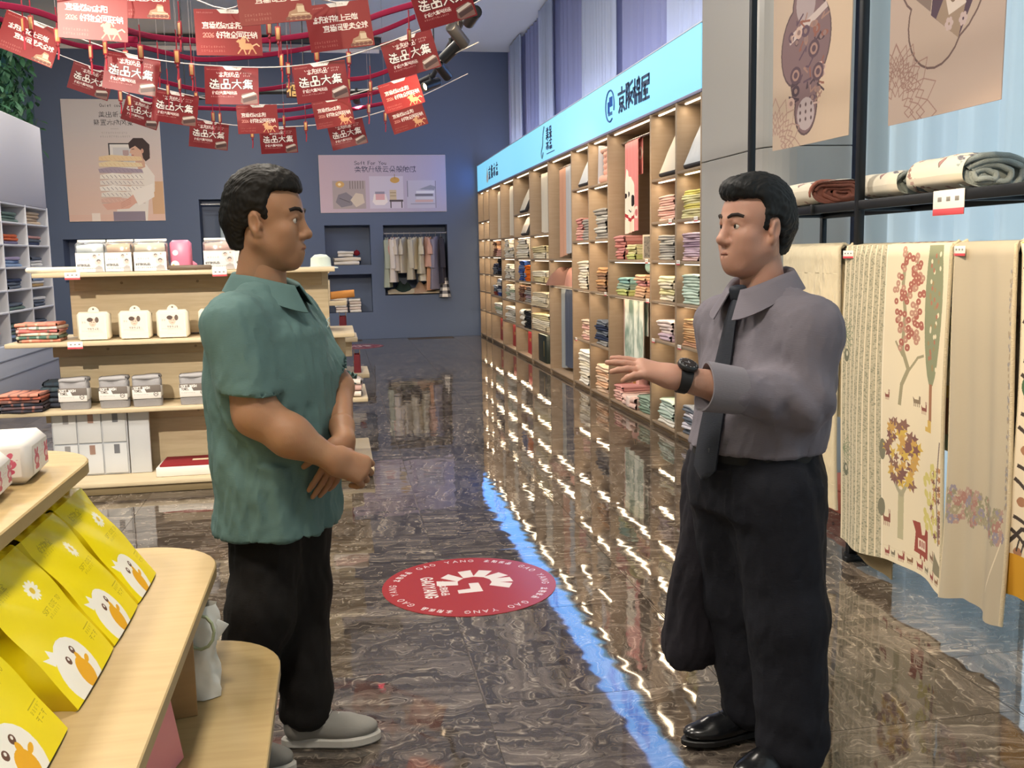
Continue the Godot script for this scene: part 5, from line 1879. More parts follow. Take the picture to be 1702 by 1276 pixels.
func zip_pack(at: Vector3, hex: String, lab: Texture2D, label: String, w: float) -> void:
	var t := thing("towel_pack", label, "pack", at, rng.randf_range(-0.04, 0.04), "clear towel packs on the stand")
	var h := 0.19
	for k in 3:
		put("towel", towel_mesh(snappedf(w - 0.02, 0.02), 0.14, 0.055, 1, k), cloth(hex), t, Vector3(0, 0.008 + k * 0.055, -0.01))
	put("label_card", boxm(Vector3(w - 0.004, 0.118, 0.004), 0.0), printed(lab), t, Vector3(0, 0.06, 0.074))
	var film := StandardMaterial3D.new()
	film.transparency = BaseMaterial3D.TRANSPARENCY_ALPHA
	film.albedo_color = Color(1, 1, 1, 0.12)
	film.roughness = 0.12
	put("clear_bag", boxm(Vector3(w, h, 0.166), 0.02), film, t, Vector3(0, h * 0.5 + 0.001, -0.005))
	put("bag_seam", boxm(Vector3(w * 0.98, 0.016, 0.01), 0.003), mat("e9e9e2", 0.3), t, Vector3(0, h + 0.002, 0.0))

func hang_pack(at: Vector3, tex: Texture2D, label: String) -> void:
	var t := thing("towel_pack", label, "pack", at, rng.randf_range(-0.05, 0.05), "tabbed towel packs on middle shelf")
	var b := B.new()
	b.box(Vector3(0, 0.09, 0), Vector3(0.2, 0.18, 0.075), 0.022)
	put("bag_body", b.mesh(), mat("e9e0cc", 0.45), t)
	put("label_print", boxm(Vector3(0.165, 0.165, 0.004), 0.0), printed(tex), t, Vector3(0, 0.088, 0.038))
	var tab := B.new()
	var pts := PackedVector2Array()
	for k in 13:
		pts.append(Vector2(cos(PI * k / 12.0) * 0.034, -sin(PI * k / 12.0) * 0.034))
	tab.slab(pts, -0.002, 0.002, 0.0005)
	var tb := put("hanging_tab", tab.mesh(), mat("eae6da", 0.4), t, Vector3(0, 0.178, 0.0))
	tb.rotation.x = PI / 2
	put("tab_hole", tubem([Vector3(0, 0, -0.004), Vector3(0, 0, 0.004)], 0.006, 8), mat("7d7466", 0.6), t, Vector3(0, 0.196, 0))

func grey_pack(at: Vector3, tex: Texture2D, label: String) -> void:
	var t := thing("towel_pack", label, "pack", at, rng.randf_range(-0.06, 0.06), "grey towel packs on lower shelf")
	var b := B.new()
	surf(b, 20, 14, func(u: float, v: float) -> Vector3:
		var a := u * TAU
		var bulge := 0.75 + 0.25 * sin(PI * v)
		var sx := pow(absf(cos(a)), 0.45) * signf(cos(a))
		var sz := pow(absf(sin(a)), 0.6) * signf(sin(a))
		var cap := 1.0 if v < 0.93 else 0.85
		return Vector3(sx * 0.088 * cap * (1.0 + 0.03 * sin(v * 9)), 0.185 * v + (0.008 * sin(a * 3.0) if v > 0.5 else 0.0), sz * 0.05 * bulge * cap), 0.0)
	put("towel_body", b.mesh(), cloth("a3a1a3"), t)
	put("top_fold", towel_mesh(0.16, 0.1, 0.03, 1, 2), cloth("aeacae"), t, Vector3(0, 0.17, 0))
	put("paper_band", boxm(Vector3(0.172, 0.085, 0.006), 0.001), printed(tex), t, Vector3(0, 0.095, 0.0515))
	put("band_side", boxm(Vector3(0.182, 0.085, 0.09), 0.012), mat("d8d4d0", 0.45), t, Vector3(0, 0.095, 0.002))

func striped_towels(at: Vector3, cols: Array, kind: String, where: String) -> void:
	var y := at.y
	for k in cols.size():
		var m := StandardMaterial3D.new()
		var im := Tex.new(64, 32, col(cols[k]))
		for j in 4:
			im.rect(j * 16, 0, 4, 32, col(cols[k]).lerp(col(cols[(k + 1 + j) % cols.size()]), 0.55))
		m.albedo_texture = im.tex()
		m.roughness = 0.9
		var h := 0.02 if cols.size() > 5 else 0.034
		solo("striped_towel", kind + from_top(k, cols.size()) + " " + where, "towel", towel_mesh(0.24 if at.z > -6.65 else 0.2, 0.22, h, 1, k % 4), m, Vector3(at.x + rng.randf_range(-0.006, 0.006), y, at.z), Vector3(0, rng.randf_range(-0.08, 0.08), 0), "striped towels on the stand")
		y += h * 0.985

func tissue_bag(at: Vector3) -> void:
	var t := thing("tissue_pack", "bright pink plastic tissue pack standing on top shelf", "pack", at)
	var b := B.new()
	b.box(Vector3(0, 0.095, 0), Vector3(0.13, 0.19, 0.08), 0.02)
	put("bag_body", b.mesh(), mat("dd7f9c", 0.35), t)
	var fl := B.new()
	surf(fl, 6, 4, func(u: float, v: float) -> Vector3:
		return Vector3(0.065 + 0.03 * u, 0.0 + 0.06 * v * (1 - u * 0.4), 0.01 * sin(v * 9 + u * 4)), 0.002)
	put("bag_flap", fl.mesh(), mat("e08aa6", 0.35), t)
	put("white_mark", tubem([Vector3(-0.03, 0.11, 0.038), Vector3(-0.03, 0.11, 0.0415)], 0.018, 12), mat("f2d9e0", 0.4), t)
	put("duck_mark", tubem([Vector3(-0.035, 0.035, 0.038), Vector3(-0.035, 0.035, 0.0415)], 0.026, 12), mat("f3ebe6", 0.4), t)
	put("beak_mark", tubem([Vector3(-0.045, 0.03, 0.038), Vector3(-0.045, 0.03, 0.0422)], 0.008, 8), mat("e7a53c", 0.4), t)

# ---------------------------------------------------------------- near counter with rounded boards
func rounded_board(x0: float, x1: float, z_tip: float, z_end: float, r: float) -> PackedVector2Array:
	var p := PackedVector2Array()
	p.append(Vector2(x0, z_end))
	p.append(Vector2(x1, z_end))
	for k in 11:
		var a := -PI / 2 * k / 10.0
		p.append(Vector2(x1 - r, z_tip + r) + Vector2(cos(a), sin(a)) * r)
	p.append(Vector2(x0, z_tip + 0.02))
	return p

func counter() -> void:
	var w := wood("bea575", 0.42)
	var side := wood("a8855c", 0.45)
	var t := thing("display_counter", "beech display counter with three rounded stepped boards in the near corner", "counter", Vector3(0, 0, 0))
	var defs := [[1.0, -1.5, -0.575, -2.51, 0.2, -0.8], [0.70, -1.5, -0.322, -2.64, 0.21, -0.8], [0.45, -1.5, -0.176, -2.585, 0.2, -0.8]]
	for d in defs:
		var b := B.new()
		b.slab(rounded_board(d[1], d[2], d[3], d[5], d[4]), d[0] - 0.03, d[0], 0.003)
		put("rounded_board", b.mesh(), w, t)
	put("inner_wall", boxm(Vector3(0.03, 0.97, 1.6), 0.003), side, t, Vector3(-0.78, 0.485, -1.65))
	put("base_wall", boxm(Vector3(0.03, 0.42, 1.56), 0.003), side, t, Vector3(-0.235, 0.21, -1.62))
	put("end_wall", boxm(Vector3(0.53, 0.42, 0.03), 0.003), side, t, Vector3(-0.52, 0.21, -2.37))
	for q in [[-0.49, -2.12, 0.22], [-0.5, -1.62, 0.22]]:
		put("divider", boxm(Vector3(0.3, 0.22, 0.022), 0.002), side, t, Vector3(q[0], 0.56, q[1]), Vector3(0, q[2], 0))
	put("upper_end", boxm(Vector3(0.2, 0.27, 0.022), 0.002), side, t, Vector3(-0.9, 0.835, -2.35))
	var tex := duck_tex()
	var span := [[-2.40, -2.19, "farthest"], [-2.175, -1.945, "second from the far end"], [-1.935, -1.665, "third from the far end, crumpled"], [-1.60, -1.33, "nearest the camera"]]
	for k in 4:
		yellow_pack(k, span[k][0], span[k][1], tex, "bright yellow tissue pack with white duck print, " + span[k][2])
	# pink printed tissue blocks on the top board
	var pt := pink_print_tex()
	tissue_block(Vector3(-0.77, 1.001, -2.18), Vector3(0.27, 0.095, 0.17), pt, "white tissue block with pink rabbit print, at the far end of the counter", 0.06)
	tissue_block(Vector3(-0.78, 1.001, -1.97), Vector3(0.27, 0.085, 0.17), pt, "white tissue block with pink print, second on the counter", 0.1)
	tissue_block(Vector3(-0.83, 1.085, -2.0), Vector3(0.22, 0.14, 0.12), pt, "upright pale pink tissue carton standing on the tissue blocks", 0.05)
	# things in the lower bays
	var pb := thing("paper_pack", "flat pink paper pack leaning between the counter dividers", "pack", Vector3(-0.39, 0.452, -1.86), -0.25)
	put("pack_body", boxm(Vector3(0.012, 0.23, 0.2), 0.004), mat("e08d92", 0.5), pb, Vector3(0, 0.113, 0), Vector3(0, 0, 0.16))
	put("dark_print", boxm(Vector3(0.003, 0.035, 0.05), 0), mat("8f4a52", 0.6), pb, Vector3(0.013, 0.05, 0.05), Vector3(0, 0, 0.16))
	put("white_back", boxm(Vector3(0.006, 0.16, 0.2), 0.001), mat("e9e0d4", 0.5), pb, Vector3(-0.03, 0.08, 0.04), Vector3(0, 0, 0.16))
	var wp := thing("wipes_pack", "crumpled white packs hanging over the edge beside the counter divider", "pack", Vector3(-0.36, 0.452, -2.25))
	var c := B.new()
	surf(c, 16, 12, func(u: float, v: float) -> Vector3:
		var a := u * TAU
		var j := 1.0 + 0.13 * sin(a * 3.0 + v * 9.0) + 0.08 * sin(a * 7.0 - v * 13.0)
		return Vector3(cos(a) * 0.055 * j, 0.215 * v, sin(a) * 0.04 * j * (1.05 - 0.25 * v)), 0.0)
	put("pack_body", c.mesh(), mat("dcdad2", 0.3), wp)
	put("wrapper_corner", boxm(Vector3(0.05, 0.035, 0.004), 0.001), mat("e5e4de", 0.3), wp, Vector3(0.055, 0.15, 0.0), Vector3(0.2, 0.5, 0.9))
	var rg := B.new()
	var rp := []
	for k in 13:
		rp.append(Vector3(cos(TAU * k / 12.0) * 0.03, sin(TAU * k / 12.0) * 0.04, 0))
	rg.tube(PackedVector3Array(rp), 0.004, 5)
	put("printed_ring", rg.mesh(), mat("a9b290", 0.5), wp, Vector3(0.025, 0.165, 0.044))

func duck_tex() -> ImageTexture:
	var y := col("f4de10")
	var t := Tex.new(320, 416, y)
	t.text(GLYPH, "好物全", 40, 40, 26, col("c8b20e"), 3, 1.1)
	t.fine(40, 74, 70, 12, col("c8b20e"), 4)
	for k in 12:
		var a := TAU * k / 12.0
		t.ell(200 + cos(a) * 22, 120 + sin(a) * 22, 12, 6, col("f7f2dc"), a)
	t.ell(200, 120, 10, 10, col("e7c23a"))
	t.text(GLYPH, "SOFT CUTE TO", 150, 178, 15, col("b9a40c"), 2, 1.1)
	t.fine(160, 200, 90, 12, col("b9a40c"), 9)
	t.rect(246, 300, 60, 3, col("b9a40c"))
	t.fine(246, 310, 56, 12, col("b09c0c"), 2)
	t.fine(246, 330, 48, 18, col("b09c0c"), 3)
	# plain white duckling with orange bill
	t.ell(112, 360, 84, 104, col("f6f2e6"))
	t.poly(PackedVector2Array([Vector2(40, 300), Vector2(18, 262), Vector2(44, 272), Vector2(52, 248), Vector2(76, 276)]), col("f6f2e6"))
	t.ell(96, 318, 10, 13, col("6a4a3a"))
	t.ell(140, 308, 10, 13, col("6a4a3a"))
	t.ell(98, 315, 4, 5, col("f2eee6"))
	t.ell(142, 305, 4, 5, col("f2eee6"))
	t.ell(126, 378, 32, 48, col("efb021"))
	t.ell(140, 335, 9, 18, col("efb021"))
	t.ell(166, 356, 14, 9, col("efb021"), -0.5)
	return t.tex()

func yellow_pack(k: int, z0: float, z1: float, tex: Texture2D, label: String) -> void:
	var w := z1 - z0
	var t := thing("tissue_pack", label, "pack", Vector3(-0.46, 0.702, (z0 + z1) * 0.5), 0, "yellow tissue packs on the counter")
	var lean := -0.62
	var h := 0.27
	var d := 0.12
	var up := Vector3(sin(lean), cos(lean), 0)
	var n := Vector3(cos(lean), -sin(lean), 0)
	var body := B.new()
	var front := B.new()
	var f := func(u: float, v: float, s: float) -> Vector3:
		# s = 1 front face, 0 back
		var pillow := pow(sin(PI * clampf(u, 0.02, 0.98)), 0.35) * pow(sin(PI * clampf(v * 0.92 + 0.06, 0.02, 0.98)), 0.3)
		var z := (0.5 - u) * w * (1.0 - 0.03 * v)
		var q := up * (h * v) + Vector3(0, 0, z)
		q += n * ((0.012 * pillow + 0.004 * sin(u * 9 + v * 11 + k * 2.0) * v) if s > 0.5 else -d * (0.55 + 0.35 * (1.0 - v)) * 1.0)
		return q
	surf(front, 14, 16, func(u: float, v: float) -> Vector3: return f.call(u, 1.0 - v, 1.0))
	put("printed_front", front.mesh(), printed(tex, 0.32), t)
	var yel := mat("efd812", 0.32)
	surf(body, 6, 14, func(u: float, v: float) -> Vector3:
		var a: Vector3 = f.call(0.0, 1.0 - v, 1.0)
		var c: Vector3 = f.call(0.0, 1.0 - v, 0.0)
		return a.lerp(c, u) + Vector3(0, 0, 0.016 * sin(u * PI) * sin(v * 9.0 + k)))
	surf(body, 6, 14, func(u: float, v: float) -> Vector3:
		var a: Vector3 = f.call(1.0, 1.0 - v, 1.0)
		var c: Vector3 = f.call(1.0, 1.0 - v, 0.0)
		return a.lerp(c, 1.0 - u) - Vector3(0, 0, 0.012 * sin(u * PI) * sin(v * 9.0 + k)))
	surf(body, 10, 10, func(u: float, v: float) -> Vector3:
		var a: Vector3 = f.call(u, 1.0, 1.0)
		var c: Vector3 = f.call(u, 1.0, 0.0)
		return a.lerp(c, 1.0 - v) + Vector3(0, 0.018 * sin(v * PI) + 0.007 * sin(u * 17.0 + v * 8.0 + k) * sin(PI * v), 0))
	surf(body, 10, 10, func(u: float, v: float) -> Vector3: return f.call(1.0 - u, 1.0 - v, 0.0))
	put("bag_body", body.mesh(), yel, t)
	# gathered top seal
	var seal := B.new()
	surf(seal, 16, 3, func(u: float, v: float) -> Vector3:
		var c: Vector3 = f.call(u, 1.0, 1.0)
		return c.lerp(f.call(u, 1.0, 0.0), 0.55) + Vector3(-0.01, 0.012 + 0.028 * (1 - v), 0) + Vector3(0.006 * sin(u * 40 + k), 0, 0), 0.002)
	put("top_seal", seal.mesh(), yel, t)

func pink_print_tex() -> ImageTexture:
	var t := Tex.new(256, 128, col("f1ebe4"))
	var r := RandomNumberGenerator.new()
	r.seed = 3
	for k in 3:
		var x := 34 + k * 84
		t.ell(x, 70, 20, 26, col("d9687f"))
		t.ell(x - 8, 34, 6, 16, col("d9687f"), -0.2)
		t.ell(x + 8, 34, 6, 16, col("d9687f"), 0.2)
		t.ell(x, 76, 11, 13, col("f1d2d2"))
		t.ell(x - 6, 104, 9, 12, col("cf5a74"))
		t.ell(x + 7, 104, 9, 12, col("cf5a74"))
		t.fine(x + 28, 46, 24, 10, col("d98a98"), k)
		t.fine(x + 28, 62, 26, 10, col("e3a9b0"), k + 4)
	for k in 40:
		t.ell(r.randf() * 256, r.randf() * 128, 2, 2, col("e6b3b8"))
	return t.tex()

func tissue_block(at: Vector3, s: Vector3, tex: Texture2D, label: String, turn: float) -> void:
	var t := thing("tissue_block", label, "pack", at, turn, "pink printed tissues on the counter")
	var b := B.new()
	b.box(Vector3(0, s.y * 0.5, 0), s, 0.018)
	put("wrapper", b.mesh(), mat("f0eae4", 0.4), t)
	for q in [[Vector3(s.x * 0.5, s.y * 0.5, 0), Basis(Vector3.UP, PI / 2), s.z], [Vector3(0, s.y * 0.5, s.z * 0.5), Basis(), s.x]]:
		var f := B.new()
		var w: float = q[2] - 0.036
		f.quad(Vector3(-w * 0.5, -s.y * 0.5 + 0.018, 0.0008), Vector3(w * 0.5, -s.y * 0.5 + 0.018, 0.0008), Vector3(w * 0.5, s.y * 0.5 - 0.018, 0.0008), Vector3(-w * 0.5, s.y * 0.5 - 0.018, 0.0008), Vector3(0, 0, 1), Rect2(0, 0, clampf(w / 0.26, 0.3, 1.0), 1))
		var o := put("side_print", f.mesh(), printed(tex, 0.4), t, q[0])
		o.basis = q[1]
	var m := B.new()
	m.lathe(PackedVector2Array([Vector2(0.03, 0), Vector2(0.028, 0.001), Vector2(0.001, 0.0012)]), 14)
	put("opening_print", m.mesh(), mat("d9687f", 0.4), t, Vector3(-0.02, s.y, 0.0))

# ---------------------------------------------------------------- black rack with quilts
func rack() -> void:
	var steel := mat("26292e", 0.4, 0.5)
	var t := thing("display_rack", "black steel display rack with tall posts, shelf and hanging rail beside the window", "rack", Vector3(2.31, 0, -4.0))
	for z in [-1.22, -0.06, 1.5]:
		put("post", boxm(Vector3(0.034, 4.9, 0.034), 0.003), steel, t, Vector3(0.0, 2.46, z))
		put("foot_bar", boxm(Vector3(0.5, 0.026, 0.04), 0.003), steel, t, Vector3(0.22, 0.013, z))
		put("foot_cap", tubem([Vector3(0, 0, 0), Vector3(0, 0.014, 0)], 0.03, 12), steel, t, Vector3(0, 0.026, z))
	for z in [-1.22, 1.5]:
		put("rear_post", boxm(Vector3(0.03, 1.66, 0.03), 0.003), steel, t, Vector3(0.44, 0.83, z))
	put("shelf_beam", boxm(Vector3(0.03, 0.042, 2.76), 0.003), steel, t, Vector3(0.0, 1.637, 0.14))
	put("rear_beam", boxm(Vector3(0.03, 0.042, 2.76), 0.003), steel, t, Vector3(0.44, 1.637, 0.14))
	for k in 4:
		put("cross_bar", boxm(Vector3(0.42, 0.03, 0.028), 0.003), steel, t, Vector3(0.22, 1.637, -1.2 + k * 0.86))
	put("shelf_plate", boxm(Vector3(0.44, 0.006, 2.7), 0.001), mat("1d1f23", 0.45), t, Vector3(0.22, 1.655, 0.14))
	put("hanging_rail", tubem([Vector3(0, 0, -1.2), Vector3(0, 0, 1.5)], 0.014, 12), steel, t, Vector3(0, 1.43, 0))
	put("shelf_bracket", boxm(Vector3(0.05, 0.05, 0.02), 0.003), mat("17191c", 0.4), t, Vector3(-0.004, 1.637, -0.46))

	quilt(-4.74, -4.185, 0.2, cloth("dccfb2", tex_fold, 3.0, 0.7), "fuzzy cream blanket hanging on the rail behind the man in grey", 0.0, 1)
	var tq := printed(tree_quilt_tex(), 0.9)
	tq.texture_repeat = true
	quilt(-4.09, -3.325, 0.11, tq, "cream quilt with grey stripes, printed trees and small red animals", 0.0, 2, true)
	var lq := printed(band_quilt_tex(), 0.9)
	lq.texture_repeat = true
	quilt(-3.285, -2.965, 0.12, lq, "plain linen coloured quilt with a floral band near its hem", 0.0, 3)
	var aq := printed(line_quilt_tex(), 0.9)
	aq.texture_repeat = true
	quilt(-2.955, -2.3, 0.22, aq, "white quilt with black line drawing and yellow hem at the rail's near end", 0.005, 4)

	var bt := blossom_tex()
	blanket_roll(Vector3(2.33, 1.659, -4.62), 0.3, 0.36, 0.125, bt, "ece3d3", "a56a5a", "floral folded blanket with colourful end, on the rack behind the man's head")
	blanket_roll(Vector3(2.42, 1.659, -4.03), 0.32, 0.33, 0.12, bt, "eee6d8", "9aa3a0", "white blossom print blanket in the middle of the rack shelf")
	blanket_roll(Vector3(2.45, 1.659, -3.665), 0.35, 0.37, 0.15, bt, "f0e8da", "aab4b4", "thick white blanket showing pale blue folded layers, on the rack shelf")
	blanket_roll(Vector3(2.54, 1.659, -3.0), 0.32, 0.3, 0.1, null, "d8cdb4", "b79c86", "beige folded blanket at the near end of the rack shelf")
	blanket_roll(Vector3(2.54, 1.765, -3.0), 0.32, 0.3, 0.12, null, "d9ceb2", "c2b597", "beige folded blanket on top of another at the rack's near end")

	price_tag(Vector3(2.29, 1.612, -3.385), -PI / 2, "white price card with three prices on the rack shelf beam", 0.19)
	price_tag(Vector3(2.262, 1.42, -4.06), -PI / 2 + 0.15, "small price card pinned at the corner of the striped tree quilt", 0.07)
	price_tag(Vector3(2.262, 1.43, -3.265), -PI / 2 - 0.1, "small price card at the top corner of the linen quilt", 0.075)

	banner(Vector3(2.335, 1.965, -4.6), 0.70, 1.75, banner_one_tex(), "hanging beige banner with lobed picture of dark ornaments, by the pillar", 0.07)
	banner(Vector3(2.335, 1.957, -3.525), 0.71, 1.75, banner_two_tex(), "hanging beige banner with a big lobed animal picture, above the rack shelf", 0.01)
	var rc := thing("carton", "salmon red printed carton on the floor below the cream blanket", "carton", Vector3(2.78, 0, -4.83), 0)
	put("carton_body", boxm(Vector3(0.22, 0.17, 0.5), 0.004), mat("a85c4c", 0.55), rc, Vector3(0, 0.085, 0))
	put("lid_edge", boxm(Vector3(0.224, 0.012, 0.504), 0.002), mat("97503f", 0.55), rc, Vector3(0, 0.13, 0))
	put("round_mark", tubem([Vector3(-0.111, 0.07, -0.05), Vector3(-0.1135, 0.07, -0.05)], 0.012, 10), mat("6b3128", 0.6), rc)

func quilt(z0: float, z1: float, y_end: float, m: Material, label: String, dx: float, seed_: int, lining := false) -> void:
	var t := thing("quilt", label, "quilt", Vector3(2.31 + dx, 0, 0), 0, "quilts hung on the black rack")
	var w := z1 - z0
	var h := 1.45 - y_end
	var ph := seed_ * 1.7
	var r := 0.022
	var shape := func(u: float, v: float, back: float) -> Vector3:
		# v: 0 hem of the front ... 1 hem of the back
		var L := h + PI * r + back
		var s := v * L
		var z := lerpf(z0, z1, u)
		var x := 0.0
		var y := 0.0
		var wave := (0.014 * sin(u * 6.0 + ph) + 0.008 * sin(u * 17.0 + ph * 2.0))
		if s < h:
			y = y_end + s
			var f := 1.0 - s / h
			x = -r - 0.012 + wave * (0.25 + f) + 0.01 * sin(f * 5.0 + ph) * f
			z += 0.012 * sin(f * 3.0 + ph) + 0.035 * f * (u - 0.5) * 0.3
			y += 0.015 * sin(u * 7.0 + ph) * f * f
		elif s < h + PI * r:
			var a := (s - h) / r
			x = -cos(a) * (r + 0.012)
			y = 1.45 + sin(a) * r * 0.8
		else:
			y = 1.45 - (s - h - PI * r)
			x = r + 0.012 + wave * 0.4 * minf(1.0, (1.45 - y))
		return Vector3(x, y, z)
	var b := B.new()
	surf(b, 22, 46, func(u: float, v: float) -> Vector3: return shape.call(u, v, 0.8), 0.014, Rect2(0, 1, 1, -(h + PI * r + 0.8) / h))
	put("cloth_panel", b.mesh(), m, t)
	for u in [0.0, 1.0]:
		var e := B.new()
		var pts := []
		for k in 40:
			pts.append(shape.call(u, k / 39.0 * 0.62, 0.8))
		e.tube(PackedVector3Array(pts), 0.0085, 6)
		put("bound_edge", e.mesh(), cloth("cfc3a8"), t)
	if lining:
		var l := B.new()
		surf(l, 10, 8, func(u: float, v: float) -> Vector3:
			var z := lerpf(z0 - 0.01, z0 + 0.34, u)
			return Vector3(0.02 + 0.008 * sin(u * 9.0), y_end + 0.5 - v * 0.57 - 0.03 * u, z), 0.006)
		put("lining", l.mesh(), cloth("a99572"), t)

func blanket_roll(at: Vector3, wx: float, lz: float, h: float, tex: Texture2D, hex: String, edge: String, label: String) -> void:
	var t := thing("folded_blanket", label, "blanket", at + Vector3(wx * 0.5 - 0.07, 0, 0), 0, "folded blankets on the rack shelf")
	var b := B.new()
	var ph := at.z * 3.0
	surf(b, 30, 12, func(u: float, v: float) -> Vector3:
		var a := u * TAU + PI
		var sx := pow(absf(cos(a)), 0.7) * signf(cos(a))
		var sy := pow(absf(sin(a)), 0.8) * signf(sin(a))
		var g := 1.0 - 0.12 * pow(absf(v - 0.5) * 2.0, 8.0) + 0.03 * sin(v * 8.0 + ph)
		return Vector3(sx * wx * 0.5 * g, h * 0.5 + sy * h * 0.5 * g + 0.006 * sin(a * 3.0 + ph), (v - 0.5) * lz + 0.01 * sin(a * 2.0 + ph)), 0.0, Rect2(0, 0, 1.6, 1))
	var m: Material = cloth(hex)
	if tex:
		var pm := printed(tex, 0.9)
		pm.texture_repeat = true
		m = pm
	put("outer_cloth", b.mesh(), m, t)
	# rolled layers in the near end
	var sp := B.new()
	for turn in 4:
		var pts := []
		var q := 1.0 - turn * 0.23
		for k in 25:
			var a := TAU * k / 24.0 + 0.5 * turn
			var sx := pow(absf(cos(a)), 0.7) * signf(cos(a))
			var sy := pow(absf(sin(a)), 0.8) * signf(sin(a))
			pts.append(Vector3(sx * wx * 0.44 * q + 0.012 * turn * sin(ph + turn), h * 0.5 + sy * h * 0.40 * q - 0.004 * turn + 0.004 * sin(a * 4.0 + ph), lz * 0.5 - 0.02 + 0.012 * sin(a + turn)))
		sp.tube(PackedVector3Array(pts), h * 0.085, 7, 1.0, false)
	put("folded_layers", sp.mesh(), cloth(edge), t)
	var c := B.new()
	surf(c, 24, 3, func(u: float, v: float) -> Vector3:
		var a := u * TAU
		return Vector3(cos(a) * wx * 0.45 * v, h * 0.5 + sin(a) * h * 0.45 * v, lz * 0.5 - 0.03), 0.0)
	surf(c, 24, 3, func(u: float, v: float) -> Vector3:
		var a := -u * TAU
		return Vector3(cos(a) * wx * 0.47 * v, h * 0.5 + sin(a) * h * 0.47 * v, -lz * 0.5 + 0.012), 0.0)
	put("inner_cloth", c.mesh(), cloth(edge), t)

func banner(at: Vector3, w: float, h: float, tex: Texture2D, label: String, turn: float) -> void:
	var t := thing("banner", label, "banner", at, -PI / 2 + turn, "hanging beige banners")
	var b := B.new()
	surf(b, 10, 16, func(u: float, v: float) -> Vector3:
		return Vector3((u - 0.5) * w, h * (1.0 - v), 0.006 * sin(u * 4.0 + v * 3.0)), 0.004)
	var m := printed(tex, 0.7)
	put("banner_cloth", b.mesh(), m, t)
	put("top_rod", tubem([Vector3(-w * 0.52, 0, 0), Vector3(w * 0.52, 0, 0)], 0.01, 8), mat("2a2c30", 0.4, 0.5), t, Vector3(0, h, 0))
	for sx in [-1, 1]:
		put("cord", tubem([Vector3(sx * w * 0.45, h, 0), Vector3(sx * w * 0.45, 4.99 - at.y, 0)], 0.002, 5), mat("444444", 0.6), t)

func petals(t: Tex, cx: float, cy: float, r: float, c: Color) -> void:
	for k in 9:
		var a := -PI * 0.5 + (k - 4) * 0.42
		for q: float in [1.0, 0.72, 0.45]:
			var d := Vector2(cos(a), sin(a)) * r * q
			var o := Vector2(-sin(a), cos(a)) * r * 0.17 * q
			var p := Vector2(cx, cy)
			t.path([p + d * 0.55, p + d * 0.8 + o, p + d * 1.05, p + d * 0.8 - o, p + d * 0.55], 2.4, c)

func lobes(t: Tex, parts: Array, c: Color, grow: float) -> void:
	for q in parts:
		t.ell(q[0], q[1], q[2] + grow, q[3] + grow, c, q[4])

func banner_one_tex() -> ImageTexture:
	# 0.70 m by 1.75 m; 280 x 700
	var t := Tex.new(280, 700, col("c3ac9a"))
	for x in 280:
		t.rect(x, 0, 1, 700, col("b9a595").lerp(col("cbb39c"), clampf(x / 200.0, 0, 1)))
	var parts := [[120, 440, 44, 62, 0.0], [92, 505, 56, 75, 0.2], [150, 505, 56, 75, 0.2], [120, 560, 50, 76, 0.0], [124, 628, 38, 50, 0.1]]
	lobes(t, parts, col("5b4a4c"), 4)
	lobes(t, parts, col("7c6468"), 0)
	t.ell(120, 428, 34, 40, col("a8989a"))
	t.poly(PackedVector2Array([Vector2(60, 480), Vector2(190, 440), Vector2(196, 452), Vector2(64, 498)]), col("c3b2ae"))
	var r := RandomNumberGenerator.new()
	r.seed = 4
	for k in 46:
		var x := r.randf_range(60, 188)
		var y := r.randf_range(455, 620)
		var c2: Color = [col("4a3a44"), col("9b7a70"), col("c2a59a"), col("5e4a58"), col("8c5b50")][k % 5]
		if k % 3 == 0:
			t.ell(x, y, r.randf_range(6, 15), r.randf_range(5, 12), c2)
			t.ell(x, y, 6, 5, col("8e7470"))
		else:
			t.path([Vector2(x, y), Vector2(x + r.randf_range(-16, 16), y + r.randf_range(-12, 12)), Vector2(x + r.randf_range(-24, 24), y + r.randf_range(-14, 14))], 4, c2)
	for k in 3:
		t.ell([86, 150, 166][k], [560, 520, 566][k], 20, 17, col("5a4650"))
		t.ell([86, 150, 166][k], [560, 520, 566][k], 13, 11, col("a08078"))
		t.ell([86, 150, 166][k], [560, 520, 566][k], 7, 6, col("5a4650"))
	t.ell(124, 640, 32, 32, col("b3a3a4"))
	for k in 9:
		t.ell(104 + (k % 3) * 20, 622 + (k / 3) * 14, 3, 4, col("5b4a4c"))
	t.ell(118, 345, 30, 32, col("8d7476"))
	petals(t, 10, 690, 92, col("a3857c"))
	return t.tex()

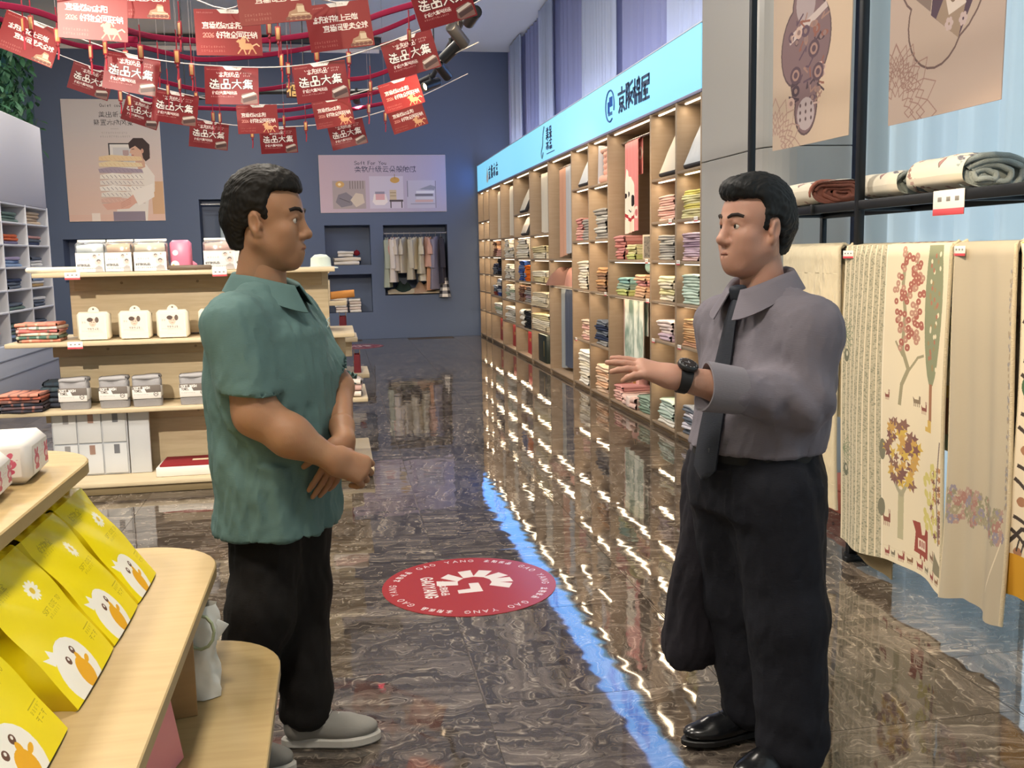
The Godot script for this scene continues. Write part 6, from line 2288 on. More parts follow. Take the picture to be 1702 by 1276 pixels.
func banner_two_tex() -> ImageTexture:
	var t := Tex.new(400, 986, col("b9a498"))
	var parts := [[150, 640, 118, 120, 0.0], [240, 690, 110, 150, 0.3], [170, 780, 96, 100, 0.0], [250, 560, 120, 130, 0.0]]
	lobes(t, parts, col("6b5652"), 5)
	lobes(t, parts, col("b7a294"), 0)
	# collage of photographs clipped in the shape
	t.poly(PackedVector2Array([Vector2(60, 560), Vector2(150, 520), Vector2(176, 560), Vector2(150, 760), Vector2(66, 700)]), col("84726a"))
	for k in 7:
		t.line(Vector2(70 + k * 9, 580 + k * 22), Vector2(160, 560 + k * 26), 4, col("75645c"))
	t.poly(PackedVector2Array([Vector2(178, 556), Vector2(290, 500), Vector2(336, 640), Vector2(300, 760), Vector2(250, 836), Vector2(152, 768)]), col("54414f"))
	t.poly(PackedVector2Array([Vector2(170, 780), Vector2(210, 720), Vector2(270, 770), Vector2(250, 836)]), col("9b8573"))
	t.poly(PackedVector2Array([Vector2(200, 740), Vector2(216, 660), Vector2(258, 610), Vector2(270, 570), Vector2(286, 570), Vector2(280, 640), Vector2(262, 700), Vector2(272, 770), Vector2(214, 782)]), col("d3c3b8"))
	t.ell(228, 742, 12, 16, col("7e6858"))
	for k in 4:
		t.line(Vector2(226, 660 + k * 14), Vector2(256, 654 + k * 14), 5, col("5e4a56"))
	for k in 5:
		var p := Vector2(306 + (k % 2) * 22, 590 + k * 34)
		t.path([p, p + Vector2(14, -22), p + Vector2(28, 0), p + Vector2(14, 22), p], 4, col("a78f96"))
	for p in [[176, 600], [300, 700], [216, 800], [264, 800]]:
		for k in 6:
			var a := TAU * k / 6.0
			t.ell(p[0] + cos(a) * 9, p[1] + sin(a) * 9, 6, 6, col("bfa9a6"))
	petals(t, 26, 960, 150, col("98786f"))
	petals(t, 26, 900, 90, col("98786f"))
	return t.tex()

func maple(t: Tex, x: float, y: float, s: float, c: Color, rot := 0.0) -> void:
	var p := PackedVector2Array()
	for k in 10:
		var a := rot - PI / 2 + TAU * k / 10.0
		var r := s if k % 2 == 0 else s * 0.45
		p.append(Vector2(x + cos(a) * r, y + sin(a) * r))
	t.poly(p, c)

func beast(t: Tex, x: float, y: float, s: float, c: Color, horn := true) -> void:
	t.poly(PackedVector2Array([Vector2(x, y), Vector2(x + s * 0.22, y + s * 0.2), Vector2(x + s * 0.75, y + s * 0.2), Vector2(x + s * 0.8, y - s * 0.15), Vector2(x + s, y - s * 0.1), Vector2(x + s, y + s * 0.55), Vector2(x + s * 0.1, y + s * 0.55)]), c)
	for k in 4:
		t.rect(x + s * (0.12 + k * 0.23), y + s * 0.5, maxf(2, s * 0.09), s * 0.38, c)
	if horn:
		t.line(Vector2(x + s * 0.82, y - s * 0.1), Vector2(x + s * 0.78, y - s * 0.4), 2.5, c)
		t.line(Vector2(x + s * 0.95, y - s * 0.1), Vector2(x + s * 0.98, y - s * 0.4), 2.5, c)

func tree_quilt_tex() -> ImageTexture:
	var t := Tex.new(560, 1000, col("e4d8be"))
	var r := RandomNumberGenerator.new()
	r.seed = 6
	# mottled stripes
	for k in 8:
		var x := 8 + k * 30
		t.rect(x, 0, 24, 1000, col("b7af97"))
		for j in 330:
			var c := col("8e8e7b") if r.randf() < 0.55 else col("c4bda6")
			t.rect(x + r.randf() * 19, j * 3.03, 5 + r.randf() * 5, 3, c)
	t.rect(244, 0, 4, 1000, col("efe6d2"))
	for y in [250, 640]:
		for k in 6:
			var a := -0.9 + k * 0.36
			t.path([Vector2(14, y + 40), Vector2(14 + cos(a) * 26, y + 40 + sin(a) * 30 - 8), Vector2(14 + cos(a) * 62, y + 40 + sin(a) * 62), Vector2(14 + cos(a) * 30, y + 40 + sin(a) * 30 + 10), Vector2(14, y + 40)], 2.2, col("7f8a70"))
		t.ell(34, y + 108, 17, 22, col("6f7263"))
		t.ell(36, y + 102, 7, 9, col("c9c3ae"))
	t.ell(250, 640, 16, 34, col("7f7d6c"))
	t.ell(244, 830, 18, 30, col("7f7d6c"))
	# blossom tree
	t.path([Vector2(344, 480), Vector2(352, 420), Vector2(380, 370), Vector2(350, 310), Vector2(356, 200), Vector2(340, 110), Vector2(348, 20)], 15, col("a0997e"))
	t.path([Vector2(376, 380), Vector2(420, 330), Vector2(446, 322)], 8, col("a0997e"))
	t.path([Vector2(352, 330), Vector2(316, 290)], 8, col("a0997e"))
	t.path([Vector2(352, 160), Vector2(396, 100), Vector2(404, 40)], 7, col("a0997e"))
	for k in 110:
		var x := r.randf_range(296, 440)
		var y := r.randf_range(6, 310)
		if absf(x - 372) > 20 + 58 * sin(PI * clampf(y / 320.0, 0.1, 0.9)):
			continue
		t.ell(x, y, 11, 10, col("a86a60") if r.randf() < 0.6 else col("b99080"))
		t.ell(x, y, 3, 3, col("ddc4a8"))
	# green cypress with a little boot
	t.ell(492, 170, 46, 240, col("8f9478"))
	for k in 40:
		t.ell(470 + r.randf() * 50, 20 + r.randf() * 340, 5, 7, [col("b07a66"), col("e3d9bd"), col("a08c6a")][k % 3])
	t.rect(482, 400, 18, 110, col("a2765c"))
	t.rect(476, 508, 22, 34, col("d1b062"))
	t.rect(462, 530, 36, 14, col("d1b062"))
	beast(t, 402, 450, 34, col("8b7c68"), false)
	beast(t, 440, 470, 30, col("8c5a50"))
	beast(t, 262, 455, 26, col("8c5a50"))
	# maple tree
	t.path([Vector2(348, 905), Vector2(350, 800), Vector2(352, 762)], 26, col("b8b293"))
	t.path([Vector2(350, 770), Vector2(306, 716), Vector2(298, 660)], 13, col("aba58c"))
	t.path([Vector2(354, 770), Vector2(392, 700), Vector2(410, 640)], 13, col("aba58c"))
	t.path([Vector2(352, 740), Vector2(360, 640), Vector2(350, 560)], 8, col("b7b79a"))
	for k in 66:
		var y := r.randf_range(535, 745)
		maple(t, 350 + r.randf_range(-1, 1) * (34 + 56 * sin(PI * (y - 530) / 220.0)), y, r.randf_range(17, 25), [col("83605c"), col("cfb05a"), col("8b6a60"), col("c7a05e")][k % 4], r.randf() * 2.0)
	for k in 70:
		var y := r.randf_range(640, 860)
		var x := 470 + r.randf() * 80
		if k % 2:
			t.ell(x - 14, y, 9, 12, col("d3c87e"))
		else:
			maple(t, minf(x + 26, 552), y, 12, [col("83605c"), col("b98a62")][k % 4 / 2], r.randf())
	t.path([Vector2(552, 560), Vector2(535, 700), Vector2(548, 860)], 6, col("8a7c74"))
	# llama, beasts and border
	t.poly(PackedVector2Array([Vector2(398, 838), Vector2(430, 836), Vector2(438, 872), Vector2(452, 868), Vector2(458, 846), Vector2(472, 850), Vector2(470, 940), Vector2(404, 934), Vector2(410, 870)]), col("9a5048"))
	t.rect(420, 886, 36, 34, col("e4d2c0"))
	for k in 3:
		t.rect(426 + k * 10, 892, 5, 20, col("9a5048"))
	t.rect(428, 936, 6, 14, col("9a5048"))
	t.rect(448, 936, 6, 14, col("9a5048"))
	beast(t, 250, 850, 44, col("8c5a50"))
	beast(t, 486, 905, 30, col("8c6f5c"))
	t.poly(PackedVector2Array([Vector2(512, 950), Vector2(522, 890), Vector2(560, 920), Vector2(560, 955)]), col("8b8570"))
	t.rect(250, 952, 310, 3, col("ded2b6"))
	for k in 8:
		beast(t, 262 + k * 38, 962, 24 if k % 2 else 29, [col("95524c"), col("7f7766"), col("95524c"), col("8a6a52")][k % 4], k % 2 == 0)
	return t.tex()

func band_quilt_tex() -> ImageTexture:
	var t := Tex.new(320, 900, col("b8ae9b"))
	var r := RandomNumberGenerator.new()
	r.seed = 9
	for y in range(0, 900, 3):
		t.rect(0, y, 320, 1, col("b2a894"))
	for k in 170:
		var x := r.randf() * 300
		var y := 610 + r.randf() * 80 + x * 0.06
		var c2: Color = [col("8d8a74"), col("a07a72"), col("8c8694"), col("9a927c"), col("a98d84")][k % 5]
		if k % 3 == 0:
			for j in 6:
				t.ell(x + cos(j * 1.05) * 9, y + sin(j * 1.05) * 9, 5, 5, c2)
		else:
			maple(t, x, y, 11, c2, r.randf())
	for k in 120:
		var y := 60 + r.randf() * 560
		t.ell(306 + r.randf() * 14, y, 3, 5, [col("8d8a8c"), col("9c8f7c")][k % 2])
	t.line(Vector2(296, 700), Vector2(240, 830), 4, col("d9cfba"))
	return t.tex()

func line_quilt_tex() -> ImageTexture:
	var t := Tex.new(320, 640, col("e2d5be"))
	for k in 6:
		var y := 40 + k * 95
		t.path([Vector2(6, y), Vector2(40, y + 20), Vector2(70, y + 62), Vector2(50, y + 80), Vector2(10, y + 70)], 7, col("453c38"))
		t.path([Vector2(120, y), Vector2(180, y + 40), Vector2(150, y + 70), Vector2(110, y + 50), Vector2(120, y)], 6, col("453c38"))
		t.ell(24, y + 40, 12, 9, col("a5785c"))
		t.ell(220, y + 30, 26, 18, col("c58f72"))
	t.ell(20, 250, 14, 20, col("4c6a4c"))
	t.rect(0, 560, 320, 80, col("cf9a2e"))
	t.path([Vector2(0, 540), Vector2(30, 510), Vector2(90, 500), Vector2(130, 540)], 8, col("3f3836"))
	for k in 5:
		t.line(Vector2(20 + k * 14, 552), Vector2(26 + k * 14, 530), 4, col("3f3836"))
	return t.tex()

func blossom_tex() -> ImageTexture:
	var t := Tex.new(384, 256, col("e9dfcc"))
	var r := RandomNumberGenerator.new()
	r.seed = 15
	for k in 9:
		var a := Vector2(r.randf() * 384, r.randf() * 256)
		var pts := [a]
		for j in 4:
			a += Vector2(r.randf_range(10, 30), r.randf_range(-22, 22))
			pts.append(a)
		t.path(pts, 3, col("4c4a46"))
		for q in pts:
			for j in 5:
				t.ell(q.x + cos(j * 1.256) * 6, q.y + sin(j * 1.256) * 6, 4, 4, [col("b08a7c"), col("c7a59a"), col("7d7c86")][k % 3])
	for k in 4:
		var p := Vector2(40 + k * 95, 60 + (k % 2) * 110)
		t.poly(PackedVector2Array([p, p + Vector2(40, -14), p + Vector2(66, 2), p + Vector2(30, 12)]), [col("7c868a"), col("b58a86"), col("8a948e"), col("b5926c")][k])
		t.path([p, p + Vector2(40, -14), p + Vector2(66, 2), p + Vector2(30, 12), p], 2.4, col("3f3f42"))
	return t.tex()

# ---------------------------------------------------------------- floor stickers
func stickers() -> void:
	var red := col("9a3233")
	var t := Tex.new(640, 640, red)
	var w := col("d8cfcc")
	var c := Vector2(0.535, 0.47) * 640
	for k in 7:
		var a := -PI + deg_to_rad([4, 40, 78, 112, 146, 175, 203][k])
		var d := Vector2(cos(a), sin(a))
		var o := Vector2(-d.y, d.x)
		var r0 := 62.0
		var r1 := 140.0
		t.poly(PackedVector2Array([c + d * r0 - o * 22, c + d * r1 - o * 26 + o * 8, c + d * r1 + o * 26 + o * 8, c + d * r0 + o * 20]), w)
	t.poly(PackedVector2Array([Vector2(319, 306), Vector2(356, 306), Vector2(360, 402), Vector2(270, 408), Vector2(270, 372), Vector2(319, 364)]), w)
	# name, reading from top to bottom
	for k in 7:
		t.glyph(GLYPH["GAOYANG"[k]], 192, 208 + k * 33, 24, 40, 8, w, 0.0, PI / 2)
	for k in 4:
		t.glyph(GLYPH["高阳优品"[k]], 236, 300 + k * 30, 24, 26, 4, w, 0.0, PI / 2)
	t.path([Vector2(228, 262), Vector2(214, 280), Vector2(236, 292)], 4, w)
	# the ring of writing
	var line := "GAO YANG 高阳优品 GAO YANG 高阳优品 GAO YANG 高阳优品 GAO YANG 高阳优品 "
	for k in line.length():
		if line[k] == " ":
			continue
		var a := TAU * k / line.length() - 2.2
		var p := Vector2(320, 320) + Vector2(cos(a), sin(a)) * 293
		var tn := a + PI / 2
		t.glyph(GLYPH[line[k]], p.x - 9 * cos(tn), p.y - 9 * sin(tn), 18, 24, 3.4, w, 0.0, tn)
	var tex := t.tex()
	var spots := [[Vector3(0.527, 0.0, -4.145), 0.385, "large round red floor sticker with white sun logo, between the two men"], [Vector3(0.34, 0.0, -16.2), 0.4, "distant round red floor sticker in front of the blue wall"]]
	for s in spots:
		var b := B.new()
		var r: float = s[1]
		var k0 := b.vert(Vector3(0, 0.0025, 0), Vector3.UP, Vector2(0.5, 0.5))
		for k in 49:
			var a := TAU * k / 48.0
			b.vert(Vector3(cos(a) * r, 0.0025, sin(a) * r), Vector3.UP, Vector2(0.5 + cos(a) * 0.5, 0.5 + sin(a) * 0.5))
		for k in 48:
			b.tri(k0, k0 + 1 + k, k0 + 2 + k)
		for k in 48:
			var a := TAU * k / 48.0
			var a2 := TAU * (k + 1) / 48.0
			b.quad(Vector3(cos(a) * r, 0, sin(a) * r), Vector3(cos(a2) * r, 0, sin(a2) * r), Vector3(cos(a2) * r, 0.0025, sin(a2) * r), Vector3(cos(a) * r, 0.0025, sin(a) * r), Vector3(cos(a), 0, sin(a)), Rect2(0.02, 0.5, 0.001, 0.001))
		solo("floor_sticker", s[2], "sticker", b.mesh(), printed(tex, 0.22), s[0])

# ---------------------------------------------------------------- red cards, ribbons, charms
func card_tex(kind: String) -> ImageTexture:
	var t := Tex.new(352, 248, col("7c1b22") if kind == "A" else col("8c2024"))
	var w := col("efe7e2")
	t.poly(PackedVector2Array([Vector2(120, 0), Vector2(250, 0), Vector2(232, 22), Vector2(140, 22)]), col("e9e3df"))
	t.fine(172, 5, 34, 10, col("8e8a8a"), 3)
	t.fine(14, 16, 82, 8, col("c98a86"), 5)
	if kind == "A":
		t.text(GLYPH, "高阳优品", 92, 36, 30, w, 3.6, 1.14)
		t.line(Vector2(78, 38), Vector2(84, 46), 3, w)
		t.line(Vector2(238, 38), Vector2(232, 46), 3, w)
		t.fine(252, 38, 60, 11, w, 8)
		t.fine(252, 54, 48, 11, w, 9)
		t.text(GLYPH, "选品大集", 34, 84, 58, col("4a1418"), 15, 1.25)
		t.text(GLYPH, "选品大集", 34, 84, 58, w, 7.5, 1.25)
		t.text(GLYPH, "我们在大集等优选", 24, 160, 22, w, 2.6, 1.06)
		t.fine(40, 192, 150, 10, col("d9b3ae"), 4)
		t.poly(PackedVector2Array([Vector2(232, 232), Vector2(240, 178), Vector2(320, 160), Vector2(340, 178), Vector2(344, 240), Vector2(250, 246)]), col("7d5e58"))
		t.poly(PackedVector2Array([Vector2(236, 190), Vector2(318, 164), Vector2(338, 176), Vector2(246, 206)]), col("cfc2b8"))
		t.poly(PackedVector2Array([Vector2(244, 210), Vector2(336, 186), Vector2(340, 210), Vector2(250, 236)]), col("4f3a3a"))
	else:
		var b := kind == "B"
		if b:
			t.text(GLYPH, "直播燃动高阳", 40, 70, 32, w, 4.6, 1.1)
			t.text(GLYPH, "2026", 40, 128, 22, col("e29b90"), 3.4, 1.0)
			t.text(GLYPH, "好物全网狂销", 112, 120, 33, w, 4.8, 1.1)
			# running horse
			var hc := col("d9a67a")
			t.poly(PackedVector2Array([Vector2(226, 196), Vector2(252, 180), Vector2(290, 182), Vector2(304, 196), Vector2(300, 214), Vector2(262, 216), Vector2(240, 214)]), hc)
			t.poly(PackedVector2Array([Vector2(232, 200), Vector2(224, 172), Vector2(246, 150), Vector2(266, 160), Vector2(262, 186)]), hc)
			t.poly(PackedVector2Array([Vector2(228, 158), Vector2(212, 172), Vector2(220, 178), Vector2(238, 168)]), hc)
			for q in [[240, 210, 220, 236], [252, 212, 262, 240], [290, 210, 276, 238], [300, 206, 316, 236]]:
				t.line(Vector2(q[0], q[1]), Vector2(q[2], q[3]), 7, hc)
			t.path([Vector2(302, 194), Vector2(322, 184), Vector2(336, 196)], 7, col("e7c198"))
			t.path([Vector2(246, 150), Vector2(266, 146), Vector2(280, 170)], 6, col("e7c198"))
		else:
			t.text(GLYPH, "高阳好物上云端", 36, 66, 32, w, 4.6, 1.1)
			t.text(GLYPH, "直播间里卖全球", 86, 116, 32, w, 4.6, 1.1)
			t.poly(PackedVector2Array([Vector2(222, 240), Vector2(240, 200), Vector2(270, 190), Vector2(282, 164), Vector2(310, 168), Vector2(316, 200), Vector2(346, 226), Vector2(340, 244)]), col("b08a70"))
			t.rect(280, 176, 34, 30, col("d8c3a8"))
			for k in 5:
				t.ell(232 + k * 24, 232, 12, 8, col("7a4a42"))
			t.line(Vector2(250, 214), Vector2(336, 216), 5, col("e0cbb0"))
		t.fine(26, 196, 130, 12, col("c67f76"), 7)
		t.fine(26, 218, 130, 12, col("c67f76"), 8)
	return t.tex()

func hanging_cards() -> void:
	var front := {}
	for k in ["A", "B", "C"]:
		front[k] = printed(card_tex(k), 0.4)
	var desc := {"A": "red hanging card with four big outlined characters", "B": "red hanging card with running horse", "C": "red hanging card with two lines above a building"}
	# x, y, z of the middle, clockwise tilt in degrees, print, row
	var cards := [[-1.03, 2.56, -4.86, 3, "B", 0], [-0.9, 2.75, -5.27, 0, "C", 0], [-0.44, 2.50, -4.87, -1, "B", 0], [-0.20, 2.52, -4.29, -6, "C", 0], [0.07, 2.52, -4.78, -7, "C", 0], [0.58, 2.69, -4.99, -17, "A", 0],
		[-1.63, 2.70, -6.06, 21, "C", 1], [-1.10, 2.52, -6.07, 10, "A", 1], [-0.53, 2.43, -5.89, 1, "A", 1], [-0.03, 2.43, -5.74, -7, "A", 1], [0.47, 2.57, -5.67, -15, "A", 1],
		[-1.79, 2.84, -8.21, 18, "A", 2], [-1.03, 2.49, -7.17, 8, "A", 2], [-0.52, 2.49, -7.7, -2, "B", 2], [0.04, 2.56, -7.85, -10, "B", 2], [0.53, 2.62, -7.31, -16, "B", 2],
		[-1.56, 2.71, -8.95, 18, "A", 3], [-0.94, 2.44, -8.25, 6, "A", 3], [-0.41, 2.42, -8.42, -3, "A", 3], [0.15, 2.46, -8.33, -12, "A", 3], [0.64, 2.59, -8.25, -17, "B", 3]]
	var rows := ["nearest string", "second string", "third string", "farthest string"]
	var count := [0, 0, 0, 0]
	var tops := [[], [], [], []]
	var sz := Vector3(0.297, 0.21, 0.004)
	var q := B.new()
	q.quad(Vector3(-sz.x, -sz.y, 0) * 0.5, Vector3(sz.x, -sz.y, 0) * 0.5, Vector3(sz.x, sz.y, 0) * 0.5, Vector3(-sz.x, sz.y, 0) * 0.5, Vector3(0, 0, 1))
	var face := q.mesh()
	var back := boxm(sz, 0.001)
	for c in cards:
		var r: int = c[5]
		var label: String = "%s, %s from cubby side on %s" % [desc[c[4]], ORD[count[r]], rows[r]]
		count[r] += 1
		var t := thing("promo_card", label, "card", Vector3(c[0], c[1], c[2]), 0, "red cards hung on strings")
		t.rotation = Vector3(rng.randf_range(-0.08, 0.05), rng.randf_range(-0.12, 0.12) - c[0] * 0.12, deg_to_rad(-c[3]))
		put("card_back", back, mat("74181f", 0.45), t)
		put("card_front", face, front[c[4]], t, Vector3(0, 0, 0.0026))
		tops[r].append(Vector3(c[0], c[1], c[2]) + t.basis.y * 0.106)
	for r in 4:
		var pts: Array = tops[r]
		pts.push_front(pts[0] + (pts[0] - pts[1]) * 0.8 + Vector3(-0.2, 0.12, 0))
		pts.append(pts[-1] + (pts[-1] - pts[-2]) * 0.9 + Vector3(0.1, 0.12, 0))
		solo("card_string", "thin white string carrying red cards, " + rows[r].replace(" string", " row"), "string", tubem(smooth_path(pts, 6), 0.0035, 5), mat("d8cfcc", 0.6), Vector3.ZERO, Vector3.ZERO, "card strings")

func ribbons_and_charms() -> void:
	var red := cloth("7a1836", tex_weave, 14.0, 0.1)
	var rib := [
		[[-1.53, 2.67, -5.15], [-1.42, 2.69, -5.34], [-1.34, 2.69, -5.53], [-1.20, 2.65, -5.70], [-1.02, 2.67, -5.88]],
		[[-1.05, 2.68, -5.68], [-0.97, 2.73, -6.08], [-0.77, 2.75, -6.26], [-0.50, 2.76, -6.31], [-0.25, 2.75, -6.16], [0.07, 2.73, -5.80], [0.32, 2.74, -5.44], [0.49, 2.74, -5.21]],
		[[-2.00, 2.96, -6.71], [-1.88, 2.95, -6.89], [-1.73, 2.91, -7.06], [-1.57, 2.90, -7.24], [-1.30, 2.91, -7.19]],
		[[-1.34, 2.96, -7.41], [-1.03, 2.91, -7.55], [-0.84, 2.88, -7.51], [-0.47, 2.90, -7.45], [-0.09, 2.93, -7.28], [0.32, 2.95, -6.91], [0.59, 3.01, -6.66]],
		[[-1.52, 2.81, -8.85], [-1.25, 2.77, -9.01], [-0.79, 2.74, -8.92], [-0.38, 2.72, -8.85], [0.00, 2.76, -8.68], [0.38, 2.82, -8.52], [0.71, 2.88, -8.26]],
		[[-1.76, 2.93, -8.10], [-1.40, 2.88, -8.23], [-0.96, 2.80, -8.35], [-0.49, 2.80, -8.26], [-0.11, 2.82, -7.99], [0.28, 2.80, -7.71], [0.52, 2.86, -7.58]],
		[[-0.47, 2.72, -9.48], [-0.03, 2.77, -9.40], [0.41, 2.84, -9.34], [0.78, 2.88, -9.07]]]
	var k := 0
	for r in rib:
		var pts := []
		for p in r:
			pts.append(Vector3(p[0], p[1], p[2]))
		solo("red_ribbon", "dark red ribbon swag under the ceiling, %s from the camera" % ORD[k], "ribbon", tubem(smooth_path(pts, 6), 0.017, 8, 0.2), red, Vector3.ZERO, Vector3.ZERO, "red ribbon swags")
		k += 1
	var ch := [[-1.46, 2.62, -5.34], [-1.45, 2.65, -5.44], [-1.35, 2.61, -5.52], [-1.28, 2.61, -5.92], [-1.20, 2.63, -5.91], [-1.42, 2.60, -7.37], [-1.13, 2.62, -6.10], [-1.40, 2.60, -7.58], [-0.97, 2.56, -5.65], [-0.98, 2.60, -6.27], [-1.06, 2.60, -7.11], [-0.78, 2.53, -5.61], [-0.76, 2.68, -5.63], [-0.95, 2.60, -6.88], [-0.76, 2.54, -6.02], [-0.90, 2.58, -7.28],
		[-0.86, 2.53, -7.88], [-0.83, 2.55, -8.08], [-0.62, 2.48, -8.45], [-0.28, 2.63, -5.33], [-0.24, 2.62, -5.43], [-0.25, 2.58, -5.94], [-0.34, 2.52, -7.99], [-0.23, 2.61, -6.34], [-0.18, 2.50, -8.17], [-0.05, 2.61, -5.90], [0.14, 2.67, -6.29], [0.14, 2.58, -6.68], [0.32, 2.63, -8.09], [0.30, 2.63, -7.07], [0.46, 2.59, -8.27], [0.46, 2.66, -5.61]]
	ch.sort_custom(func(a, b): return a[0] < b[0])
	k = 0
	var plate := boxm(Vector3(0.03, 0.075, 0.008), 0.003)
	var pl2 := boxm(Vector3(0.022, 0.062, 0.0095), 0.003)
	var cord := tubem([Vector3(0, 0.035, 0), Vector3(0.002, 0.1, 0), Vector3(0, 0.14, 0)], 0.004, 5)
	var tail := tubem([Vector3(0, -0.035, 0), Vector3(0.003, -0.075, 0), Vector3(-0.002, -0.12, 0)], 0.005, 5)
	var bead := B.new()
	bead.lathe(PackedVector2Array([Vector2(0.001, -0.012), Vector2(0.011, 0), Vector2(0.001, 0.012)]), 8)
	var bm := bead.mesh()
	for p in ch:
		var t := thing("luck_charm", "small red and gold paper charm hanging on red cord, %s from cubby side" % ORD[k], "charm", Vector3(p[0], p[1], p[2]), rng.randf_range(-0.9, 0.9), "red and gold charms")
		put("red_plate", plate, mat("93202a", 0.5), t)
		put("gold_plate", pl2, mat(["d9a96c", "c99a66", "e0b98a"][k % 3], 0.4, 0.25), t)
		put("cord", cord, mat("8d1a2c", 0.7), t)
		put("hanging_thread", tubem([Vector3(0, 0.13, 0), Vector3(0, 4.995 - p[1], 0)], 0.0014, 4), mat("9a8f90", 0.7), t)
		put("tassel", tail, mat("b02a3c", 0.7), t)
		put("bead", bm, mat("7f1a24", 0.35), t, Vector3(0, -0.05, 0))
		k += 1
	var fu := thing("luck_plaque", "dark red square plaque with gold luck character hanging between the cards", "plaque", Vector3(-0.227, 2.582, -6.956), 0.1)
	put("plaque_board", boxm(Vector3(0.09, 0.1, 0.01), 0.004), mat("3d1418", 0.5), fu)
	var fg := strokes_mesh(GLYPH["福"], 0.075, 0.009)
	put("gold_character", fg.mesh(), mat("e3bd7c", 0.35, 0.3), fu, Vector3(-0.037, -0.037, 0.008))
	put("cord", tubem([Vector3(0, 0.05, 0), Vector3(0, 2.41, 0)], 0.002, 5), mat("8d1a2c", 0.7), fu)

func spot_track() -> void:
	var black := mat("1b1c20", 0.45)
	var pts := [Vector3(0.88, 2.95, -3.6), Vector3(0.88, 2.95, -8.4), Vector3(0.7, 2.95, -9.05), Vector3(0.3, 2.95, -9.25), Vector3(-0.56, 2.95, -9.33), Vector3(-1.65, 2.95, -9.95)]
	var t := thing("light_track", "black ring track for spotlights hung under the ceiling among red ribbons", "light track", Vector3.ZERO)
	put("rail", tubem(pts, 0.022, 6), black, t)
	for p in [Vector3(0.88, 2.95, -4.2), Vector3(0.88, 2.95, -8.3), Vector3(-0.2, 2.95, -9.28), Vector3(-1.3, 2.95, -9.75)]:
		put("suspension_rod", tubem([p, Vector3(p.x, 4.99, p.z)], 0.006, 6), black, t)
	# arms and hooks seen between the cards
	put("cross_arm", tubem([Vector3(0.88, 2.95, -5.6), Vector3(0.2, 2.97, -5.7), Vector3(-0.1, 2.99, -5.8)], 0.01, 6), black, t)
	var sp := [[0.87, 2.86, -6.0, "nearest on track by the shelf wall"], [0.85, 2.86, -6.5, "second on track by the shelf wall"], [0.86, 2.86, -7.0, "third on track by the shelf wall"], [0.9, 2.88, -7.83, "fourth on track by the shelf wall"], [0.86, 2.88, -8.44, "at the track's far bend"], [0.26, 2.88, -9.2, "on the far run of the track"], [-1.3, 2.86, -9.7, "on the track by the cubbies"]]
	var aim := [Vector3(0.66, 2.64, -8.0), Vector3(2.6, 1.4, -8.5), Vector3(0.55, 2.6, -7.3), Vector3(2.6, 1.6, -10.5), Vector3(0.1, 2.52, -7.85), Vector3(0.8, 2.6, -17.5), Vector3(-3.5, 3.0, -17.5)]
	for k in sp.size():
		var s: Array = sp[k]
		var at := Vector3(s[0], s[1], s[2])
		spot(at, aim[k], "black cylinder spotlight, " + s[3], [1.6, 4.0, 0.5, 4.0, 0.9, 18.0, 18.0][k], "ffdcae")
	# spots on the entrance side of the ring, above the camera
	var t2 := thing("light_track", "straight black light track above the entrance", "light track", Vector3(-0.4, 2.98, -2.2))
	put("rail", boxm(Vector3(3.4, 0.03, 0.036), 0.004), black, t2)
	for x in [-1.5, 1.5]:
		put("suspension_rod", tubem([Vector3(x, 0, 0), Vector3(x, 2.01, 0)], 0.006, 6), black, t2)
	spot(Vector3(-1.6, 2.9, -2.2), Vector3(-1.1, 1.1, -6.6), "black cylinder spotlight on entrance track aimed at the stand", 17.0, "fff0dc")
	spot(Vector3(-0.6, 2.9, -2.2), Vector3(-0.5, 2.5, -4.9), "black cylinder spotlight on entrance track aimed at the cards", 1.5, "ffe2b8")
	spot(Vector3(-1.2, 2.9, -2.2), Vector3(-0.6, 0.7, -2.0), "black cylinder spotlight on entrance track aimed at the counter", 0.8, "ffdfb0")
	spot(Vector3(1.1, 2.9, -2.2), Vector3(2.3, 0.8, -3.6), "black cylinder spotlight on entrance track aimed at the quilts", 5.0, "ffe0b4")

func spot(at: Vector3, aim: Vector3, label: String, energy: float, hex: String) -> void:
	var t := thing("spotlight", label, "spotlight", at, 0, "track spotlights")
	var d := (aim - at).normalized()
	var bs := Basis.looking_at(d, Vector3.UP if absf(d.y) < 0.95 else Vector3.RIGHT)
	var b := B.new()
	b.lathe(PackedVector2Array([Vector2(0.001, -0.1), Vector2(0.036, -0.1), Vector2(0.04, -0.09), Vector2(0.04, 0.08), Vector2(0.034, 0.085), Vector2(0.032, 0.05), Vector2(0.001, 0.048)]), 16)
	var body := put("can", b.mesh(), mat("1b1c20", 0.4), t)
	body.basis = bs * Basis(Vector3.RIGHT, -PI / 2)
	var ln := put("lamp_lens", tubem([Vector3.ZERO, Vector3(0, 0, -0.004)], 0.03, 14), glow(hex, 6.0), t)
	ln.basis = bs
	ln.position = d * 0.058
	put("yoke", tubem([Vector3(0, 0.0, 0), Vector3(0, 0.09, 0)], 0.012, 8), mat("1b1c20", 0.4), t)
	var l := SpotLight3D.new()
	l.name = "spot_light"
	l.light_color = col(hex)
	l.light_energy = energy
	l.spot_angle = 24.0
	l.spot_angle_attenuation = 0.6
	l.spot_range = 30.0
	l.spot_attenuation = 2.0
	l.light_size = 0.03
	l.shadow_enabled = true
	t.add_child(l)
	l.basis = bs
	l.position = d * 0.075

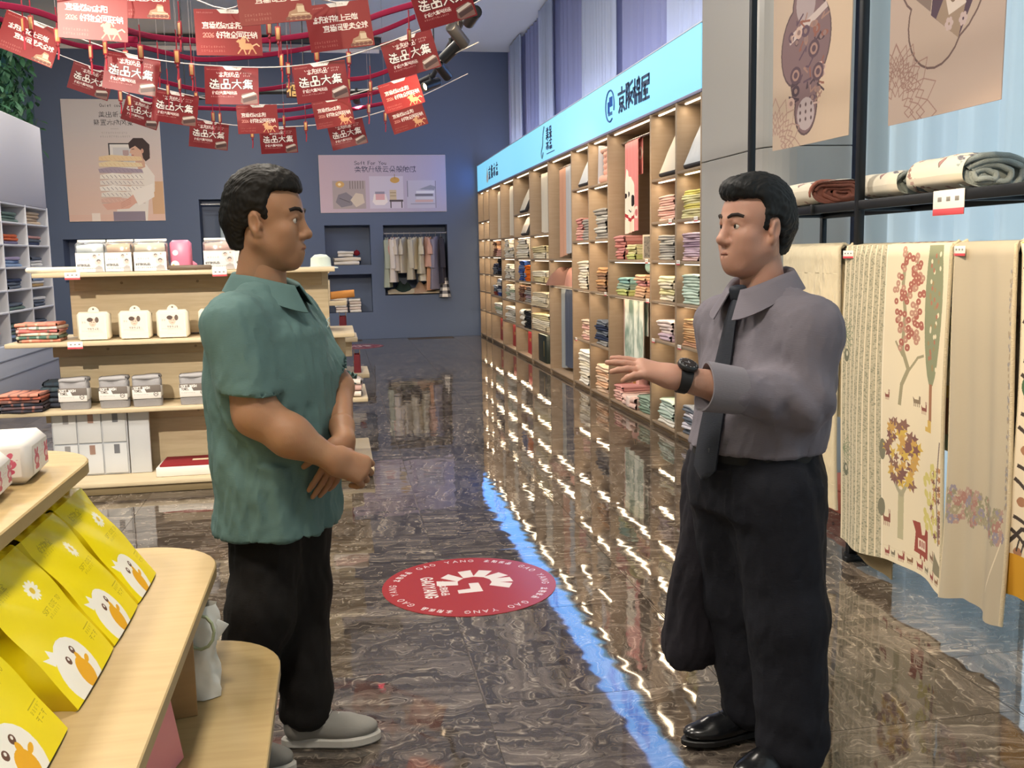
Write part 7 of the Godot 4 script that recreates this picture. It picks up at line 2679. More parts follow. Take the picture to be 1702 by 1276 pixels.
# ---------------------------------------------------------------- people
# own axes of a head: +z forward, +y up, +x the person's left; middle of the head at eye height
func head_field(f: Sdf, fr: Transform3D, jaw := 1.0) -> void:
	f.frame = fr
	f.ell(Vector3(0, 0.046, -0.014), Vector3(0.077, 0.090, 0.099), 0.02)
	f.ell(Vector3(0, 0.030, 0.030), Vector3(0.067, 0.066, 0.062), 0.03)
	f.ell(Vector3(0, -0.045, 0.026), Vector3(0.060 * jaw, 0.084, 0.066), 0.03)
	for s: float in [-1.0, 1.0]:
		f.cap(Vector3(s * 0.054 * jaw, -0.055, -0.008), Vector3(s * 0.020, -0.108, 0.058), 0.023, 0.019, 0.03)
		f.ell(Vector3(s * 0.044, -0.026, 0.058), Vector3(0.023, 0.020, 0.025), 0.025)
	for s: float in [-1.0, 1.0]:
		f.ell(Vector3(s * 0.038, -0.056, 0.046), Vector3(0.026, 0.036, 0.036), 0.025)
	f.ell(Vector3(0, -0.100, 0.030), Vector3(0.040, 0.030, 0.040), 0.03)
	f.ell(Vector3(0, -0.108, 0.068), Vector3(0.024, 0.021, 0.021), 0.022)
	f.cap(Vector3(0, -0.05, -0.02), Vector3(0, -0.20, -0.045), 0.055, 0.060, 0.03)
	f.ell(Vector3(0, -0.078, 0.078), Vector3(0.030, 0.026, 0.020), 0.022)
	# brow, nose
	for s: float in [-1.0, 1.0]:
		f.cap(Vector3(s * 0.012, 0.022, 0.086), Vector3(s * 0.046, 0.024, 0.068), 0.011, 0.010, 0.016)
		f.ell(Vector3(s * 0.033, 0.002, 0.098), Vector3(0.017, 0.010, 0.016), 0.012, 1)
	f.cap(Vector3(0, 0.014, 0.088), Vector3(0, -0.032, 0.107), 0.009, 0.013, 0.014)
	f.ell(Vector3(0, -0.037, 0.110), Vector3(0.014, 0.012, 0.013), 0.010)
	for s: float in [-1.0, 1.0]:
		f.ell(Vector3(s * 0.0145, -0.043, 0.097), Vector3(0.009, 0.008, 0.012), 0.008)
		f.ell(Vector3(s * 0.008, -0.052, 0.104), Vector3(0.004, 0.004, 0.006), 0.004, 1)
	# lips with the mouth line between them
	f.cap(Vector3(-0.018, -0.073, 0.088), Vector3(0, -0.071, 0.096), 0.006, 0.0075, 0.006)
	f.cap(Vector3(0.018, -0.073, 0.088), Vector3(0, -0.071, 0.096), 0.006, 0.0075, 0.006)
	f.cap(Vector3(-0.015, -0.086, 0.086), Vector3(0.015, -0.086, 0.086), 0.007, 0.007, 0.006)
	f.ell(Vector3(0, -0.086, 0.090), Vector3(0.014, 0.007, 0.007), 0.006)
	for s: float in [-1.0, 1.0]:
		f.cap(Vector3(s * 0.024, -0.0785, 0.086), Vector3(0, -0.079, 0.106), 0.0022, 0.0022, 0.004, 1)
	# eyelids
	for s: float in [-1.0, 1.0]:
		f.cap(Vector3(s * 0.019, 0.008, 0.0865), Vector3(s * 0.034, 0.0125, 0.0865), 0.0045, 0.005, 0.006)
		f.cap(Vector3(s * 0.034, 0.0125, 0.0865), Vector3(s * 0.048, 0.005, 0.076), 0.005, 0.004, 0.006)
		f.cap(Vector3(s * 0.020, -0.004, 0.0855), Vector3(s * 0.044, -0.005, 0.077), 0.004, 0.004, 0.006)
		# ears
		f.ell(Vector3(s * 0.080, -0.008, -0.016), Vector3(0.010, 0.031, 0.019), 0.012, 0, Vector3(-0.2, s * 0.45, 0))
		f.ell(Vector3(s * 0.078, -0.038, -0.006), Vector3(0.008, 0.011, 0.010), 0.008)
		f.ell(Vector3(s * 0.090, -0.006, -0.014), Vector3(0.009, 0.021, 0.011), 0.006, 1, Vector3(-0.2, s * 0.45, 0))
		f.cap(Vector3(s * 0.080, -0.010, 0.001), Vector3(s * 0.080, -0.016, 0.001), 0.006, 0.006, 0.006)

func face_parts(t: Node3D, fr: Transform3D, brow: String, lip: String) -> void:
	var eye := B.new()
	eye.lathe(_ball(0.0132), 14)
	var iris := B.new()
	iris.lathe(PackedVector2Array([Vector2(0.0001, 0.0136), Vector2(0.003, 0.0133), Vector2(0.0058, 0.0121)]), 12)
	for s: float in [-1.0, 1.0]:
		var e := put("eye", eye.mesh(), mat("cfc6bc", 0.2), t)
		e.transform = fr * Transform3D(Basis.from_euler(Vector3(PI / 2, 0, 0)), Vector3(s * 0.0325, 0.0022, 0.0765))
		var ir := put("iris", iris.mesh(), mat("241a16", 0.15), e)
		ir.position = Vector3(0, 0.0002, 0)
		var b := B.new()
		b.tube(PackedVector3Array([Vector3(s * 0.013, 0.026, 0.097), Vector3(s * 0.027, 0.033, 0.0955), Vector3(s * 0.042, 0.034, 0.0875), Vector3(s * 0.055, 0.028, 0.0745)]), 0.0052, 7)
		var br := put("eyebrow", b.mesh(), mat(brow, 0.9), t)
		br.transform = fr
	var l := B.new()
	l.tube(PackedVector3Array([Vector3(-0.020, -0.0755, 0.0915), Vector3(-0.010, -0.0735, 0.0985), Vector3(0, -0.0745, 0.1015), Vector3(0.010, -0.0735, 0.0985), Vector3(0.020, -0.0755, 0.0915)]), 0.0035, 7)
	l.tube(PackedVector3Array([Vector3(-0.016, -0.083, 0.0905), Vector3(0, -0.085, 0.0975), Vector3(0.016, -0.083, 0.0905)]), 0.0042, 7)
	var lp := put("lips", l.mesh(), mat(lip, 0.5), t)
	lp.transform = fr

func _ball(r: float) -> PackedVector2Array:
	var p := PackedVector2Array()
	for k in 11:
		var a := -PI / 2 + PI * k / 10.0
		p.append(Vector2(maxf(cos(a) * r, 0.0001), sin(a) * r))
	return p

# wrist, direction of the fingers, normal of the back of the hand; thumb: +1 lies towards dir x back
func hand_field(f: Sdf, wrist: Vector3, dir: Vector3, back: Vector3, thumb: float, curl: Array, thumb_in := 0.4, s := 1.0, droop := 0.3, fore := Vector3.ZERO, fr := 0.036) -> void:
	var y := dir.normalized()
	var x := (y.cross(back) * thumb).normalized()
	var z := (x.cross(y) * thumb).normalized()
	if z.dot(back) < 0:
		z = -z
	f.frame = Transform3D()
	var P := func(a: float, b: float, c: float) -> Vector3: return wrist + (x * a + y * b + z * c) * s
	f.cap(P.call(0, -0.002, 0), P.call(0, 0.02, 0), 0.027 * s, 0.027 * s, 0.02)
	if fore != Vector3.ZERO:
		f.cap(wrist + (fore - wrist).normalized() * 0.075, wrist, fr, 0.0285 * s, 0.02)
	f.cap(P.call(0.020, 0.02, 0), P.call(0.026, 0.088, 0.002), 0.017 * s, 0.0135 * s, 0.018)
	f.cap(P.call(0.0, 0.015, 0.003), P.call(0.008, 0.092, 0.004), 0.018 * s, 0.0135 * s, 0.018)
	f.cap(P.call(-0.018, 0.015, 0), P.call(-0.011, 0.088, 0.003), 0.017 * s, 0.0135 * s, 0.018)
	f.cap(P.call(-0.022, 0.02, -0.003), P.call(-0.029, 0.080, 0), 0.015 * s, 0.012 * s, 0.018)
	var bx := [0.029, 0.009, -0.011, -0.030]
	var by := [0.090, 0.095, 0.091, 0.082]
	var ln := [0.074, 0.082, 0.076, 0.060]
	for k in 4:
		var p: Vector3 = P.call(bx[k], by[k], 0.001)
		var c: float = curl[k]
		var sp := (1.5 - k) * 0.07
		var a := 0.0
		for j in 3:
			a += c * [0.8, 1.0, 0.7][j]
			var d := (y * cos(a) - z * sin(a) + x * sp * (1.0 - 0.3 * j)).normalized()
			var q: Vector3 = p + d * (ln[k] * [0.46, 0.30, 0.24][j] * s)
			f.cap(p, q, [0.0098, 0.0090, 0.0082][j] * s, [0.0090, 0.0082, 0.0068][j] * s, 0.003)
			p = q
	var t0: Vector3 = P.call(0.026, 0.022, -0.006)
	var d1 := (x * cos(thumb_in) + y * 0.75 - z * droop).normalized()
	var t1 := t0 + d1 * 0.042 * s
	var d2 := (x * cos(thumb_in) * 0.45 + y * 1.0 - z * (droop + 0.15)).normalized()
	var t2 := t1 + d2 * 0.034 * s
	var t3 := t2 + (d2 - z * 0.25).normalized() * 0.026 * s
	f.cap(t0, t1, 0.017 * s, 0.0125 * s, 0.012)
	f.cap(t1, t2, 0.0118 * s, 0.0105 * s, 0.003)
	f.cap(t2, t3, 0.0105 * s, 0.0082 * s, 0.003)

func hair_mesh(fr: Transform3D, top: float, side: float, fringe: float, quiff: float, nape: float) -> ArrayMesh:
	var f := Sdf.new()
	f.frame = fr
	f.ell(Vector3(0, 0.050, -0.018), Vector3(0.077 + side, 0.092 + top, 0.101 + side), 0.02)
	f.ell(Vector3(0, 0.098, 0.018), Vector3(0.064 + side, 0.034 + top, 0.074), 0.03)
	if quiff > 0:
		f.ell(Vector3(0, 0.110, 0.066), Vector3(0.058, 0.028, 0.032 + quiff), 0.02)
	f.cap(Vector3(0, 0.0, -0.075), Vector3(0, nape + 0.02, -0.068), 0.060, 0.045, 0.03)
	# what stays bare: face, cheeks and neck
	f.box(Vector3(0, fringe - 0.15, 0.125), Vector3(0.13, 0.15, 0.075), 0.02, 0.012, 1, Vector3(-0.22, 0, 0))
	for s: float in [-1.0, 1.0]:
		f.box(Vector3(s * 0.075, fringe - 0.15, 0.100), Vector3(0.05, 0.15, 0.074), 0.015, 0.01, 1)
		f.box(Vector3(s * 0.09, -0.115, 0.0), Vector3(0.055, 0.10, 0.055), 0.02, 0.01, 1)
		f.ell(Vector3(s * 0.086, -0.006, -0.016), Vector3(0.02, 0.038, 0.026), 0.01, 1)
	f.box(Vector3(0, nape - 0.10, -0.06), Vector3(0.12, 0.10, 0.12), 0.01, 0.01, 1, Vector3(0.15, 0, 0))
	var inv := fr.affine_inverse()
	return f.mesh(0.0036, func(p: Vector3, n: Vector3) -> float:
		var q := inv * p
		return 0.0007 * sin(q.x * 1300.0 + noise_a.get_noise_3d(q.x * 3000, q.y * 900, q.z * 900) * 9.0) + 0.0035 * noise_a.get_noise_3d(q.x * 14000, q.y * 9000, q.z * 8000) + 0.0005)

func hair_mat(h: String) -> StandardMaterial3D:
	var m := StandardMaterial3D.new()
	m.albedo_color = col(h)
	m.roughness = 0.55
	m.metallic_specular = 0.35
	return m

func skin(h: String) -> StandardMaterial3D:
	var m := StandardMaterial3D.new()
	m.albedo_color = col(h)
	m.roughness = 0.48
	m.metallic_specular = 0.4
	m.subsurf_scatter_enabled = true
	m.subsurf_scatter_strength = 0.12
	m.heightmap_enabled = true
	m.heightmap_texture = tex_terry
	m.heightmap_scale = 0.03
	m.uv1_triplanar = true
	m.uv1_scale = Vector3.ONE * 22.0
	return m

func garment_cloth(h: String, rough := 0.85, sheen := 0.2) -> StandardMaterial3D:
	var m := StandardMaterial3D.new()
	m.albedo_color = col(h)
	m.roughness = rough
	m.metallic_specular = 0.3
	m.rim_enabled = true
	m.rim = sheen
	m.rim_tint = 0.6
	m.heightmap_enabled = true
	m.heightmap_texture = tex_weave
	m.heightmap_scale = 0.05
	m.uv1_triplanar = true
	m.uv1_scale = Vector3.ONE * 14.0
	return m

func folds(p: Vector3, amp: float, sx := 2600.0, sy := 800.0) -> float:
	return amp * noise_b.get_noise_3d(p.x * sx + p.y * sy * 0.6, p.y * sy, p.z * sx) + amp * 0.5 * noise_b.get_noise_3d(p.x * sx * 2.1 - p.y * sy, p.y * sy * 1.6 + 400.0, p.z * sx * 2.0)

# a shoe along +z of its own frame, heel at the origin
func shoe(t: Node3D, fr: Transform3D, L: float, upper: Material, sole: Material, dress: bool, laces: Material) -> void:
	var f := Sdf.new()
	f.frame = fr
	var h := 0.028
	f.ell(Vector3(0, h + 0.018, L - 0.085), Vector3(0.047, 0.033 if not dress else 0.028, 0.085), 0.03)
	f.cap(Vector3(0, h + 0.030, 0.05), Vector3(0, h + 0.026, L - 0.10), 0.038, 0.034, 0.03)
	f.cap(Vector3(0, h + 0.035, 0.045), Vector3(0, h + 0.075, 0.04), 0.037, 0.036, 0.02)
	f.cap(Vector3(0, h + 0.07, 0.06), Vector3(0, h + 0.035, L - 0.14), 0.030, 0.026, 0.03)
	f.box(Vector3(0, h - 0.1, L * 0.5), Vector3(0.2, 0.1, 0.4), 0.002, 0.004, 1)
	put("shoe_upper", f.mesh(0.005), upper, t)
	var outline := PackedVector2Array()
	for k in 28:
		var a := TAU * k / 28.0
		var zz := 0.5 + 0.5 * sin(a)
		var w := 0.036 + 0.013 * smoothstep(0.35, 0.8, zz) - 0.004 * sin(zz * TAU)
		outline.append(Vector2(cos(a) * w * (1.08 if not dress else 1.02), zz * (L + 0.012) - 0.004))
	var b := B.new()
	if dress:
		b.slab(outline, 0.012, 0.030, 0.003)
		var heel := PackedVector2Array()
		for k in 16:
			var a := TAU * k / 16.0
			heel.append(Vector2(cos(a) * 0.035, 0.036 + sin(a) * 0.036))
		b.slab(heel, 0.0, 0.014, 0.001)
	else:
		b.slab(outline, 0.0, 0.033, 0.007)
	var s := put("shoe_sole", b.mesh(), sole, t)
	s.transform = fr
	var lc := B.new()
	for k in 4:
		var z := L * 0.42 + k * 0.022
		var y := h + 0.088 - k * 0.011
		lc.tube(PackedVector3Array([Vector3(-0.02, y - 0.006, z), Vector3(0, y, z + 0.006), Vector3(0.02, y - 0.006, z)]), 0.0026, 5)
	var l := put("laces", lc.mesh(), laces, t)
	l.transform = fr

func face_frame(at: Vector3, facing: Vector3, s: float, pitch: float) -> Transform3D:
	var z := facing.normalized()
	var x := Vector3.UP.cross(z).normalized()
	var b := Basis(x, Vector3.UP, z) * Basis(Vector3.RIGHT, pitch)
	return Transform3D(b.scaled(Vector3.ONE * s), at)

# a folded collar round the neck: two leaves that meet at the front
func collar(t: Node3D, at: Vector3, facing: Vector3, r: float, hgt: float, leaf: float, m: Material, rise := 0.0) -> void:
	var fwd := facing.normalized()
	var side := Vector3.UP.cross(fwd).normalized()
	for s: float in [-1.0, 1.0]:
		var b := B.new()
		surf(b, 18, 8, func(u: float, v: float) -> Vector3:
			var a := PI - u * (PI - 0.16)      # from the nape to the front
			var dirv := fwd * cos(a) + side * (sin(a) * s)
			var front := smoothstep(0.45, 1.0, u)
			var drop := leaf * (1.0 + 0.55 * front)
			var rad := r
			var y := hgt * (1.0 - 0.75 * front) + rise * (1.0 - u)
			if v < 0.35:
				y -= hgt * (1.0 - v / 0.35) * 0.8
				rad -= 0.003
			else:
				var q := (v - 0.35) / 0.65
				y -= drop * q
				rad += 0.006 + 0.030 * q + 0.016 * front * q
			return at + Vector3(0, y, 0) + dirv * rad + fwd * (0.018 * front) - fwd * 0.004 + side * s * (0.016 * front * v), 0.0035)
		put("collar", b.mesh(), m, t)

func person_left() -> void:
	var t := thing("person", "person in teal polo shirt and black trousers, hands clasped in front, looking aside", "person", Vector3.ZERO)
	var face := Vector3(0.975, 0, 0.22)
	var chest := Vector3(0.94, 0, 0.34)
	var fr := face_frame(Vector3(-0.178, 1.556, -2.85), face, 1.0, 0.02)
	# skin: head, neck, arms and hands
	var out := B.new()
	var h := Sdf.new()
	head_field(h, fr, 1.06)
	h.mesh_into(out, 0.0034)
	var b := Sdf.new()
	b.cap(Vector3(-0.195, 1.47, -2.86), Vector3(-0.205, 1.33, -2.86), 0.058, 0.07, 0.04)
	b.loft([[0.74, -0.19, -2.85, 0.12, 0.16, -0.35], [1.0, -0.19, -2.85, 0.13, 0.17, -0.35], [1.22, -0.20, -2.85, 0.10, 0.17, -0.35], [1.33, -0.205, -2.85, 0.06, 0.10, -0.35]], 0.04)
	b.cap(Vector3(-0.21, 1.30, -2.80), Vector3(-0.265, 1.265, -2.67), 0.06, 0.062, 0.03)
	b.cap(Vector3(-0.265, 1.265, -2.67), Vector3(-0.222, 1.045, -2.63), 0.062, 0.056, 0.03)
	b.cap(Vector3(-0.222, 1.045, -2.63), Vector3(-0.135, 0.985, -2.61), 0.057, 0.054, 0.03)
	b.cap(Vector3(-0.135, 0.985, -2.61), Vector3(-0.045, 0.928, -2.60), 0.053, 0.033, 0.03)
	b.cap(Vector3(-0.19, 1.29, -2.93), Vector3(-0.135, 1.265, -3.03), 0.06, 0.06, 0.03)
	b.cap(Vector3(-0.135, 1.265, -3.03), Vector3(-0.012, 1.06, -2.98), 0.058, 0.05, 0.03)
	b.cap(Vector3(-0.012, 1.06, -2.98), Vector3(0.002, 0.952, -2.735), 0.05, 0.030, 0.03)
	b.mesh_into(out, 0.0095)
	var hn := Sdf.new()
	hand_field(hn, Vector3(-0.030, 0.920, -2.600), Vector3(0.86, -0.42, -0.22), Vector3(0.34, 0.42, 0.84), -1.0, [0.95, 1.05, 1.1, 1.05], 1.15, 1.06, 0.6, Vector3(-0.135, 0.985, -2.61), 0.044)
	hn.mesh_into(out, 0.003)
	var hm := Sdf.new()
	hand_field(hm, Vector3(0.004, 0.945, -2.715), Vector3(-0.42, -0.86, 0.30), Vector3(0.55, -0.05, 0.83), 1.0, [0.12, 0.15, 0.2, 0.28], 0.9, 1.0, 0.1, Vector3(-0.012, 1.06, -2.98), 0.038)
	hm.mesh_into(out, 0.003)
	put("body", out.mesh(), skin("a2785b"), t)
	face_parts(t, fr, "1f1815", "8e5a4c")
	put("hair", hair_mesh(fr, 0.014, 0.008, 0.082, 0.0, -0.085), hair_mat("17130f"), t)
	# polo shirt
	var teal := garment_cloth("5d7876", 0.8, 0.15)
	var s := Sdf.new()
	s.loft([[0.685, -0.188, -2.845, 0.168, 0.205, -0.35], [0.80, -0.188, -2.845, 0.163, 0.203, -0.35], [0.98, -0.19, -2.848, 0.170, 0.206, -0.35], [1.12, -0.192, -2.85, 0.170, 0.212, -0.35], [1.24, -0.197, -2.85, 0.145, 0.205, -0.35], [1.315, -0.203, -2.855, 0.105, 0.160, -0.35], [1.365, -0.205, -2.858, 0.075, 0.085, -0.35]], 0.03)
	s.cap(Vector3(-0.21, 1.335, -2.80), Vector3(-0.268, 1.275, -2.675), 0.058, 0.076, 0.05)
	s.cap(Vector3(-0.19, 1.33, -2.92), Vector3(-0.137, 1.275, -3.03), 0.058, 0.074, 0.05)
	s.cap(Vector3(-0.268, 1.275, -2.675), Vector3(-0.232, 1.06, -2.63), 0.082, 0.078, 0.045)
	s.cap(Vector3(-0.137, 1.275, -3.03), Vector3(-0.005, 1.065, -2.975), 0.078, 0.068, 0.045)
	# hem planes of the sleeves and the hollow of each
	s.box(Vector3(-0.222, 0.995, -2.573), Vector3(0.13, 0.10, 0.068), 0.004, 0.004, 1, Vector3(0.1, 0.1, -0.07))
	s.cap(Vector3(-0.012, 1.10, -2.985), Vector3(0.02, 1.0, -2.93), 0.056, 0.09, 0.004, 1)
	put("polo_shirt", s.mesh(0.0095, func(p: Vector3, n: Vector3) -> float: return folds(p, 0.007 + 0.007 * clampf((1.15 - p.y) * 2.5, 0, 1)) * (0.15 if absf(p.y - 1.095) < 0.035 and p.z > -2.70 else 1.0) + 0.004 * sin(p.y * 34.0 + p.x * 30.0) * exp(-pow((p.x + 0.30) / 0.06, 2)) * clampf((1.2 - p.y) * 4, 0, 1)), teal, t)
	collar(t, Vector3(-0.198, 1.372, -2.855), chest, 0.076, 0.026, 0.05, teal, 0.02)
	var pl := B.new()
	surf(pl, 4, 10, func(u: float, v: float) -> Vector3:
		var y := 1.345 - v * 0.16
		return Vector3(-0.205, y, -2.855) + chest * (0.085 + 0.075 * smoothstep(1.36, 1.2, y)) + Vector3(-0.34, 0, 0.94) * ((u - 0.5) * 0.03), 0.004)
	put("placket", pl.mesh(), garment_cloth("516b69", 0.8, 0.15), t)
	for k in 2:
		put("button", tubem([Vector3.ZERO, chest * 0.004], 0.005, 8), mat("3d5654", 0.3), t, Vector3(-0.205, 1.31 - k * 0.06, -2.855) + chest * (0.118 + k * 0.02))
	put("chest_logo", tubem([Vector3.ZERO, Vector3(0.004, 0.012, 0.002), Vector3(-0.002, 0.02, 0.0), Vector3(0.006, 0.028, 0.0)], 0.0022, 5), mat("c3d3cf", 0.4), t, Vector3(-0.027, 1.255, -2.83))
	# trousers
	var tr := Sdf.new()
	tr.loft([[0.70, -0.185, -2.85, 0.125, 0.155, -0.35], [0.80, -0.185, -2.85, 0.13, 0.16, -0.35], [0.92, -0.185, -2.85, 0.125, 0.155, -0.35]], 0.05)
	tr.cap(Vector3(-0.215, 0.78, -2.80), Vector3(-0.245, 0.46, -2.775), 0.112, 0.092, 0.05)
	tr.cap(Vector3(-0.25, 0.46, -2.775), Vector3(-0.36, 0.09, -2.765), 0.092, 0.078, 0.05)
	tr.cap(Vector3(-0.14, 0.78, -2.91), Vector3(-0.150, 0.46, -2.90), 0.112, 0.090, 0.05)
	tr.cap(Vector3(-0.150, 0.46, -2.90), Vector3(-0.140, 0.115, -2.85), 0.090, 0.078, 0.05)
	tr.box(Vector3(-0.2, -0.03, -2.85), Vector3(0.5, 0.095, 0.4), 0.003, 0.006, 1)
	put("trousers", tr.mesh(0.011, func(p: Vector3, n: Vector3) -> float: return folds(p, 0.007, 2400.0, 900.0) + 0.006 * sin(p.y * 55.0 + p.x * 20.0) * clampf((0.30 - p.y) * 4.0, 0, 1)), garment_cloth("1d1b1a", 0.8, 0.1), t)
	var grey := mat("8d8a84", 0.85, 0.0)
	var whi := mat("c9c5bd", 0.6)
	shoe(t, Transform3D(Basis(Vector3.UP, PI / 2 - 0.05), Vector3(-0.215, 0, -2.84)), 0.285, grey, whi, false, mat("b9b6af", 0.8))
	shoe(t, Transform3D(Basis(Vector3.UP, PI / 2 - 0.2), Vector3(-0.455, 0, -2.745)), 0.285, grey, whi, false, mat("b9b6af", 0.8))

func person_right() -> void:
	var t := thing("person", "person in grey dress shirt, dark tie and navy trousers, gesturing with watch hand", "person", Vector3.ZERO)
	var face := Vector3(-0.975, 0, 0.22)
	var chest := Vector3(-0.95, 0, 0.31)
	var fr := face_frame(Vector3(1.115, 1.508, -2.50), face, 0.94, -0.03)
	var out := B.new()
	var h := Sdf.new()
	head_field(h, fr, 1.0)
	h.mesh_into(out, 0.0034)
	var b := Sdf.new()
	b.cap(Vector3(1.135, 1.42, -2.50), Vector3(1.15, 1.29, -2.50), 0.055, 0.066, 0.04)
	b.loft([[0.80, 1.13, -2.50, 0.11, 0.15, 0.31], [1.0, 1.145, -2.50, 0.12, 0.16, 0.31], [1.2, 1.165, -2.50, 0.10, 0.17, 0.31], [1.30, 1.155, -2.50, 0.05, 0.09, 0.31]], 0.04)
	b.cap(Vector3(1.17, 1.27, -2.44), Vector3(1.205, 1.245, -2.34), 0.055, 0.055, 0.03)
	b.cap(Vector3(1.205, 1.245, -2.34), Vector3(1.165, 1.055, -2.31), 0.052, 0.048, 0.03)
	b.cap(Vector3(1.165, 1.055, -2.31), Vector3(0.96, 1.105, -2.30), 0.048, 0.042, 0.03)
	b.cap(Vector3(0.96, 1.105, -2.30), Vector3(0.825, 1.138, -2.30), 0.042, 0.030, 0.03)
	b.cap(Vector3(1.15, 1.26, -2.58), Vector3(1.09, 1.235, -2.67), 0.055, 0.055, 0.03)
	b.cap(Vector3(1.09, 1.235, -2.67), Vector3(1.10, 1.0, -2.70), 0.05, 0.045, 0.03)
	b.cap(Vector3(1.10, 1.0, -2.70), Vector3(1.065, 0.82, -2.685), 0.044, 0.032, 0.03)
	b.mesh_into(out, 0.0095)
	var hn := Sdf.new()
	hand_field(hn, Vector3(0.822, 1.139, -2.30), Vector3(-0.93, 0.27, -0.10), Vector3(0.28, 0.86, 0.42), 1.0, [0.10, 0.12, 0.22, 0.36], 0.5, 0.98, 0.75, Vector3(0.96, 1.105, -2.30), 0.036)
	hn.mesh_into(out, 0.003)
	var h2 := Sdf.new()
	hand_field(h2, Vector3(1.065, 0.82, -2.685), Vector3(-0.05, -0.98, 0.02), Vector3(-0.9, 0, -0.4), 1.0, [0.9, 1.0, 1.0, 1.0], 0.9, 0.98, 0.4)
	h2.mesh_into(out, 0.004)
	put("body", out.mesh(), skin("b98c79"), t)
	face_parts(t, fr, "2b211e", "90594f")
	put("hair", hair_mesh(fr, 0.014, 0.010, 0.078, 0.002, -0.080), hair_mat("191a1c"), t)
	# shirt
	var grey := garment_cloth("76717a", 0.82, 0.15)
	var s := Sdf.new()
	s.loft([[0.908, 1.128, -2.50, 0.163, 0.191, 0.31], [0.98, 1.142, -2.50, 0.160, 0.192, 0.31], [1.10, 1.158, -2.50, 0.155, 0.195, 0.31], [1.21, 1.168, -2.50, 0.135, 0.195, 0.31], [1.285, 1.163, -2.50, 0.10, 0.155, 0.31], [1.335, 1.152, -2.50, 0.070, 0.08, 0.31]], 0.03)
	s.cap(Vector3(1.165, 1.305, -2.45), Vector3(1.205, 1.245, -2.35), 0.055, 0.075, 0.05)
	s.cap(Vector3(1.155, 1.305, -2.56), Vector3(1.095, 1.24, -2.66), 0.055, 0.072, 0.05)
	s.cap(Vector3(1.205, 1.245, -2.35), Vector3(1.172, 1.062, -2.315), 0.078, 0.070, 0.04)
	s.cap(Vector3(1.172, 1.062, -2.315), Vector3(0.985, 1.098, -2.30), 0.072, 0.056, 0.04)
	s.cap(Vector3(1.095, 1.24, -2.66), Vector3(1.11, 1.0, -2.69), 0.074, 0.064, 0.04)
	s.cap(Vector3(1.11, 1.0, -2.69), Vector3(1.06, 0.88, -2.68), 0.062, 0.05, 0.03)
	put("dress_shirt", s.mesh(0.0095, func(p: Vector3, n: Vector3) -> float:
		var e := p.distance_to(Vector3(1.15, 1.06, -2.28))
		return folds(p, 0.006) + 0.006 * sin(p.x * 70.0 + p.y * 45.0) * exp(-pow(e / 0.11, 2.0))), grey, t)
	# rolled cuff: a hollow band
	var cf := B.new()
	var ax := Vector3(-0.985, 0.17, 0.0).normalized()
	var ay := Vector3(0.17, 0.985, 0).normalized()
	surf(cf, 24, 5, func(u: float, v: float) -> Vector3:
		var a := u * TAU
		var r := 0.0525 + 0.004 * v + 0.002 * sin(a * 3.0)
		return Vector3(0.995, 1.097, -2.30) + ax * (v * 0.098 + 0.006 * sin(a * 2.0 + 1.0)) + ay * (cos(a) * r * 1.08) + Vector3(0, 0, sin(a) * r), 0.006)
	put("rolled_cuff", cf.mesh(), garment_cloth("7d7980", 0.82, 0.15), t)
	collar(t, Vector3(1.142, 1.338, -2.50), chest, 0.073, 0.036, 0.052, grey, 0.03)
	# buttons' strip is under the tie
	var tie := B.new()
	var path := [Vector3(1.062, 1.325, -2.477), Vector3(1.040, 1.265, -2.468), Vector3(1.018, 1.17, -2.459), Vector3(0.994, 1.06, -2.452), Vector3(0.973, 0.955, -2.448), Vector3(0.956, 0.84, -2.447)]
	var sp := smooth_path(path, 6)
	var lat := Vector3(0.31, 0, 0.95)
	surf(tie, 6, sp.size() - 1, func(u: float, v: float) -> Vector3:
		var k := int(round(v * (sp.size() - 1)))
		var w := lerpf(0.034, 0.088, smoothstep(0.0, 0.9, v))
		if v > 0.94:
			w *= 1.0 - (v - 0.94) / 0.06 * 0.85
		var c: Vector3 = sp[k]
		return c + lat * ((u - 0.5) * w) + chest * (0.006 * sin(u * PI)), 0.006)
	put("tie", tie.mesh(), garment_cloth("2f323a", 0.6, 0.1), t)
	var kn := Sdf.new()
	kn.box(Vector3(1.064, 1.335, -2.478), Vector3(0.018, 0.022, 0.024), 0.012, 0.01, 0, Vector3(0, 0.3, 0.2))
	put("tie_knot", kn.mesh(0.004), garment_cloth("2f323a", 0.6, 0.1), t)
	# belt
	var belt := B.new()
	surf(belt, 40, 3, func(u: float, v: float) -> Vector3:
		var a := -u * TAU
		var d := chest * (cos(a) * 0.157) + lat * (sin(a) * 0.185)
		return Vector3(1.127, 0.922 - v * 0.034, -2.50) + d, 0.004)
	put("belt", belt.mesh(), mat("131315", 0.75), t)
	put("belt_buckle", boxm(Vector3(0.008, 0.036, 0.045), 0.003), mat("55565a", 0.35, 0.8), t, Vector3(1.127, 0.908, -2.50) + chest * 0.162 + Vector3(0, 0, 0.0), Vector3(0, -0.31, 0))
	# trousers
	var navy := garment_cloth("1f2027", 0.78, 0.1)
	var tr := Sdf.new()
	tr.loft([[0.74, 1.125, -2.50, 0.145, 0.165, 0.31], [0.84, 1.128, -2.50, 0.155, 0.182, 0.31], [0.912, 1.128, -2.50, 0.146, 0.174, 0.31]], 0.05)
	tr.cap(Vector3(1.150, 0.80, -2.42), Vector3(1.185, 0.45, -2.405), 0.130, 0.104, 0.05)
	tr.cap(Vector3(1.185, 0.45, -2.405), Vector3(1.205, 0.09, -2.40), 0.104, 0.100, 0.05)
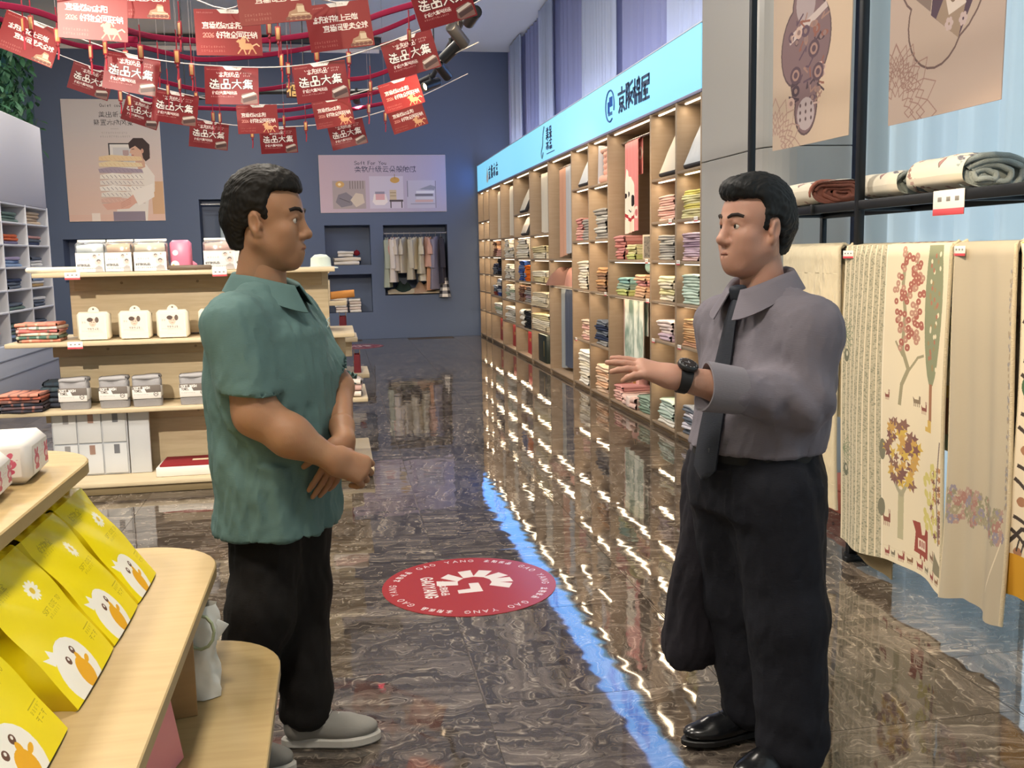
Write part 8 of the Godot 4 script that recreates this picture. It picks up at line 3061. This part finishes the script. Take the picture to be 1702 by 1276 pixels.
	tr.cap(Vector3(1.10, 0.80, -2.58), Vector3(1.110, 0.45, -2.60), 0.125, 0.092, 0.05)
	tr.cap(Vector3(1.110, 0.45, -2.60), Vector3(1.160, 0.12, -2.59), 0.092, 0.082, 0.05)
	tr.box(Vector3(1.15, -0.06, -2.5), Vector3(0.5, 0.095, 0.4), 0.003, 0.006, 1)
	put("trousers", tr.mesh(0.011, func(p: Vector3, n: Vector3) -> float: return folds(p, 0.007, 2400.0, 900.0) + 0.005 * sin(p.y * 50.0 + p.x * 26.0) * clampf((0.28 - p.y) * 4.0, 0, 1)), navy, t)
	var blk := mat("17181b", 0.22)
	shoe(t, Transform3D(Basis(Vector3.UP, -PI / 2 + 0.08), Vector3(1.235, 0, -2.60)), 0.285, blk, mat("0f0f11", 0.5), true, mat("101012", 0.7))
	shoe(t, Transform3D(Basis(Vector3.UP, -PI / 2 + 0.35), Vector3(1.275, 0, -2.43)), 0.285, blk, mat("0f0f11", 0.5), true, mat("101012", 0.7))
	# the dark coat held on the far side
	var c := Sdf.new()
	c.loft([[0.235, 1.010, -2.66, 0.072, 0.07, 0.2], [0.31, 1.010, -2.66, 0.084, 0.085, 0.2], [0.45, 1.018, -2.66, 0.078, 0.08, 0.2], [0.62, 1.035, -2.66, 0.060, 0.07, 0.2], [0.80, 1.045, -2.675, 0.055, 0.065, 0.2], [0.87, 1.05, -2.675, 0.04, 0.05, 0.2]], 0.03)
	c.ell(Vector3(0.985, 0.265, -2.66), Vector3(0.052, 0.045, 0.07), 0.05)
	solo("dark_coat", "dark folded coat hanging in front of the navy trousers from the hidden hand", "coat", c.mesh(0.009, func(p: Vector3, n: Vector3) -> float: return folds(p, 0.009, 2800.0, 700.0)), garment_cloth("232127", 0.85, 0.15))
	# wrist watch
	var w := thing("wrist_watch", "chunky black sports watch on the gesturing man's wrist", "watch", Vector3(0.842, 1.135, -2.30))
	var dirv := Vector3(-0.96, 0.24, -0.05).normalized()
	var upv := Vector3(0.22, 0.86, 0.42)
	upv = (upv - dirv * upv.dot(dirv)).normalized()
	var fb := Basis(dirv, upv, dirv.cross(upv))
	var st_ := B.new()
	surf(st_, 32, 3, func(u: float, v: float) -> Vector3:
		var a := u * TAU
		return Vector3((v - 0.5) * (0.026 + 0.006 * cos(a)), cos(a) * 0.0345, sin(a) * 0.0365), 0.005)
	var so := put("strap", st_.mesh(), mat("18181b", 0.55), w)
	so.basis = fb
	var cs := B.new()
	cs.lathe(PackedVector2Array([Vector2(0.001, 0), Vector2(0.024, 0), Vector2(0.0265, 0.004), Vector2(0.0255, 0.012), Vector2(0.020, 0.0145), Vector2(0.001, 0.0135)]), 24)
	var co := put("case", cs.mesh(), mat("1c1d20", 0.35), w)
	co.transform = Transform3D(fb, fb * Vector3(0, 0.033, 0))
	var dl := B.new()
	for k in 12:
		var a := TAU * k / 12.0
		dl.box(Vector3(cos(a) * 0.0205, 0.0146, sin(a) * 0.0205), Vector3(0.003, 0.0008, 0.0022), 0.0)
	dl.box(Vector3(0.004, 0.0148, 0), Vector3(0.014, 0.0006, 0.0015), 0.0)
	dl.box(Vector3(0, 0.0148, 0.003), Vector3(0.0015, 0.0006, 0.011), 0.0)
	var dd := put("dial_marks", dl.mesh(), mat("9a9ca0", 0.4), w)
	dd.transform = co.transform
